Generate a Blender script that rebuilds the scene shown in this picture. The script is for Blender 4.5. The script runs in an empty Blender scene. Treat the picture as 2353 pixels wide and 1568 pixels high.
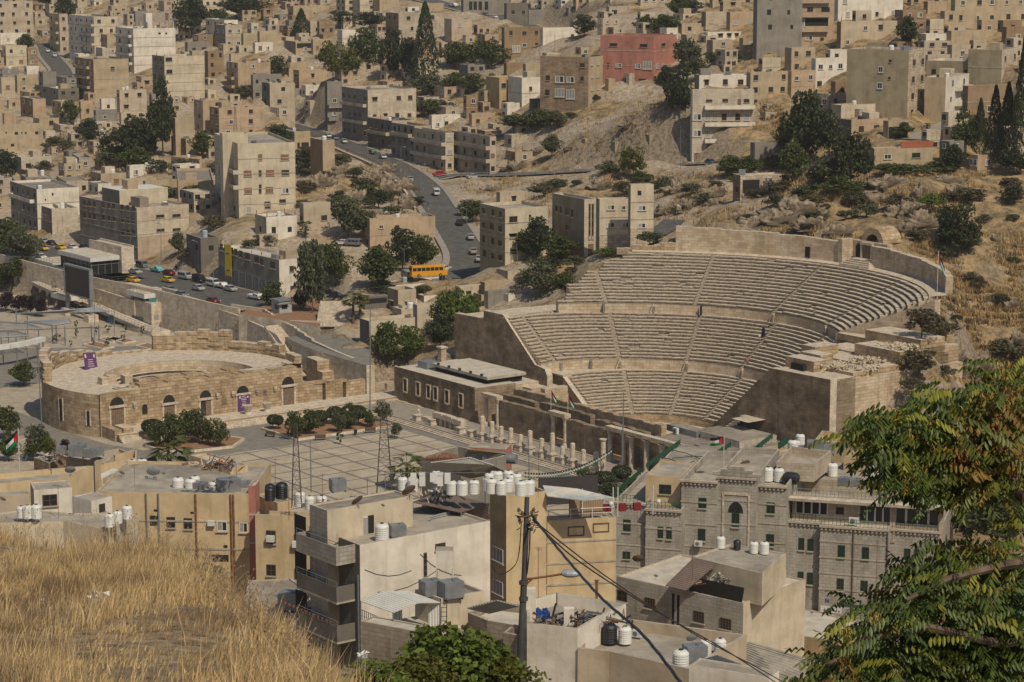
import bpy,math,random
import numpy as np
from mathutils import Vector,Matrix,noise
from mathutils.geometry import delaunay_2d_cdt
random.seed(11);RNG=np.random.default_rng(5)
SC=bpy.context.scene;COL=SC.collection
# camera, sky, sun, exposure
F,PITCH,H=5409.8,.171993,91.12
cd=bpy.data.cameras.new('camera');cam=bpy.data.objects.new('camera',cd);COL.objects.link(cam)
cam.location=(0,0,H);cam.rotation_euler=(math.pi/2-PITCH,0,0)
cd.sensor_width=36;cd.lens=36*F/2353;cd.clip_start=1;cd.clip_end=6000
SC.camera=cam
SUN_EL=math.radians(50);SUN_H=Vector((.50,-.866,0)).normalized()
SD=Vector((SUN_H.x*math.cos(SUN_EL),SUN_H.y*math.cos(SUN_EL),math.sin(SUN_EL)))
w=bpy.data.worlds.new('World');SC.world=w;w.use_nodes=True
nt=w.node_tree;bg=nt.nodes['Background'];sky=nt.nodes.new('ShaderNodeTexSky')
sky.sky_type='NISHITA';sky.sun_disc=False;sky.sun_elevation=SUN_EL
sky.sun_rotation=math.atan2(SD.x,SD.y);sky.altitude=800;sky.dust_density=3.0
nt.links.new(sky.outputs[0],bg.inputs[0]);bg.inputs[1].default_value=.074
sl=bpy.data.lights.new('sun','SUN');sl.energy=3.4;sl.angle=math.radians(.53);sl.color=(1,.90,.72)
so=bpy.data.objects.new('sun',sl);COL.objects.link(so);so.rotation_euler=(-SD).to_track_quat('-Z','Y').to_euler()
VS=SC.view_settings;VS.view_transform='Standard';VS.look='None';VS.exposure=-.07;VS.gamma=1
# picture <-> place
cP,sP=math.cos(PITCH),math.sin(PITCH)
def ray(px,py):
 u=(px-1176.5)/F;v=(py-784)/F
 dy=cP-v*sP
 return u/dy,-(sP+v*cP)/dy
def at(px,py,Y):
 rx,rz=ray(px,py);return Vector((rx*Y,Y,H+rz*Y))
def atz(px,py,z):
 rx,rz=ray(px,py);Y=(z-H)/rz;return Vector((rx*Y,Y,z))
def proj(p):
 z=p[2]-H;d=p[1]*cP-z*sP;v=-(z*cP+p[1]*sP)
 return 1176.5+F*p[0]/d,784+F*v/d
TX={'a':0,'b':586,'c':1172,'d':1744};TY=[0,390.6,781.3,1166.1]
def tl(t,x,y):
 return TX[t[0]]+x/3.864,TY[int(t[1])]+y/3.864
# materials
MC={}
def mat(name,col,rough=.85,metal=0,var=.12,scale=.6,kind='plain',col2=None,bump=0,spec=.2,trans=0):
 if name in MC:return MC[name]
 m=bpy.data.materials.new(name);m.use_nodes=True;N=m.node_tree.nodes;L=m.node_tree.links
 b=N['Principled BSDF'];b.inputs['Roughness'].default_value=rough;b.inputs['Metallic'].default_value=metal
 b.inputs['Specular IOR Level'].default_value=spec
 tc=N.new('ShaderNodeTexCoord')
 def nz(sc,det=4,vec=None,rg=.6):
  n=N.new('ShaderNodeTexNoise');n.inputs['Scale'].default_value=sc;n.inputs['Detail'].default_value=det
  n.inputs['Roughness'].default_value=rg
  L.new(vec if vec is not None else tc.outputs['Object'],n.inputs['Vector']);return n.outputs['Fac']
 def ramp(f,a,c,lo=.35,hi=.65):
  r=N.new('ShaderNodeValToRGB');r.color_ramp.elements[0].position=lo;r.color_ramp.elements[1].position=hi
  r.color_ramp.elements[0].color=(*a,1);r.color_ramp.elements[1].color=(*c,1);L.new(f,r.inputs[0]);return r.outputs[0]
 def mix(f,a,c,mode='MIX'):
  x=N.new('ShaderNodeMix');x.data_type='RGBA';x.blend_type=mode
  if isinstance(f,float):x.inputs[0].default_value=f
  else:L.new(f,x.inputs[0])
  for i,q in((6,a),(7,c)):
   if isinstance(q,tuple):x.inputs[i].default_value=(*q,1)
   else:L.new(q,x.inputs[i])
  return x.outputs[2]
 def mapping(out,sc):
  q=N.new('ShaderNodeMapping');q.inputs['Scale'].default_value=sc;L.new(out,q.inputs['Vector']);return q.outputs[0]
 col=tuple(col);dk=tuple(c*(1-var*1.6)for c in col);lt=tuple(min(1,c*(1+var))for c in col)
 c=ramp(nz(scale,5),dk,lt,.3,.7)
 if kind in('plaster','block','stone','old'):
  st=nz(1.0,4,mapping(tc.outputs['Object'],(1.1,1.1,.12)))
  stain=ramp(st,(1,1,1),(.62,.57,.50),.52,.78)
  c=mix(.85 if kind!='plaster' else.65,c,stain,'MULTIPLY')
  pt=ramp(nz(.22,3),(1,1,1),(.80,.77,.72),.5,.62)
  c=mix(.6,c,pt,'MULTIPLY')
 if kind in('block','stone','old'):
  bt=N.new('ShaderNodeTexBrick');L.new(tc.outputs['UV'],bt.inputs['Vector'])
  bw,rh=(.9,.42)if kind=='block' else((1.25,.55)if kind=='stone' else(1.3,.6))
  bt.inputs['Scale'].default_value=1;bt.inputs['Brick Width'].default_value=bw;bt.inputs['Row Height'].default_value=rh
  bt.inputs['Mortar Size'].default_value=.022 if kind!='old' else.035;bt.inputs['Mortar Smooth'].default_value=.3
  bt.inputs['Bias'].default_value=0
  v1,v2,mo=((1,1,1),(.86,.84,.80),(.66,.62,.56))if kind=='block' else((1,1,1),(.80,.73,.64),(.58,.52,.45))
  if kind=='old':v1,v2,mo=(1.0,.96,.9),(.70,.60,.50),(.45,.40,.34)
  bt.inputs['Color1'].default_value=(*v1,1);bt.inputs['Color2'].default_value=(*v2,1);bt.inputs['Mortar'].default_value=(*mo,1)
  c=mix(1.0,c,bt.outputs['Color'],'MULTIPLY')
  bp=N.new('ShaderNodeBump');bp.inputs['Strength'].default_value=.6;bp.inputs['Distance'].default_value=.06
  inv=N.new('ShaderNodeMath');inv.operation='SUBTRACT';inv.inputs[0].default_value=1;L.new(bt.outputs['Fac'],inv.inputs[1])
  ad=N.new('ShaderNodeMath');ad.operation='ADD';L.new(inv.outputs[0],ad.inputs[0])
  L.new(nz(2.2,5),ad.inputs[1]);L.new(ad.outputs[0],bp.inputs['Height']);L.new(bp.outputs[0],b.inputs['Normal'])
 if kind=='patchy' and col2:c=mix(ramp(nz(.09,6,None,.65),(0,0,0),(1,1,1),.45,.58),c,ramp(nz(scale*1.7,5),tuple(k*.75 for k in col2),col2))
 if kind=='speck' and col2:c=mix(ramp(nz(scale*6,3),(0,0,0),(1,1,1),.52,.6),c,col2)
 if kind=='leaf':
  oi=N.new('ShaderNodeNewGeometry')
  c=ramp(oi.outputs['Random Per Island'],tuple(k*.55 for k in col),tuple(min(1,k*1.55)for k in col),0,1)
  if col2:c=mix(ramp(nz(.5,2),(0,0,0),(1,1,1),.5,.6),c,ramp(oi.outputs['Random Per Island'],tuple(k*.6 for k in col2),tuple(min(1,k*1.4)for k in col2),0,1))
 if kind=='corr':
  wv=N.new('ShaderNodeTexWave');wv.inputs['Scale'].default_value=1.2;L.new(tc.outputs['UV'],wv.inputs['Vector'])
  bp=N.new('ShaderNodeBump');bp.inputs['Strength'].default_value=.8;bp.inputs['Distance'].default_value=.08
  L.new(wv.outputs['Fac'],bp.inputs['Height']);L.new(bp.outputs[0],b.inputs['Normal'])
 if bump and kind not in('block','stone','old','corr'):
  bp=N.new('ShaderNodeBump');bp.inputs['Strength'].default_value=bump;bp.inputs['Distance'].default_value=.15
  L.new(nz(scale*4,6),bp.inputs['Height']);L.new(bp.outputs[0],b.inputs['Normal'])
 L.new(c,b.inputs['Base Color'])
 if kind=='leaf':
  tr=N.new('ShaderNodeBsdfTranslucent');L.new(c,tr.inputs[0]);ms=N.new('ShaderNodeMixShader');ms.inputs[0].default_value=.3
  L.new(b.outputs[0],ms.inputs[1]);L.new(tr.outputs[0],ms.inputs[2]);L.new(ms.outputs[0],N['Material Output'].inputs[0])
 MC[name]=m;return m
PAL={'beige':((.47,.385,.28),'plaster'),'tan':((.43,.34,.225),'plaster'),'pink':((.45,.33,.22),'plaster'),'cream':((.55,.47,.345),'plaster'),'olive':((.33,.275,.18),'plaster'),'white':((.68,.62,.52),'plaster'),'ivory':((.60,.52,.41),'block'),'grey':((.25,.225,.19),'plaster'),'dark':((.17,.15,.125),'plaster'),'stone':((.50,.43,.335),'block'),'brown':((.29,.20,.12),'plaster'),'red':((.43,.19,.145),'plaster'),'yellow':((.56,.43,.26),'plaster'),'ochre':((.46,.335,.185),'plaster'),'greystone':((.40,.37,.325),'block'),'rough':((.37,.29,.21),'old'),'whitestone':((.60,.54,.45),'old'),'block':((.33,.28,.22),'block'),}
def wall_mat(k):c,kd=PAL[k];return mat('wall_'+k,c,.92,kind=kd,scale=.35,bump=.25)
M_ROOF=mat('roof_screed',(.36,.32,.26),.95,var=.2,scale=.5,kind='patchy',col2=(.27,.235,.19),bump=.3)
M_ROOFD=mat('roof_dark',(.24,.21,.175),.95,var=.25,scale=.8)
M_ROOFL=mat('roof_light',(.50,.45,.37),.95,var=.15,scale=.6)
M_GLASS=mat('window_glass',(.025,.027,.028),.25,spec=.5,var=.3,scale=2)
M_DARKIN=mat('dark_opening',(.03,.027,.024),.95)
M_FRAMEW=mat('frame_white',(.62,.60,.56),.6)
M_FRAMEB=mat('frame_brown',(.12,.085,.06),.7)
M_FRAMEG=mat('frame_green',(.02,.085,.035),.6)
M_SHUT=mat('shutter_brown',(.26,.13,.08),.7)
M_CURT=mat('curtain_grey',(.30,.29,.26),.9)
M_CONC=mat('concrete',(.42,.37,.30),.92,var=.2,scale=.8,kind='plaster')
M_METAL=mat('galvanised',(.30,.31,.32),.45,.5,var=.15,scale=1.5)
M_STEEL=mat('steel_grey',(.22,.23,.235),.5,.4)
M_BLACK=mat('black_plastic',(.022,.022,.025),.45,spec=.4)
M_TANKW=mat('tank_white',(.66,.65,.61),.5,var=.05,spec=.35)
M_RUST=mat('rust',(.22,.10,.05),.85,var=.4,scale=3)
M_DISHG=mat('dish_grey',(.42,.42,.42),.55,var=.1)
M_DISHB=mat('dish_brown',(.20,.13,.10),.6,var=.15)
M_WOOD=mat('old_wood',(.21,.145,.095),.9,var=.3,scale=3)
M_ASPH=mat('asphalt',(.105,.10,.092),.9,var=.2,scale=.5)
M_PAVE=mat('pavement',(.30,.265,.22),.9,var=.15,scale=1)
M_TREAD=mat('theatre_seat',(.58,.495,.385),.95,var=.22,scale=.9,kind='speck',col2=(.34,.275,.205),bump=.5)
M_RISE=mat('theatre_riser',(.30,.245,.185),.95,var=.4,scale=1.6,kind='speck',col2=(.43,.36,.27),bump=.6)  # darker copy of the seat stone, with the risers' shade in its colour
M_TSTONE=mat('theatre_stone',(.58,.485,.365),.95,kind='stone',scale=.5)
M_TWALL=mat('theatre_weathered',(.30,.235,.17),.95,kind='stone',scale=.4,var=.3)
M_OLD=mat('ashlar_old',(.50,.405,.285),.95,kind='old',scale=.6,var=.2)
M_PALE=mat('pale_stone_wall',(.68,.60,.485),.9,kind='stone',scale=.4,var=.1)
M_TRUNK=mat('bark',(.14,.10,.07),.95,var=.3,scale=4)
M_ROCK=mat('rock',(.29,.23,.16),.98,var=.5,scale=1.1,kind='patchy',col2=(.13,.10,.07),bump=1.0)
M_RUBBLE=mat('rubble',(.50,.42,.31),.95,var=.3,scale=2)
LEAF={'green':mat('leaf_green',(.082,.098,.034),.7,kind='leaf',spec=.15),'dark':mat('leaf_dark',(.058,.070,.034),.75,kind='leaf',spec=.1),'olive':mat('leaf_olive',(.105,.112,.062),.75,kind='leaf',spec=.15),'bright':mat('leaf_bright',(.11,.145,.03),.65,kind='leaf',spec=.15),'yellow':mat('leaf_yellowing',(.115,.12,.03),.7,kind='leaf',col2=(.19,.16,.035),spec=.1),'brown':mat('leaf_scrub',(.12,.105,.06),.85,kind='leaf',col2=(.075,.075,.04),spec=.05),'purple':mat('leaf_purple',(.04,.022,.028),.7,kind='leaf',spec=.1)}
# mesh builder
class MB:
 def __init__(s):s.v=[];s.f=[];s.m=[];s.uv=[];s.mats=[]
 def mi(s,m):
  if m not in s.mats:s.mats.append(m)
  return s.mats.index(m)
 def face(s,pts,m,uv=None):
  n=len(s.v);s.v+=[tuple(p)for p in pts];s.f.append(tuple(range(n,n+len(pts))));s.m.append(s.mi(m));s.uv.append(uv)
 def quads(s,pts,m):s.face(pts,m)
 def box(s,x0,y0,z0,x1,y1,z1,m,mt=None,R=None,bot=False):
  p=[Vector(q)for q in((x0,y0,z0),(x1,y0,z0),(x1,y1,z0),(x0,y1,z0),(x0,y0,z1),(x1,y0,z1),(x1,y1,z1),(x0,y1,z1))]
  if R is not None:p=[R@q for q in p]
  for i,f in enumerate(((0,1,5,4),(1,2,6,5),(2,3,7,6),(3,0,4,7),(4,5,6,7),(3,2,1,0))):
   s.face([p[k]for k in f],(mt or m)if i==4 else m)
 def cyl(s,c,r0,r1,z0,z1,m,n=12,mt=None,capb=False,axis=None):
  a=[2*math.pi*k/n for k in range(n)]
  def P(r,z,t):
   q=Vector((r*math.cos(t),r*math.sin(t),z))
   if axis is not None:q=axis@q
   return(c[0]+q[0],c[1]+q[1],(c[2]if len(c)>2 else 0)+q[2])
  for k in range(n):
   t0,t1=a[k],a[(k+1)%n]
   s.face([P(r0,z0,t0),P(r0,z0,t1),P(r1,z1,t1),P(r1,z1,t0)],m)
  if r1>1e-4:s.face([P(r1,z1,t)for t in a],mt or m)
  if capb:s.face([P(r0,z0,t)for t in reversed(a)],m)
 def tube(s,p,q,r,m,n=6,r2=None):
  p,q=Vector(p),Vector(q);d=q-p;L=d.length
  if L<1e-6:return
  s.cyl(p,r,r if r2 is None else r2,0,L,m,n,capb=True,axis=d.to_track_quat('Z','Y').to_matrix())
 def path(s,pts,r,m,n=6):
  for a,b in zip(pts,pts[1:]):s.tube(a,b,r,m,n)
 def lathe(s,prof,m,n=16,c=(0,0,0)):
  for(r0,z0),(r1,z1)in zip(prof,prof[1:]):
   for k in range(n):
    t0,t1=2*math.pi*k/n,2*math.pi*(k+1)/n
    s.face([(c[0]+r0*math.cos(t0),c[1]+r0*math.sin(t0),c[2]+z0),(c[0]+r0*math.cos(t1),c[1]+r0*math.sin(t1),c[2]+z0),(c[0]+r1*math.cos(t1),c[1]+r1*math.sin(t1),c[2]+z1),(c[0]+r1*math.cos(t0),c[1]+r1*math.sin(t0),c[2]+z1)],m)
 def prism(s,poly,z0,z1,m,mt=None):
  n=len(poly);ar=sum(poly[i][0]*poly[(i+1)%n][1]-poly[(i+1)%n][0]*poly[i][1]for i in range(n))
  if ar<0:poly=poly[::-1]
  for i in range(n):
   a,b=poly[i],poly[(i+1)%n];s.face([(a[0],a[1],z0),(b[0],b[1],z0),(b[0],b[1],z1),(a[0],a[1],z1)],m)
  s.face([(p[0],p[1],z1)for p in poly],mt or m)
 def wallseg(s,a,b,z0,z1,t,m,mt=None,z1b=None):
  a,b=Vector((a[0],a[1])),Vector((b[0],b[1]));d=(b-a).normalized();n=Vector((-d.y,d.x))*t/2
  zb=z1 if z1b is None else z1b
  A,B,C,D=a-n,b-n,b+n,a+n
  lo=[(p.x,p.y,z0)for p in(A,B,C,D)];hi=[(A.x,A.y,z1),(B.x,B.y,zb),(C.x,C.y,zb),(D.x,D.y,z1)]
  for i in range(4):j=(i+1)%4;s.face([lo[i],lo[j],hi[j],hi[i]],m)
  s.face(hi,mt or m)
 def build(s,name,parent=None,smooth=False):
  me=bpy.data.meshes.new(name);nv=len(s.v)
  me.from_pydata(s.v,[],s.f)
  for m in s.mats:me.materials.append(m)
  me.polygons.foreach_set('material_index',s.m)
  uvl=me.uv_layers.new(name='UVMap');U=[]
  for f,uv in zip(s.f,s.uv):
   if uv is not None:
    for q in uv:U+=[q[0],q[1]]
    continue
   p=[Vector(s.v[k])for k in f[:3]];n=(p[1]-p[0]).cross(p[2]-p[0])
   if n.length>0:n.normalize()
   if abs(n.z)<.7:
    h=math.hypot(n.x,n.y)or 1;t=(-n.y/h,n.x/h)
    for k in f:q=s.v[k];U+=[q[0]*t[0]+q[1]*t[1],q[2]]
   else:
    for k in f:q=s.v[k];U+=[q[0],q[1]]
  uvl.data.foreach_set('uv',U)
  if smooth:me.polygons.foreach_set('use_smooth',[True]*len(s.f))
  me.update();o=bpy.data.objects.new(name,me);COL.objects.link(o)
  if parent is not None:o.parent=parent
  return o
def npmesh(name,V,Fq,m,parent=None,mats=None,mi=None,smooth=False):
 """V (n,3), Fq (k,3|4) arrays"""
 me=bpy.data.meshes.new(name);k,q=Fq.shape
 me.vertices.add(len(V));me.vertices.foreach_set('co',V.astype(np.float32).ravel())
 me.loops.add(k*q);me.loops.foreach_set('vertex_index',Fq.astype(np.int32).ravel())
 me.polygons.add(k);me.polygons.foreach_set('loop_start',np.arange(0,k*q,q,dtype=np.int32))
 try:me.polygons.foreach_set('loop_total',np.full(k,q,dtype=np.int32))
 except Exception:pass
 for x in(mats or[m]):me.materials.append(x)
 if mi is not None:me.polygons.foreach_set('material_index',mi.astype(np.int32))
 if smooth:me.polygons.foreach_set('use_smooth',[True]*k)
 me.update(calc_edges=True);me.validate()
 if name is None:return me
 o=bpy.data.objects.new(name,me);COL.objects.link(o)
 if parent is not None:o.parent=parent
 return o
def thing(name,label,cat,loc=(0,0,0),rz=0,group=None):
 o=bpy.data.objects.new(name,None);COL.objects.link(o);o.location=loc;o.rotation_euler=(0,0,rz)
 o.empty_display_size=.2;tag(o,label,cat,group);return o
def tag(o,label,cat,group=None):
 o['label']=label;o['category']=cat
 if group:o['group']=group
 return o
def struct(o):o['kind']='structure';return o
def stuff(o):o['kind']='stuff';return o
def inst(src,name,parent,loc=(0,0,0),rot=(0,0,0),sc=(1,1,1)):
 o=bpy.data.objects.new(name,src.data if hasattr(src,'data')else src);COL.objects.link(o)
 o.parent=parent;o.location=loc;o.rotation_euler=rot;o.scale=sc;return o
def dup(root,loc,rz=0,sc=1.0,label=None,group=None,cat=None):
 r=root.copy();COL.objects.link(r);r.location=loc;r.rotation_euler=(0,0,rz)
 r.scale=(sc,sc,sc)if not hasattr(sc,'__len__')else sc
 if label:r['label']=label
 if group:r['group']=group
 if cat:r['category']=cat
 for ch in list(root.children):
  c=ch.copy();COL.objects.link(c);c.parent=r
  for g in ch.children:
   d=g.copy();COL.objects.link(d);d.parent=c
 return r
USED={}
LM=[(1580,720,'Roman theatre seating'),(1000,900,'museum wing'),(420,880,'small round theatre'),(1380,1000,'stage wall'),(760,1060,'paved plaza'),(560,770,'tall pale retaining wall')]
def where(px,py,n=0):
 L=sorted(LM,key=lambda l:math.hypot((l[0]-px),(l[1]-py)*1.3))
 if n>=len(L):n=0
 l=L[n];dx,dy=px-l[0],py-l[1]
 if abs(dx)>abs(dy)*1.2:rel='to the right of' if dx>0 else 'to the left of'
 else:rel='below' if dy>0 else 'above'
 return rel+' the '+l[2]
ORD=['','second ','third ','fourth ','fifth ','sixth ','seventh ','eighth ','ninth ','tenth ']
def uniq(desc,px,py):
 for n in range(9):
  s=desc+' '+where(px,py,n)
  if len(s.split())>16:s=' '.join(s.split()[:16])
  if s not in USED:USED[s]=1;return s
 USED[s]+=1;return ORD[min(9,USED[s]-1)]+s
# terrain
CX,CY,TA=24.63,420.40,.63506
EA=Vector((-math.sin(TA),math.cos(TA)));SO=Vector((math.cos(TA),math.sin(TA)))
def TH(e,s,z=0):return Vector((CX+EA.x*e+SO.x*s,CY+EA.y*e+SO.y*s,z))
ctl=[]
def cz(px,py,z):p=atz(px,py,z);ctl.append((p.x,p.y,z))
def cy(px,py,Y):p=at(px,py,Y);ctl.append((p.x,p.y,p.z))
def cw(x,y,z):ctl.append((x,y,z))
for px,py in((0,640),(60,690),(0,760),(200,720),(380,775),(300,850),(0,900),(200,950),(0,1000),(500,850),(640,810),(690,840),(860,880),(900,960),(400,1050),(700,1120),(900,1130),(1200,1130),(700,960),(1000,1020),(1440,1130),(1600,1110),(1800,1120),(2000,1130),(2200,1130)):cz(px,py,0)
for px,py in((430,682),(500,705),(560,720),(640,745),(100,620),(300,655),(200,595),(0,560),(100,570),(250,560),(600,690),(350,590)):cz(px,py,8)
for px,py in((700,790),(850,850),(840,790),(740,755)):cz(px,py,7.6)
for px,py,Y in((0,520,690),(150,500,690),(30,440,730),(200,430,690),(350,470,650),(430,520,610),(480,560,570),(620,600,545),(760,660,522),(800,600,535),(850,690,505),(250,330,780),(400,360,720),(100,330,790),(100,250,920),(120,120,1050),(100,0,1250),(300,250,850),(300,120,980),(300,0,1150),(450,430,650),(450,330,740),(450,200,880),(450,100,960),(500,0,1080),(590,500,590),(700,450,620),(680,400,680),(800,400,655),(800,480,590),(900,500,585),(760,360,700),(1040,630,535),(1070,570,560),(1030,500,590),(985,437,635),(1000,405,670),(860,360,710),(740,315,770),(600,275,850),(1050,405,668),(1100,605,520),(1190,600,505),(1240,600,500),(960,620,540),(900,590,560),(1240,450,610),(1150,450,630),(1300,430,620),(1200,690,492),(1100,685,500),(1030,745,492),(920,725,505),(1000,695,505),(1000,800,485),(905,800,490),(1180,645,502),(1270,640,497),(1300,690,488),(1400,390,640),(1640,375,620),(1200,400,655),(1350,590,490),(1440,575,495),(1500,570,500),(1560,500,540),(1650,440,550),(1500,430,600),(700,200,830),(1000,200,800),(1000,100,860),(1000,0,940),(750,80,930),(700,0,1000),(850,250,790),(1150,300,730),(1140,330,705),(1300,350,670),(1250,300,690),(1400,280,660),(1300,200,710),(1470,190,640),(1500,250,640),(1500,330,635),(1400,100,760),(1400,0,860),(1250,60,860),(1660,375,600),(1735,384,588),(1700,380,590),(1737,350,612),(1600,378,592),(1700,300,625),(1800,250,640),(1760,150,680),(1750,50,730),(1800,0,790),(2035,270,565),(1900,400,560),(1870,300,600),(2100,270,570),(2100,150,640),(2100,50,700),(2200,0,760),(1800,500,482),(1730,460,510),(1900,430,520),(2000,480,490),(2100,480,485),(2000,400,535),(2100,370,540),(2050,380,535),(2250,430,500),(2340,330,545),(2340,250,580),(2340,500,475),(2250,600,450),(2340,700,440),(2200,700,440),(2180,640,440),(2250,800,428),(2150,870,428),(2330,900,425),(2130,950,428),(2300,1000,415),(2150,780,435),(2350,60,690)):cy(px,py,Y)
for r,z in((50,28.5),(54.5,31.8)):
 for k in range(9):
  t=.12+k*(math.pi-.24)/8
  ctl.append((*TH(r*math.cos(t),r*math.sin(t))[:2],z if.62<t<2.5 else(13 if t<.3 else(21 if t<.63 else z-6))))
for q in((60,0,9),(60,12,12),(62,25,14),(-58,8,1),(-60,20,4),(-48,4,1),(-48,20,3),(-47,33,8),(45,-2,0),(-45,-2,0),(30,-2,0),(0,-2,0),(-30,-2,0),(20,12,0),(-20,12,0),(0,13,1),(66,20,14)):
 cw(*TH(q[0],q[1])[:2],q[2])
for x in(-300,-200,-120,-60,0,60,120,200,300):
 lo=x>=60;cw(x,335,.2 if lo else 1.0);cw(x,300,1.5 if lo else 6);cw(x,250,4 if lo else 14);cw(x,200,19 if lo else 25);cw(x,150,35 if lo else 37);cw(x,100,52);cw(x,70,61)
for x in(-60,0,60):cw(x*.8,30,70);cw(x,-30,89.4)
for x in(-520,520):
 for y,z in((-40,80),(150,30),(300,4),(500,12),(700,22),(900,40),(1100,60),(1400,80),(1700,96)):cw(x,y,z)
for x in(-400,-200,0,200,400):cw(x,1400,78 if x<0 else 88);cw(x,1700,98)
cw(420,900,75);cw(250,850,76);cw(120,1000,76);cw(0,1100,74);cw(-150,1200,70);cw(320,650,50);cw(350,480,35)
co={}
for x,y,z in ctl:co[(round(x,0),round(y,0))]=(x,y,z)
ctl=list(co.values())
r_=delaunay_2d_cdt([Vector(c[:2])for c in ctl],[],[],0,1e-4)
GX0,GX1,GY0,GY1,GS=-500,500,-36,1680,3.0
gx=np.arange(GX0,GX1+.1,GS);gy=np.arange(GY0,GY1+.1,GS);XX,YY=np.meshgrid(gx,gy)
ZZ=np.full(XX.shape,np.nan);vs=[(v.x,v.y)for v in r_[0]];vz=[ctl[o[0]][2]for o in r_[3]]
for tri in r_[2]:
 (ax,ay),(bx,by),(cx_,cy_)=[vs[k]for k in tri[:3]];za,zb,zc=[vz[k]for k in tri[:3]]
 den=(by-cy_)*(ax-cx_)+(cx_-bx)*(ay-cy_)
 if abs(den)<1e-6:continue
 i0,i1=int((min(ax,bx,cx_)-GX0)//GS),int((max(ax,bx,cx_)-GX0)//GS)+2;j0,j1=int((min(ay,by,cy_)-GY0)//GS),int((max(ay,by,cy_)-GY0)//GS)+2
 i0,j0=max(i0,0),max(j0,0);sx,sy=XX[j0:j1,i0:i1],YY[j0:j1,i0:i1]
 if sx.size==0:continue
 l1=((by-cy_)*(sx-cx_)+(cx_-bx)*(sy-cy_))/den;l2=((cy_-ay)*(sx-cx_)+(ax-cx_)*(sy-cy_))/den;l3=1-l1-l2
 ok=(l1>=-1e-6)&(l2>=-1e-6)&(l3>=-1e-6)
 ZZ[j0:j1,i0:i1]=np.where(ok,l1*za+l2*zb+l3*zc,ZZ[j0:j1,i0:i1])
ZZ=np.where(np.isnan(ZZ),60.,ZZ)
RAW=ZZ.copy()
for _ in range(3):
 p=np.pad(ZZ,1,mode='edge');ZZ=(p[:-2,1:-1]+p[2:,1:-1]+p[1:-1,:-2]+p[1:-1,2:]+2*ZZ)/6
flat=np.abs(RAW)<.4
def vnoise(X,Y,sc,seed):
 r=np.random.default_rng(seed);g=r.random((256,256));x=X/sc+100;y=Y/sc+100
 xi=np.floor(x).astype(int)%255;yi=np.floor(y).astype(int)%255;fx=x-np.floor(x);fy=y-np.floor(y)
 fx=fx*fx*(3-2*fx);fy=fy*fy*(3-2*fy)
 return(g[yi,xi]*(1-fx)+g[yi,xi+1]*fx)*(1-fy)+(g[yi+1,xi]*(1-fx)+g[yi+1,xi+1]*fx)*fy-.5
bump=vnoise(XX,YY,14,1)*3+vnoise(XX,YY,6,2)*1.6+vnoise(XX,YY,3.1,3)*.7
hill=(YY>440)&(YY<1600)
ZZ=ZZ+np.where(hill&(ZZ>9),bump*np.clip((ZZ-9)/12,0,1)*np.where(XX>55,1.9,1.0),0)
ZZ=np.where(flat,-.06,ZZ)
def T(x,y):
 i=(x-GX0)/GS;j=(y-GY0)/GS;i=min(max(i,0),len(gx)-1.001);j=min(max(j,0),len(gy)-1.001)
 a,b=int(i),int(j);fx,fy=i-a,j-b
 return float((ZZ[b,a]*(1-fx)+ZZ[b,a+1]*fx)*(1-fy)+(ZZ[b+1,a]*(1-fx)+ZZ[b+1,a+1]*fx)*fy)
def hit(px,py,Y0=345.):
 rx,rz=ray(px,py);Y=Y0
 while Y<1670:
  if H+rz*Y<=T(rx*Y,Y):return Vector((rx*Y,Y,T(rx*Y,Y)))
  Y+=1.5
 return Vector((rx*1500,1500,T(rx*1500,1500)))
def carve(pts,hw):
 D=np.full(XX.shape,1e9);Zr=np.zeros(XX.shape)
 for(x0,y0,z0),(x1,y1,z1)in zip(pts,pts[1:]):
  L=math.hypot(x1-x0,y1-y0)
  if L<.01:continue
  tc_=np.clip(((XX-x0)*(x1-x0)+(YY-y0)*(y1-y0))/L/L,0,1)
  d=np.hypot(XX-(x0+tc_*(x1-x0)),YY-(y0+tc_*(y1-y0)));b=d<D
  D=np.where(b,d,D);Zr=np.where(b,z0+tc_*(z1-z0),Zr)
 k=np.clip((hw+8-D)/6,0,1);ZZ[:]=ZZ*(1-k)+(Zr-.3)*k
def ribbon(name,pts,hw,m,dz=0.,kerb=True):
 mb=MB();P=[Vector(p)for p in pts];L=[];R=[];n=len(P)
 for i in range(n):
  d=(P[min(i+1,n-1)]-P[max(i-1,0)]);d.z=0;d.normalize();q=Vector((-d.y,d.x,0))
  L.append((P[i]+q*hw,P[i]+q*(hw+1.6)));R.append((P[i]-q*hw,P[i]-q*(hw+1.6)))
 up=Vector((0,0,dz));k=Vector((0,0,.13))
 for i in range(n-1):
  mb.face([R[i][0]+up,R[i+1][0]+up,L[i+1][0]+up,L[i][0]+up],m)
 o=struct(mb.build(name))
 if kerb:
  mb=MB()
  for S,sg in((L,1),(R,-1)):
   for i in range(n-1):
    a,b,c,d=S[i][0],S[i+1][0],S[i+1][1],S[i][1]
    q=[a+up+k,b+up+k,c+up+k,d+up+k];mb.face(q if sg<0 else q[::-1],M_PAVE)
    q=[a+up,b+up,b+up+k,a+up+k];mb.face(q,M_CONC)
  struct(mb.build('pavement'))
 return o
def smooth_pts(c,n=6):
 out=[]
 for i in range(len(c)-1):
  p0,p1,p2,p3=c[max(i-1,0)],c[i],c[i+1],c[min(i+2,len(c)-1)]
  for k in range(n):
   t=k/n;out.append(.5*((2*p1)+(p2-p0)*t+(2*p0-5*p1+4*p2-p3)*t*t+(3*p1-p0-3*p2+p3)*t**3))
 out.append(c[-1]);return out
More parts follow.
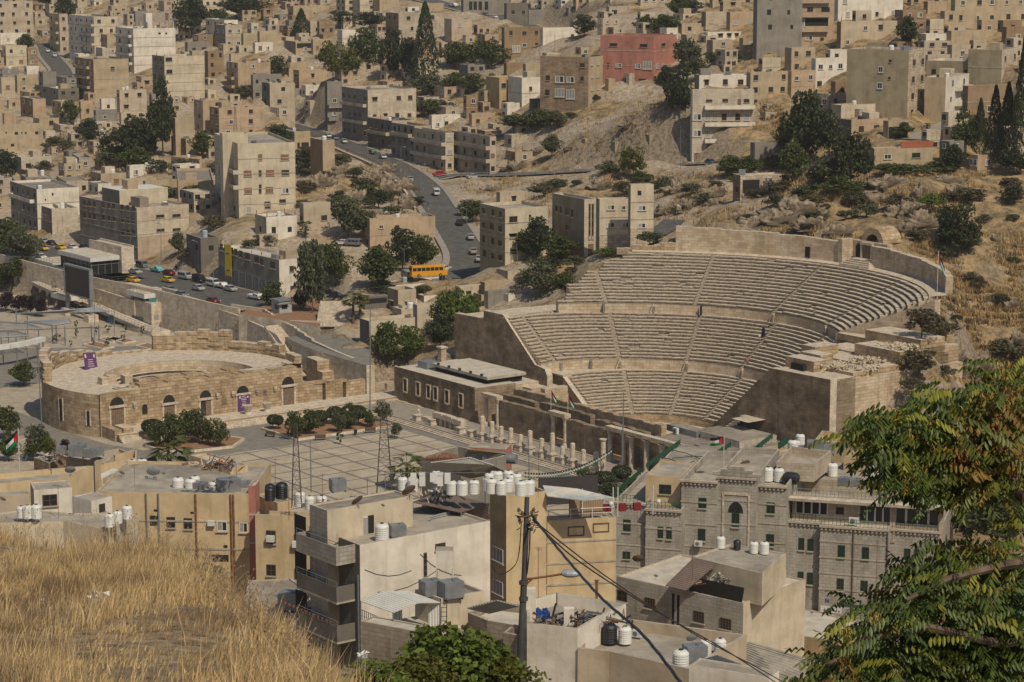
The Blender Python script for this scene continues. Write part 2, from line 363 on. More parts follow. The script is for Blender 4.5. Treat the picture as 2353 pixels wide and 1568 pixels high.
R_MAIN=smooth_pts([at(1062,640,527),at(1075,590,545),at(1050,540,572),at(1010,480,605),at(975,430,640),at(915,385,682),at(840,352,722),at(765,322,765),at(690,296,815),at(645,284,845)])
R_BR=smooth_pts([at(985,412,660),at(1060,402,664),at(1200,401,655),at(1400,390,640),at(1560,381,628),at(1660,375,612),at(1740,368,607)])
R_ST=smooth_pts([atz(-60,545,8),atz(100,588,8),atz(260,628,8),atz(400,655,8),atz(520,682,8),atz(640,705,8.3)])
R_TOP=smooth_pts([at(960,-5,960),at(1080,25,925),at(1160,40,905),at(1250,75,880),at(1330,95,850)])
R_UL=smooth_pts([at(40,110,1100),at(98,100,1085),at(115,130,1050),at(140,160,1000),at(150,190,960)])
R_RT=smooth_pts([at(2100,320,560),at(2150,300,575),at(2190,282,590),at(2215,262,610)])
R_TE=smooth_pts([at(1480,550,500),at(1520,530,515),at(1550,505,530)])
for r,hw in((R_BR,3.6),(R_MAIN,4.2),(R_ST,9),(R_TOP,4.5),(R_UL,4),(R_RT,3.5),(R_TE,2.5)):carve(r,hw)
E_=(XX-CX)*EA.x+(YY-CY)*EA.y;S_=(XX-CX)*SO.x+(YY-CY)*SO.y;RR=np.hypot(E_,S_)
ZZ=np.where((RR<51.5)&(S_>-6),np.minimum(ZZ,np.clip((RR-14)*.62-3,-.4,30)),ZZ)
ZZ=np.where((S_<1)&(S_>-100)&(np.abs(E_-30)<90)&(ZZ<4),-.06,ZZ)
_pp=[(-400,640),(52,672),(202,720),(354,772),(393,754),(466,778),(620,815),(760,872),(830,898),(912,915),(930,960),(1250,1040),(1915,1100),(2400,1100),(2600,1250),(-600,1250)]
_pw=[atz(x,y,0)for x,y in _pp]
_in=np.zeros(XX.shape,bool)
for a,b in zip(_pw,_pw[1:]+_pw[:1]):
 c=((a.y>YY)!=(b.y>YY))&(XX<(b.x-a.x)*(YY-a.y)/((b.y-a.y)or 1e-9)+a.x);_in^=c
_nw=(E_>84)&(E_<290)&(S_<np.where(E_>162,-3.0-(E_-162)*.0,-8.5))&(S_>-140)
_d=np.full(XX.shape,1e9)
for a,b in zip(R_ST,R_ST[1:]):
 L_=(b-a).length;t_=np.clip(((XX-a.x)*(b.x-a.x)+(YY-a.y)*(b.y-a.y))/L_/L_,0,1);_d=np.minimum(_d,np.hypot(XX-(a.x+t_*(b.x-a.x)),YY-(a.y+t_*(b.y-a.y))))
ZZ=np.where(_in|(_nw&(_d>10.5)),np.minimum(ZZ,-.06),ZZ)
ZZ=np.where((RR>51)&(RR<56)&(S_>4),np.minimum(ZZ,26.5),ZZ)
ZZ=np.where((E_>24)&(E_<76)&(S_<-5)&(S_>-40),-.06,ZZ)
nj,ni=XX.shape;V=np.stack([XX.ravel(),YY.ravel(),ZZ.ravel()],1)
ii=(np.arange(nj-1)[:,None]*ni+np.arange(ni-1)[None]).ravel();Fq=np.stack([ii,ii+1,ii+1+ni,ii+ni],1)
def ground_mat():
 m=bpy.data.materials.new('hillside_ground');m.use_nodes=True;N=m.node_tree.nodes;L=m.node_tree.links
 b=N['Principled BSDF'];b.inputs['Roughness'].default_value=.97;b.inputs['Specular IOR Level'].default_value=.05
 tc=N.new('ShaderNodeTexCoord')
 def nz(s,d=6,r=.6):
  n=N.new('ShaderNodeTexNoise');n.inputs['Scale'].default_value=s;n.inputs['Detail'].default_value=d;n.inputs['Roughness'].default_value=r
  L.new(tc.outputs['Object'],n.inputs['Vector']);return n.outputs['Fac']
 def ramp(f,els):
  r=N.new('ShaderNodeValToRGB')
  while len(r.color_ramp.elements)<len(els):r.color_ramp.elements.new(.5)
  for e,(p,c)in zip(r.color_ramp.elements,els):e.position=p;e.color=(*c,1)
  L.new(f,r.inputs[0]);return r.outputs[0]
 grass=ramp(nz(.30,9,.75),[(.36,(.10,.075,.045)),(.47,(.24,.175,.10)),(.60,(.44,.31,.165))])
 soil=ramp(nz(.9,8,.7),[(.3,(.20,.155,.11)),(.5,(.38,.31,.23)),(.65,(.52,.44,.34))])
 g=N.new('ShaderNodeNewGeometry');sx=N.new('ShaderNodeSeparateXYZ');L.new(tc.outputs['Object'],sx.inputs[0])
 mx=N.new('ShaderNodeMapRange');mx.inputs['From Min'].default_value=55;mx.inputs['From Max'].default_value=75;L.new(sx.outputs['X'],mx.inputs[0])
 ad=N.new('ShaderNodeMath');ad.operation='MULTIPLY_ADD';ad.inputs[1].default_value=.28;L.new(mx.outputs[0],ad.inputs[0]);L.new(nz(.06,4),ad.inputs[2])
 f=ramp(ad.outputs[0],[(.46,(0,0,0)),(.58,(1,1,1))])
 x=N.new('ShaderNodeMix');x.data_type='RGBA';L.new(f,x.inputs[0]);L.new(soil,x.inputs[6]);L.new(grass,x.inputs[7])
 sn=N.new('ShaderNodeSeparateXYZ');L.new(g.outputs['True Normal'],sn.inputs[0])
 fr=ramp(sn.outputs['Z'],[(.62,(1,1,1)),(.8,(0,0,0))])
 y=N.new('ShaderNodeMix');y.data_type='RGBA';L.new(fr,y.inputs[0]);L.new(x.outputs[2],y.inputs[6])
 L.new(ramp(nz(1.2,8,.75),[(.35,(.13,.10,.07)),(.6,(.36,.29,.21))]),y.inputs[7])
 L.new(y.outputs[2],b.inputs['Base Color'])
 bp=N.new('ShaderNodeBump');bp.inputs['Strength'].default_value=1;bp.inputs['Distance'].default_value=.5
 L.new(nz(.9,8,.75),bp.inputs['Height']);L.new(bp.outputs[0],b.inputs['Normal']);return m
M_GROUND=ground_mat()
struct(npmesh('ground',V,Fq,M_GROUND,smooth=True))
ribbon('road',R_MAIN,4.2,M_ASPH);ribbon('road',R_BR,3.3,M_ASPH,.02);ribbon('road',R_ST,9,M_ASPH)
ribbon('road',R_TOP,4.5,M_ASPH);ribbon('road',R_UL,4,M_ASPH);ribbon('road',R_RT,3.5,M_PAVE,kerb=False);ribbon('road',R_TE,2.5,M_ASPH,kerb=False)
def on_road(px,py,R):
 rx,rz=ray(px,py);best=None
 for a,b in zip(R,R[1:]):
  for k in range(6):
   p=a.lerp(b,k/6);q=at(px,py,(p.z-H)/rz);d=(q-p).length
   if best is None or d<best[0]:best=(d,q,(b-a).normalized())
 return best[1],best[2]
# Roman theatre: local x = south, y = east, origin = orchestra centre
def TT(name,label,cat,e=0,s=0,z=0,group=None):return thing(name,label,cat,TH(e,s,z),TA,group)
rd=random.Random(3)
def arc_window(mb,x,y0,y1,z0,z1,face=-1,m=None):
 """dark round-headed opening in a wall whose face is x = const, 3 mm proud"""
 m=m or M_DARKIN;yc=(y0+y1)/2;r=(y1-y0)/2;X=x+face*.02
 pts=[(X,y0,z0),(X,y1,z0)]+[(X,yc+r*math.cos(t),z1-r+r*math.sin(t))for t in[math.pi*k/10 for k in range(11)]]
 if face>0:pts=pts
 else:pts=pts[::-1]
 mb.face(pts,m)
def ruin_wall(mb,a,b,z0,z1,t,m,rough=.3,n=None,zb=None,ends=True):
 """masonry wall with an uneven broken top"""
 a=Vector(a);b=Vector(b);L=(b-a).length;n=n or max(2,int(L/1.4));zb=z1 if zb is None else zb
 for i in range(n):
  p,q=a.lerp(b,i/n),a.lerp(b,(i+1)/n);z=z1+(zb-z1)*(i+.5)/n+rd.uniform(-rough,rough)
  mb.wallseg(p,q,z0,z,t,m)
th=TT('roman_theatre','large pale stone Roman theatre with three tiers of curved seating set into the hillside','theatre')
th_e=th
PK=0
def pol(r,t):return(r*math.sin(t),r*math.cos(t)*(1+PK*max(0,math.cos(t))**6))
TIERS=[(14.9,25.0,1.5,8.2,14,-.5,-2,0,0,[0,29,57,86,114,142,170]),(25.25,34.8,10.1,17.6,14,8.2,-7,160,126,[1,29,57,85,112,139]),(35.0,50.0,19.4,27.3,16,17.6,14,124,137,[28,55,83,111])]
AISW=.85
for ti,(r0,r1,z0,z1,nr,zp,ts,te0,te1,ais)in enumerate(TIERS):
 te0=te0 or 178;te1=te1 or 178
 mb=MB();dr=(r1-r0)/nr;dz=(z1-z0)/nr;A0=math.radians;PK=.13 if ti else 0
 def seg(mb,ra,rb,za,zb,t0,t1,m,step=2.0,up=1):
  n=max(1,int((t1-t0)/step));
  for k in range(n):
   a,b=A0(t0+(t1-t0)*k/n),A0(t0+(t1-t0)*(k+1)/n);pa,pb,qa,qb=pol(ra,a),pol(ra,b),pol(rb,a),pol(rb,b)
   ua,ub=a*ra,b*ra
   if abs(rb-ra)<.3 and abs(zb-za)>.05:
    mb.face([(*pb,za),(*pa,za),(*qa,zb),(*qb,zb)],m,[(ub,za),(ua,za),(ua,zb),(ub,zb)])
   else:mb.face([(*pa,za),(*qa,zb),(*qb,zb),(*pb,za)],m,[(ua,ra),(ua,rb),(ub,rb),(ub,ra)])
 tpe=te0+(4 if ti else 0)
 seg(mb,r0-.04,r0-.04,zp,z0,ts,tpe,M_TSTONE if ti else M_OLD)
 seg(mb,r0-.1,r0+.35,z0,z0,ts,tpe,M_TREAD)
 tw=mb.build('tier_wall',th)
 if ti:tw['label']=['','stone parapet wall between lower and middle seats','stone parapet wall between middle and upper seats'][ti]
 for i in range(nr):
  ra,rb=r0+dr*i,r0+dr*(i+1);za,zb=z0+dz*i,z0+dz*(i+1);f=i/(nr-1)
  s0=ts+(f*21 if ti==2 else 0)+rd.uniform(-1,1)*(1.5 if ti==2 else.1);e0=te0+(te1-te0)*f+rd.uniform(-1,1)*(1 if ti else 0)
  if ti==1:s0=-math.degrees(math.asin(3.1/ra))
  mb=MB();t=s0;bp=sorted([a for a in ais if s0+1<a<e0-1]);edges=[]
  for a in bp:
   wdeg=math.degrees(AISW/2/ra);edges.append((t,a-wdeg));t=a+wdeg
   for k in range(2):
    r_a=ra+dr*.5*k;z_b=za+dz*.5*(k+1)
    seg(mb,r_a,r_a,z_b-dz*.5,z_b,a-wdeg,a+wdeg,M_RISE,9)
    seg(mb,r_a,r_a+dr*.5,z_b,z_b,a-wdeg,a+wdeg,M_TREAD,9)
  edges.append((t,e0))
  for(p,q)in edges:
   t=p
   while t<q-.01:
    t2=min(q,t+math.degrees(rd.uniform(.9,2.6)/ra));
    if q-t2<.6:t2=q
    worn=rd.random();zt=zb+rd.uniform(-.045,.035)-(.16 if worn>.97 else 0);rn=ra-rd.uniform(.07,.15)+(.3 if worn>.985 else 0)
    lip=.2+rd.uniform(-.03,.05)
    a,b=A0(t),A0(t2);P=lambda r,tt,z:(*pol(r,tt),z)
    g=.012/ra
    ua,ub,o=a*ra,b*ra,rd.uniform(0,9)
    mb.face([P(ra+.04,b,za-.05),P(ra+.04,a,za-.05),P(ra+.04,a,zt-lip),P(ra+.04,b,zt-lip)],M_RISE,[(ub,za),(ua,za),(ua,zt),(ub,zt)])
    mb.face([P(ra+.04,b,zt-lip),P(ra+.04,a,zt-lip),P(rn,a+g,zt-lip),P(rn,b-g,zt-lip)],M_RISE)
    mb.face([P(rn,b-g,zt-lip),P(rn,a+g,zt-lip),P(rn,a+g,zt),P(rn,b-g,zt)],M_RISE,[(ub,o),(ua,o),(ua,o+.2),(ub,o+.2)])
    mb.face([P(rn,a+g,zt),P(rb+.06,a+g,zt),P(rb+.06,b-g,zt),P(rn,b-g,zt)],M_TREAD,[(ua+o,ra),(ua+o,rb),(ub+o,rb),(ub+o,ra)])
    t=t2
  for tt,sg in((s0,1),(e0,-1)):
   zl=za-(.4 if ti==0 or(ti==1 and sg>0)else(9 if ti==1 else 7));q=[(*pol(ra,A0(tt)),zl),(*pol(rb,A0(tt)),zl),(*pol(rb,A0(tt)),zb),(*pol(ra,A0(tt)),zb)]
   mb.face(q if sg<0 else q[::-1],M_TSTONE)
  mb.build('seat_row',tw)
 mb=MB()
 rn=[29.5,35.05,53.1][ti];seg(mb,r1-.02,rn,z1,z1+(0.0 if ti<2 else.25),ts if ti<2 else 37,(te1+6)if ti<2 else 134,M_TREAD)
 if ti==2:seg(mb,r1-.1,r1-.1,z1-.1,z1+.27,35,138,M_RISE)
 mb.build('walkway',th)
for r,zb,tt,wd,hh in((34.9,17.65,27.3,2.0,1.9),(34.9,17.65,57.2,2.0,1.9),(25.15,8.25,17.5,1.5,1.8),(25.15,8.25,4,1.2,1.5)):
 a=math.radians(tt);mb=MB();p=Vector((*pol(r-.06,a),zb));R=Matrix.Rotation(-a,4,'Z')
 R=Matrix.Translation(p)@R
 def bx(x0,y0,z0,x1,y1,z1,m,R=R):mb.box(x0,y0,z0,x1,y1,z1,m,R=R)
 bx(-.1,-wd/2,0,.05,wd/2,hh,M_DARKIN)
 for k in range(7):bx(-.16,-wd/2+wd*k/6-.05,0,-.11,-wd/2+wd*k/6+.05,hh,M_FRAMEW)
 bx(-.17,-wd/2,hh*.0,-.1,wd/2,hh*.12,M_FRAMEW);bx(-.17,-wd/2,hh*.5,-.1,wd/2,hh*.58,M_FRAMEW)
 mb.build('barred_gate',th)
mb=MB()
for r,z0,z1,ts in((25.2,8.2,10.1,(29,57,85,112)),(34.95,17.6,19.4,(42,83,111))):
 for t in ts:
  a=math.radians(t);R=Matrix.Translation(Vector((*pol(r,a),z0)))@Matrix.Rotation(-a,4,'Z')
  for k in range(4):mb.box(-.7+.18*k,-.55,0,.3,.55,(z1-z0)*(k+1)/4,M_TREAD,R=R)
mb.build('stair',th)
mb=MB()
def ringwall(mb,r,t0,t1,z0,zt,m,step=3,thick=1.3,jag=.12):
 n=max(1,int((t1-t0)/step))
 for k in range(n):
  a,b=math.radians(t0+(t1-t0)*k/n),math.radians(t0+(t1-t0)*(k+1)/n);z=(zt(k/n)if callable(zt)else zt)+rd.uniform(-jag,jag)
  pa,pb,qa,qb=pol(r,a),pol(r,b),pol(r+thick,a),pol(r+thick,b)
  mb.face([(*pb,z0),(*pa,z0),(*pa,z),(*pb,z)],m,[(b*r,z0),(a*r,z0),(a*r,z),(b*r,z)])
  mb.face([(*pa,z),(*qa,z),(*qb,z),(*pb,z)],M_TREAD)
  mb.face([(*qa,z0),(*qb,z0),(*qb,z),(*qa,z)],m)
  mb.face([(*pa,z0),(*qa,z0),(*qa,z),(*pa,z)][::-1],m);mb.face([(*pb,z0),(*qb,z0),(*qb,z),(*pb,z)],m)
ringwall(mb,53,46,84.5,27.4,lambda f:32.4-f*.8,M_TSTONE);mb.build('gallery_wall',th);mb=MB();ringwall(mb,53,93.5,131,27.4,lambda f:31.6-f*1.0-(2.4 if f>.93 else 0),M_TSTONE)
ringwall(mb,53,34,46,26.5,lambda f:27.9+f*1.5,M_OLD,1.5,1.2,.3)
mb.build('gallery_wall',th)
mb=MB();a=math.radians(76);mb.box(52.92*math.sin(a)-.1,52.92*math.cos(a)-.6,27.8,53*math.sin(a)+.1,52.92*math.cos(a)+.6,29.9,M_DARKIN,R=None)
mb.build('barred_window',th)
mb=MB()
x=53
mb.box(x+2.2,-5.2,27.3,x+3.6,5.0,31.9,M_TSTONE);mb.box(x-.6,4.2,27.3,x+2.3,5.4,32.2,M_TSTONE);mb.box(x-.2,-5.4,27.3,x+2.3,-4.4,31.0,M_TSTONE)
arc_window(mb,x+2.2,1.7,3.3,28.6,31.4);mb.box(x+2.0,-1.1,27.3,x+2.3,1.1,31.3,M_WOOD);mb.box(x+1.6,-1.6,31.3,x+2.4,1.6,31.8,M_TREAD)
mb.box(x+1.7,-1.7,27.3,x+2.2,-1.2,31.3,M_TREAD);mb.box(x+1.7,1.2,27.3,x+2.2,1.6,31.3,M_TREAD);arc_window(mb,x+2.2,-3.6,-2.2,28.4,31.0)
for k in range(4):mb.box(x-2+.6*k,-4.4+.5*k,27.3,x+2.2,3.5-.3*k,27.75+.3*k,M_TREAD)
mb.build('shrine',th)
mb=MB()
for k in range(9):
 a,b=math.pi*k/9,math.pi*(k+1)/9
 for(ri,ro)in((1.7,3.0),):
  P=lambda r,t,xx:(xx,r*math.cos(t)-.3,31.7+r*math.sin(t))
  mb.face([P(ro,a,x+3),P(ro,b,x+3),P(ro,b,x+8),P(ro,a,x+8)],M_OLD);mb.face([P(ri,b,x+3),P(ri,a,x+3),P(ri,a,x+8),P(ri,b,x+8)],M_ROCK)
  mb.face([P(ri,a,x+3),P(ri,b,x+3),P(ro,b,x+3),P(ro,a,x+3)],M_OLD)
mb.face([(x+7.9,-2.2,31.2),(x+7.9,1.8,31.2),(x+7.9,1.8,33.8),(x+7.9,-2.2,33.8)],M_DARKIN)
mb.build('broken_vault',th)
def poly_wall(mb,s,pts,thick,m,mt=None,ax='s'):
 """wall in the plane south = s (ax 's') or east = s (ax 'e'); pts (u, z) outline"""
 f=lambda u,z,d:(s+d,u,z)if ax=='s' else(u,s+d,z)
 n=len(pts);ar=sum(pts[i][0]*pts[(i+1)%n][1]-pts[(i+1)%n][0]*pts[i][1]for i in range(n))
 fr=[f(u,z,0)for u,z in pts];bk=[f(u,z,thick)for u,z in pts]
 flip=(ar>0)==(ax=='s')
 mb.face(fr[::-1]if flip else fr,m);mb.face(bk if flip else bk[::-1],m)
 for i in range(n):
  j=(i+1)%n;q=[fr[i],fr[j],bk[j],bk[i]];mb.face(q if flip else q[::-1],mt or m)
mb=MB()
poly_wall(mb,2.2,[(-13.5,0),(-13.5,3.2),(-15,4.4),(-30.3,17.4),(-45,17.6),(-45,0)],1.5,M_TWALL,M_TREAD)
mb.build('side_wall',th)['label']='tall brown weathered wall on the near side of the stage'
mb=MB()
mb.box(3.7,-45,0,34,-44,17.2,M_TSTONE);
def arch_y(mb,y,x0,x1,z0,z1,m=None,ring=True,fy=-1):
 xc=(x0+x1)/2;r=(x1-x0)/2;n=12;Y=y+fy*.03
 pts=[(x0,Y,z0),(x1,Y,z0)]+[(xc+r*math.cos(math.pi*k/n),Y,z1-r+r*math.sin(math.pi*k/n))for k in range(n+1)]
 mb.face(pts if fy<0 else pts[::-1],m or M_DARKIN)
 if ring:
  for k in range(n):
   a,b=math.pi*k/n,math.pi*(k+1)/n
   q=[(xc+R_*math.cos(t),y+fy*.14,z1-r+R_*math.sin(t))for R_,t in((r,a),(r*1.22,a),(r*1.22,b),(r,b))]
   mb.face(q if fy<0 else q[::-1],M_TREAD)
arch_y(mb,-45,13.5,17.5,0,11);arch_y(mb,-45,24,28.5,9,16)
mb.build('outer_wall',th)['label']='sunlit outer wall with two arched openings'
mb=MB()
for y0,y1,x0,x1,zt in((-45,-31,3.7,8,17.45),(-44.4,-30,8,14,18.0),(-44.4,-27,14,20,18.3),(-44.4,-24.5,20,26,18.6),(-44.4,-22,26,31,18.9),(-38,-31,5,8.5,19.3),(-35.5,-30.4,9,12,19.6),(-31,-27.5,12,17.5,20.1),(-44.4,-33.5,19,31,20.4),(-44.4,-31,24,30,22)):
 mb.box(x0,y0,0,x1,y1,zt,M_OLD,M_TREAD)
mb.box(4.2,-36.3,17.6,4.95,-33.2,18.6,M_DARKIN)
for y0,y1,x0,x1,zt in((-44,-25,31,34,20.2),(-30,-22,26,31,20.0),(-41,-31,34,36,22)):mb.box(x0,y0,5,x1,y1,zt,M_OLD,M_TREAD)
mb.wallseg(pol(34.6,math.radians(126)),pol(51.5,math.radians(139.5)),9,19.7,2.2,M_TSTONE,M_TREAD,27.5)
mb.build('ruined_terrace',th)
mb=MB()
for cx,cy,cz_,rr in((9.5,-39,18.0,3),(16,-40,18.4,3.4),(22,-42,20.5,3),(12,-43,17.8,2.5)):
 for _ in range(150):
  s=rd.uniform(.1,.3);p=Vector((cx+rd.gauss(0,rr*.4),cy+rd.gauss(0,rr*.4),cz_+rd.uniform(0,.6)))
  mb.box(-s,-s*.7,-s*.5,s,s*.7,s*.5,M_RUBBLE,R=Matrix.Translation(p)@Matrix.Rotation(rd.uniform(0,6),4,Vector((rd.random(),rd.random(),rd.random()+.1))))
stuff(mb.build('rubble',th))
mb=MB()
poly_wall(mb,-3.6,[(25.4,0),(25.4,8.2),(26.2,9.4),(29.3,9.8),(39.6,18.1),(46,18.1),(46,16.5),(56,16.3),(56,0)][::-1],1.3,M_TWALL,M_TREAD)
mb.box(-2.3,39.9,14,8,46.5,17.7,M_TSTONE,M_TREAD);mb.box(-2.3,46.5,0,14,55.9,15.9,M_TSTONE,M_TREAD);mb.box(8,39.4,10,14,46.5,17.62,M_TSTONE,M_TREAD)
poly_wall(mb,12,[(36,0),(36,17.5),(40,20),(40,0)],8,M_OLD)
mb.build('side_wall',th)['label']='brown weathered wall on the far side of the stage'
mb=MB()
poly_wall(mb,-1.2,[(14.6,0),(14.6,1.7),(15.6,2.3),(23.6,8.0),(27,8.1),(27,0)][::-1],1.0,M_TWALL,M_TREAD)
mb.box(-7.5,25.2,0,-1.2,30,6.2,M_TSTONE,M_TREAD);arch_y(mb,25.2,-6.4,-3.0,0,5.0)
mb.box(-1.2,23.6,0,1.0,27,8.3,M_TSTONE,M_TREAD)
mb.box(-6.6,22.1,0,-1.2,23.5,6.5,M_TSTONE,M_TREAD)
mb.build('archway_block',th)
PK=0;mb=MB();n=40
mb.face([(*pol(15.2,math.radians(-2+184*k/n)),.02)for k in range(n+1)][::-1]+[(-10,-15,.02),(-10,15,.02)][::-1],M_TREAD)
mb.build('orchestra_floor',th)
# stage building
sb=TT('stage_building','ruined brown stone stage walls with doorways between the theatre and the colonnade','ruin',5,-15)
def L3(e,s):return(s+15,e-5)
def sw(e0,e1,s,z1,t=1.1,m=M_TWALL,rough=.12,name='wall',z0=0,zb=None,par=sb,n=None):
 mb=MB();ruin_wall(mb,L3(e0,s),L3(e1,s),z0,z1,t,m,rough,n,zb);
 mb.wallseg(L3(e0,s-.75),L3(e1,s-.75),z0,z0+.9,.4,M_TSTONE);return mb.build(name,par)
sw(19.8,3.6,-18.6,6.3);sw(-.6,-12.6,-18.6,6.1);sw(-17,-30,-18.2,6.0)
sw(24.2,14,-14.6,6.3,name='inner_wall',rough=.1);sw(12.5,-2.5,-14.6,6.6,name='inner_wall');sw(-4,-18.2,-14.8,6.2,name='inner_wall')
mb=MB();ruin_wall(mb,L3(24,-12),L3(-19,-12),0,7.1,1.2,M_OLD,.18,26);mb.build('broken_beam_wall',sb)
def column(mb,p,z0,h,r,m=M_TREAD,ped=1.0,cap=True,brk=0):
 x,y=p;z=z0
 if ped:mb.box(x-r*1.75,y-r*1.75,z,x+r*1.75,y+r*1.75,z+.35,m);mb.box(x-r*1.45,y-r*1.45,z+.35,x+r*1.45,y+r*1.45,z+ped,m);z+=ped
 mb.lathe([(r*1.5,0),(r*1.5,.12),(r*1.2,.2),(r*1.3,.3),(r,.42),(r*.93,h),(0,h+(0 if cap else.12))],m,12,(x,y,z))
 if cap:mb.lathe([(r*.93,h),(r*1.05,h+.15),(r*1.5,h+.7),(r*1.6,h+.8),(0,h+.8)],m,12,(x,y,z))
for e0,e1 in((24.2,19.8),(3.6,-.6),(-12.6,-17)):
 mb=MB()
 a,b=L3(e0-.3,-19.0),L3(e1+.3,-19.0);column(mb,a,0,4.3,.42,ped=1.2);column(mb,b,0,4.3,.42,ped=1.2)
 mb.box(a[0]-.7,b[1]-.6,6.3,a[0]+.7,a[1]+.6,7.0,M_TSTONE,M_TREAD);mb.box(a[0]+.5,b[1]+1.0,0,a[0]+1.6,a[1]-1.0,.5,M_TREAD)
 mb.build('doorway_columns',sb)
for e in(-19.5,-23.5,-27.5):
 mb=MB();column(mb,L3(e,-19.6),0,5.1,.5,ped=.5);mb.build('column',sb)
mb=MB();p=L3(-17.5,-20.2);q=L3(-34,-19.0);mb.box(p[0],q[1],6.6,q[0],p[1],7.2,M_TSTONE,M_TREAD);mb.build('lintel',sb)
mb=MB();a=L3(-18,-17.5);b=L3(-36,1.5);mb.box(a[0],b[1],0,b[0],a[1],5.3,M_TSTONE,M_ROOFD)
a=L3(-24,-8);b=L3(-34,.5);mb.box(a[0],b[1],5.3,b[0],a[1],6.5,M_CONC,M_ROOF);a=L3(-15.5,-8.5);b=L3(-23.5,-6);mb.box(a[0],b[1],5.3,b[0],a[1],6.4,M_METAL,M_ROOF)
mb.build('backstage_roof',sb)
mb=MB();a=L3(-18.6,-9.7);mb.box(a[0],a[1]-1.1,5.4,a[0]+.5,a[1],6.5,M_FRAMEW);mb.cyl((a[0]-.02,a[1]-.55,5.95),.38,.38,0,.03,M_STEEL,14,axis=Matrix.Rotation(-math.pi/2,3,'Y'));mb.build('air_conditioner',sb)
mu=TT('museum_wing','long low brown stone museum wing with six windows and flat roof left of the stage','building',28,-18.6)
mb=MB();mb.box(0,0,0,9.5,27.2,7.1,M_TWALL,M_ROOFL);mb.box(9.5,6,0,16,27.2,7.1,M_TSTONE,M_ROOFL)
mb.box(-.15,.2,7.1,.35,27.2,7.35,M_TWALL,M_TREAD)
for k in range(18):mb.box(-.7,1.5*k,0,0,1.5*k+1.48,.75+rd.uniform(-.1,.1),M_TSTONE)
mb.build('wall',mu)
for y in(4.4,9.0,12.8,15.2,18.8,23.2):
 mb=MB();mb.box(-.06,y-.55,2.9,.02,y+.55,5.3,M_DARKIN)
 for q in((y-.75,2.65,y-.55,5.5),(y+.55,2.65,y+.75,5.5)):mb.box(-.22,q[0],q[1],.02,q[2],q[3],M_TSTONE)
 mb.box(-.22,y-.55,5.3,.02,y+.55,5.5,M_TREAD);mb.box(-.3,y-.55,2.6,.02,y+.55,2.9,M_TREAD)
 for k in range(3):mb.box(-.1,y-.35+.3*k,2.9,-.06,y-.3+.3*k,5.3,M_STEEL)
 mb.build('window',mu)
mb=MB();mb.box(4.5,2,7.1,12.5,19.5,8.0,M_DARKIN);mb.box(3.9,1.4,8.0,13,20,8.55,M_CONC,M_ROOFL);mb.build('raised_roof',mu)
mb=MB()
for k in range(5):mb.box(3.75,3+3.6*k,8.55,4.1,3.5+3.6*k,8.95,M_BLACK)
mb.build('floodlight',mu)
mb=MB();mb.box(3.5,21,7.1,6.3,24.2,8.5,M_METAL);mb.build('water_tank_box',mu)
mb=MB();mb.box(8,22.5,7.1,9.2,23.8,10.6,M_TSTONE);mb.box(7.8,22.3,10.6,9.4,24,10.9,M_TREAD);mb.build('chimney',mu)
mb=MB();mb.box(9.5,0,0,16.8,6,6.8,M_TSTONE,M_ROOFL)
arch_y(mb,0,11.6,15.2,0,5.6);column(mb,(16.9,-.7),0,5.9,.42,ped=.6);mb.build('arched_annex',mu)
CL=[(35.5,0,'b'),(30.6,0,'b'),(21.4,0,'p'),(18.0,0,'p'),(14.6,3.1,''),(11.6,2.6,''),(8.8,2.2,''),(5.9,2.4,''),(3.0,1.7,''),(.2,2.9,''),(-3.2,2.1,''),(-6.3,3.6,''),(-9.2,1.7,''),(-12.0,2.8,''),(-15.0,2.2,''),(-18.4,2.4,'')]
for k,(e,h,kd)in enumerate(CL):
 t=TT('column_stump',ORD[k].replace('','')+('far-end ' if k==0 else '')+'broken column from the far end of the row along the plaza steps' if k<10 else['sixth','fifth','fourth','third','second','nearest'][k-10]+' broken column counting back from the tall column by the steps','column',e,-26.5,.75,'broken columns along the plaza edge')
 mb=MB();mb.box(-.85,-.85,0,.85,.85,.35,M_TREAD);mb.box(-.65,-.65,.35,.65,.65,.95,M_TREAD);mb.box(-.8,-.8,.95,.8,.8,1.1,M_TREAD);mb.build('pedestal',t)
 if h:
  mb=MB();a=rd.uniform(0,1);mb.lathe([(.62,1.1),(.62,1.22),(.5,1.35),(.45,1.5),(.42,1.1+h),(.2,1.1+h+.12),(0,1.1+h+.02)],M_TREAD,12,(0,0,0));mb.build('shaft',t)
t=TT('tall_column','tallest complete column at the near end of the row with cornice slab on top','column',-21,-27,.75)
mb=MB();mb.lathe([(.6,0),(.6,.2),(.48,.35),(.43,5.9)],M_TREAD,14);mb.build('shaft',t)
mb=MB();mb.lathe([(.43,5.9),(.62,6.2),(.66,6.35),(0,6.35)],M_TREAD,14);mb.build('capital',t)
for k,(e,n)in enumerate(((33.2,1),(29.5,3))):
 t=TT('fallen_beam',['single carved stone block on the colonnade terrace left of the fallen beams','three fallen cornice beams propped on column bases beside the plaza steps'][k],'ruin',e,-25.6,.75)
 for i in range(n):
  mb=MB();y=-3.1*i;mb.box(-.6,y-1.5,1.3 if n>1 else 0,.6,y+1.4,2.3 if n>1 else.9,M_TREAD,R=Matrix.Rotation(.03*(i-1),4,'X'))
  if n>1:mb.box(-.4,y-1.2,0,.4,y-.5,1.3,M_TSTONE);mb.box(-.4,y+.5,0,.4,y+1.1,1.3,M_TSTONE)
  mb.build('beam',t)
mb=MB()
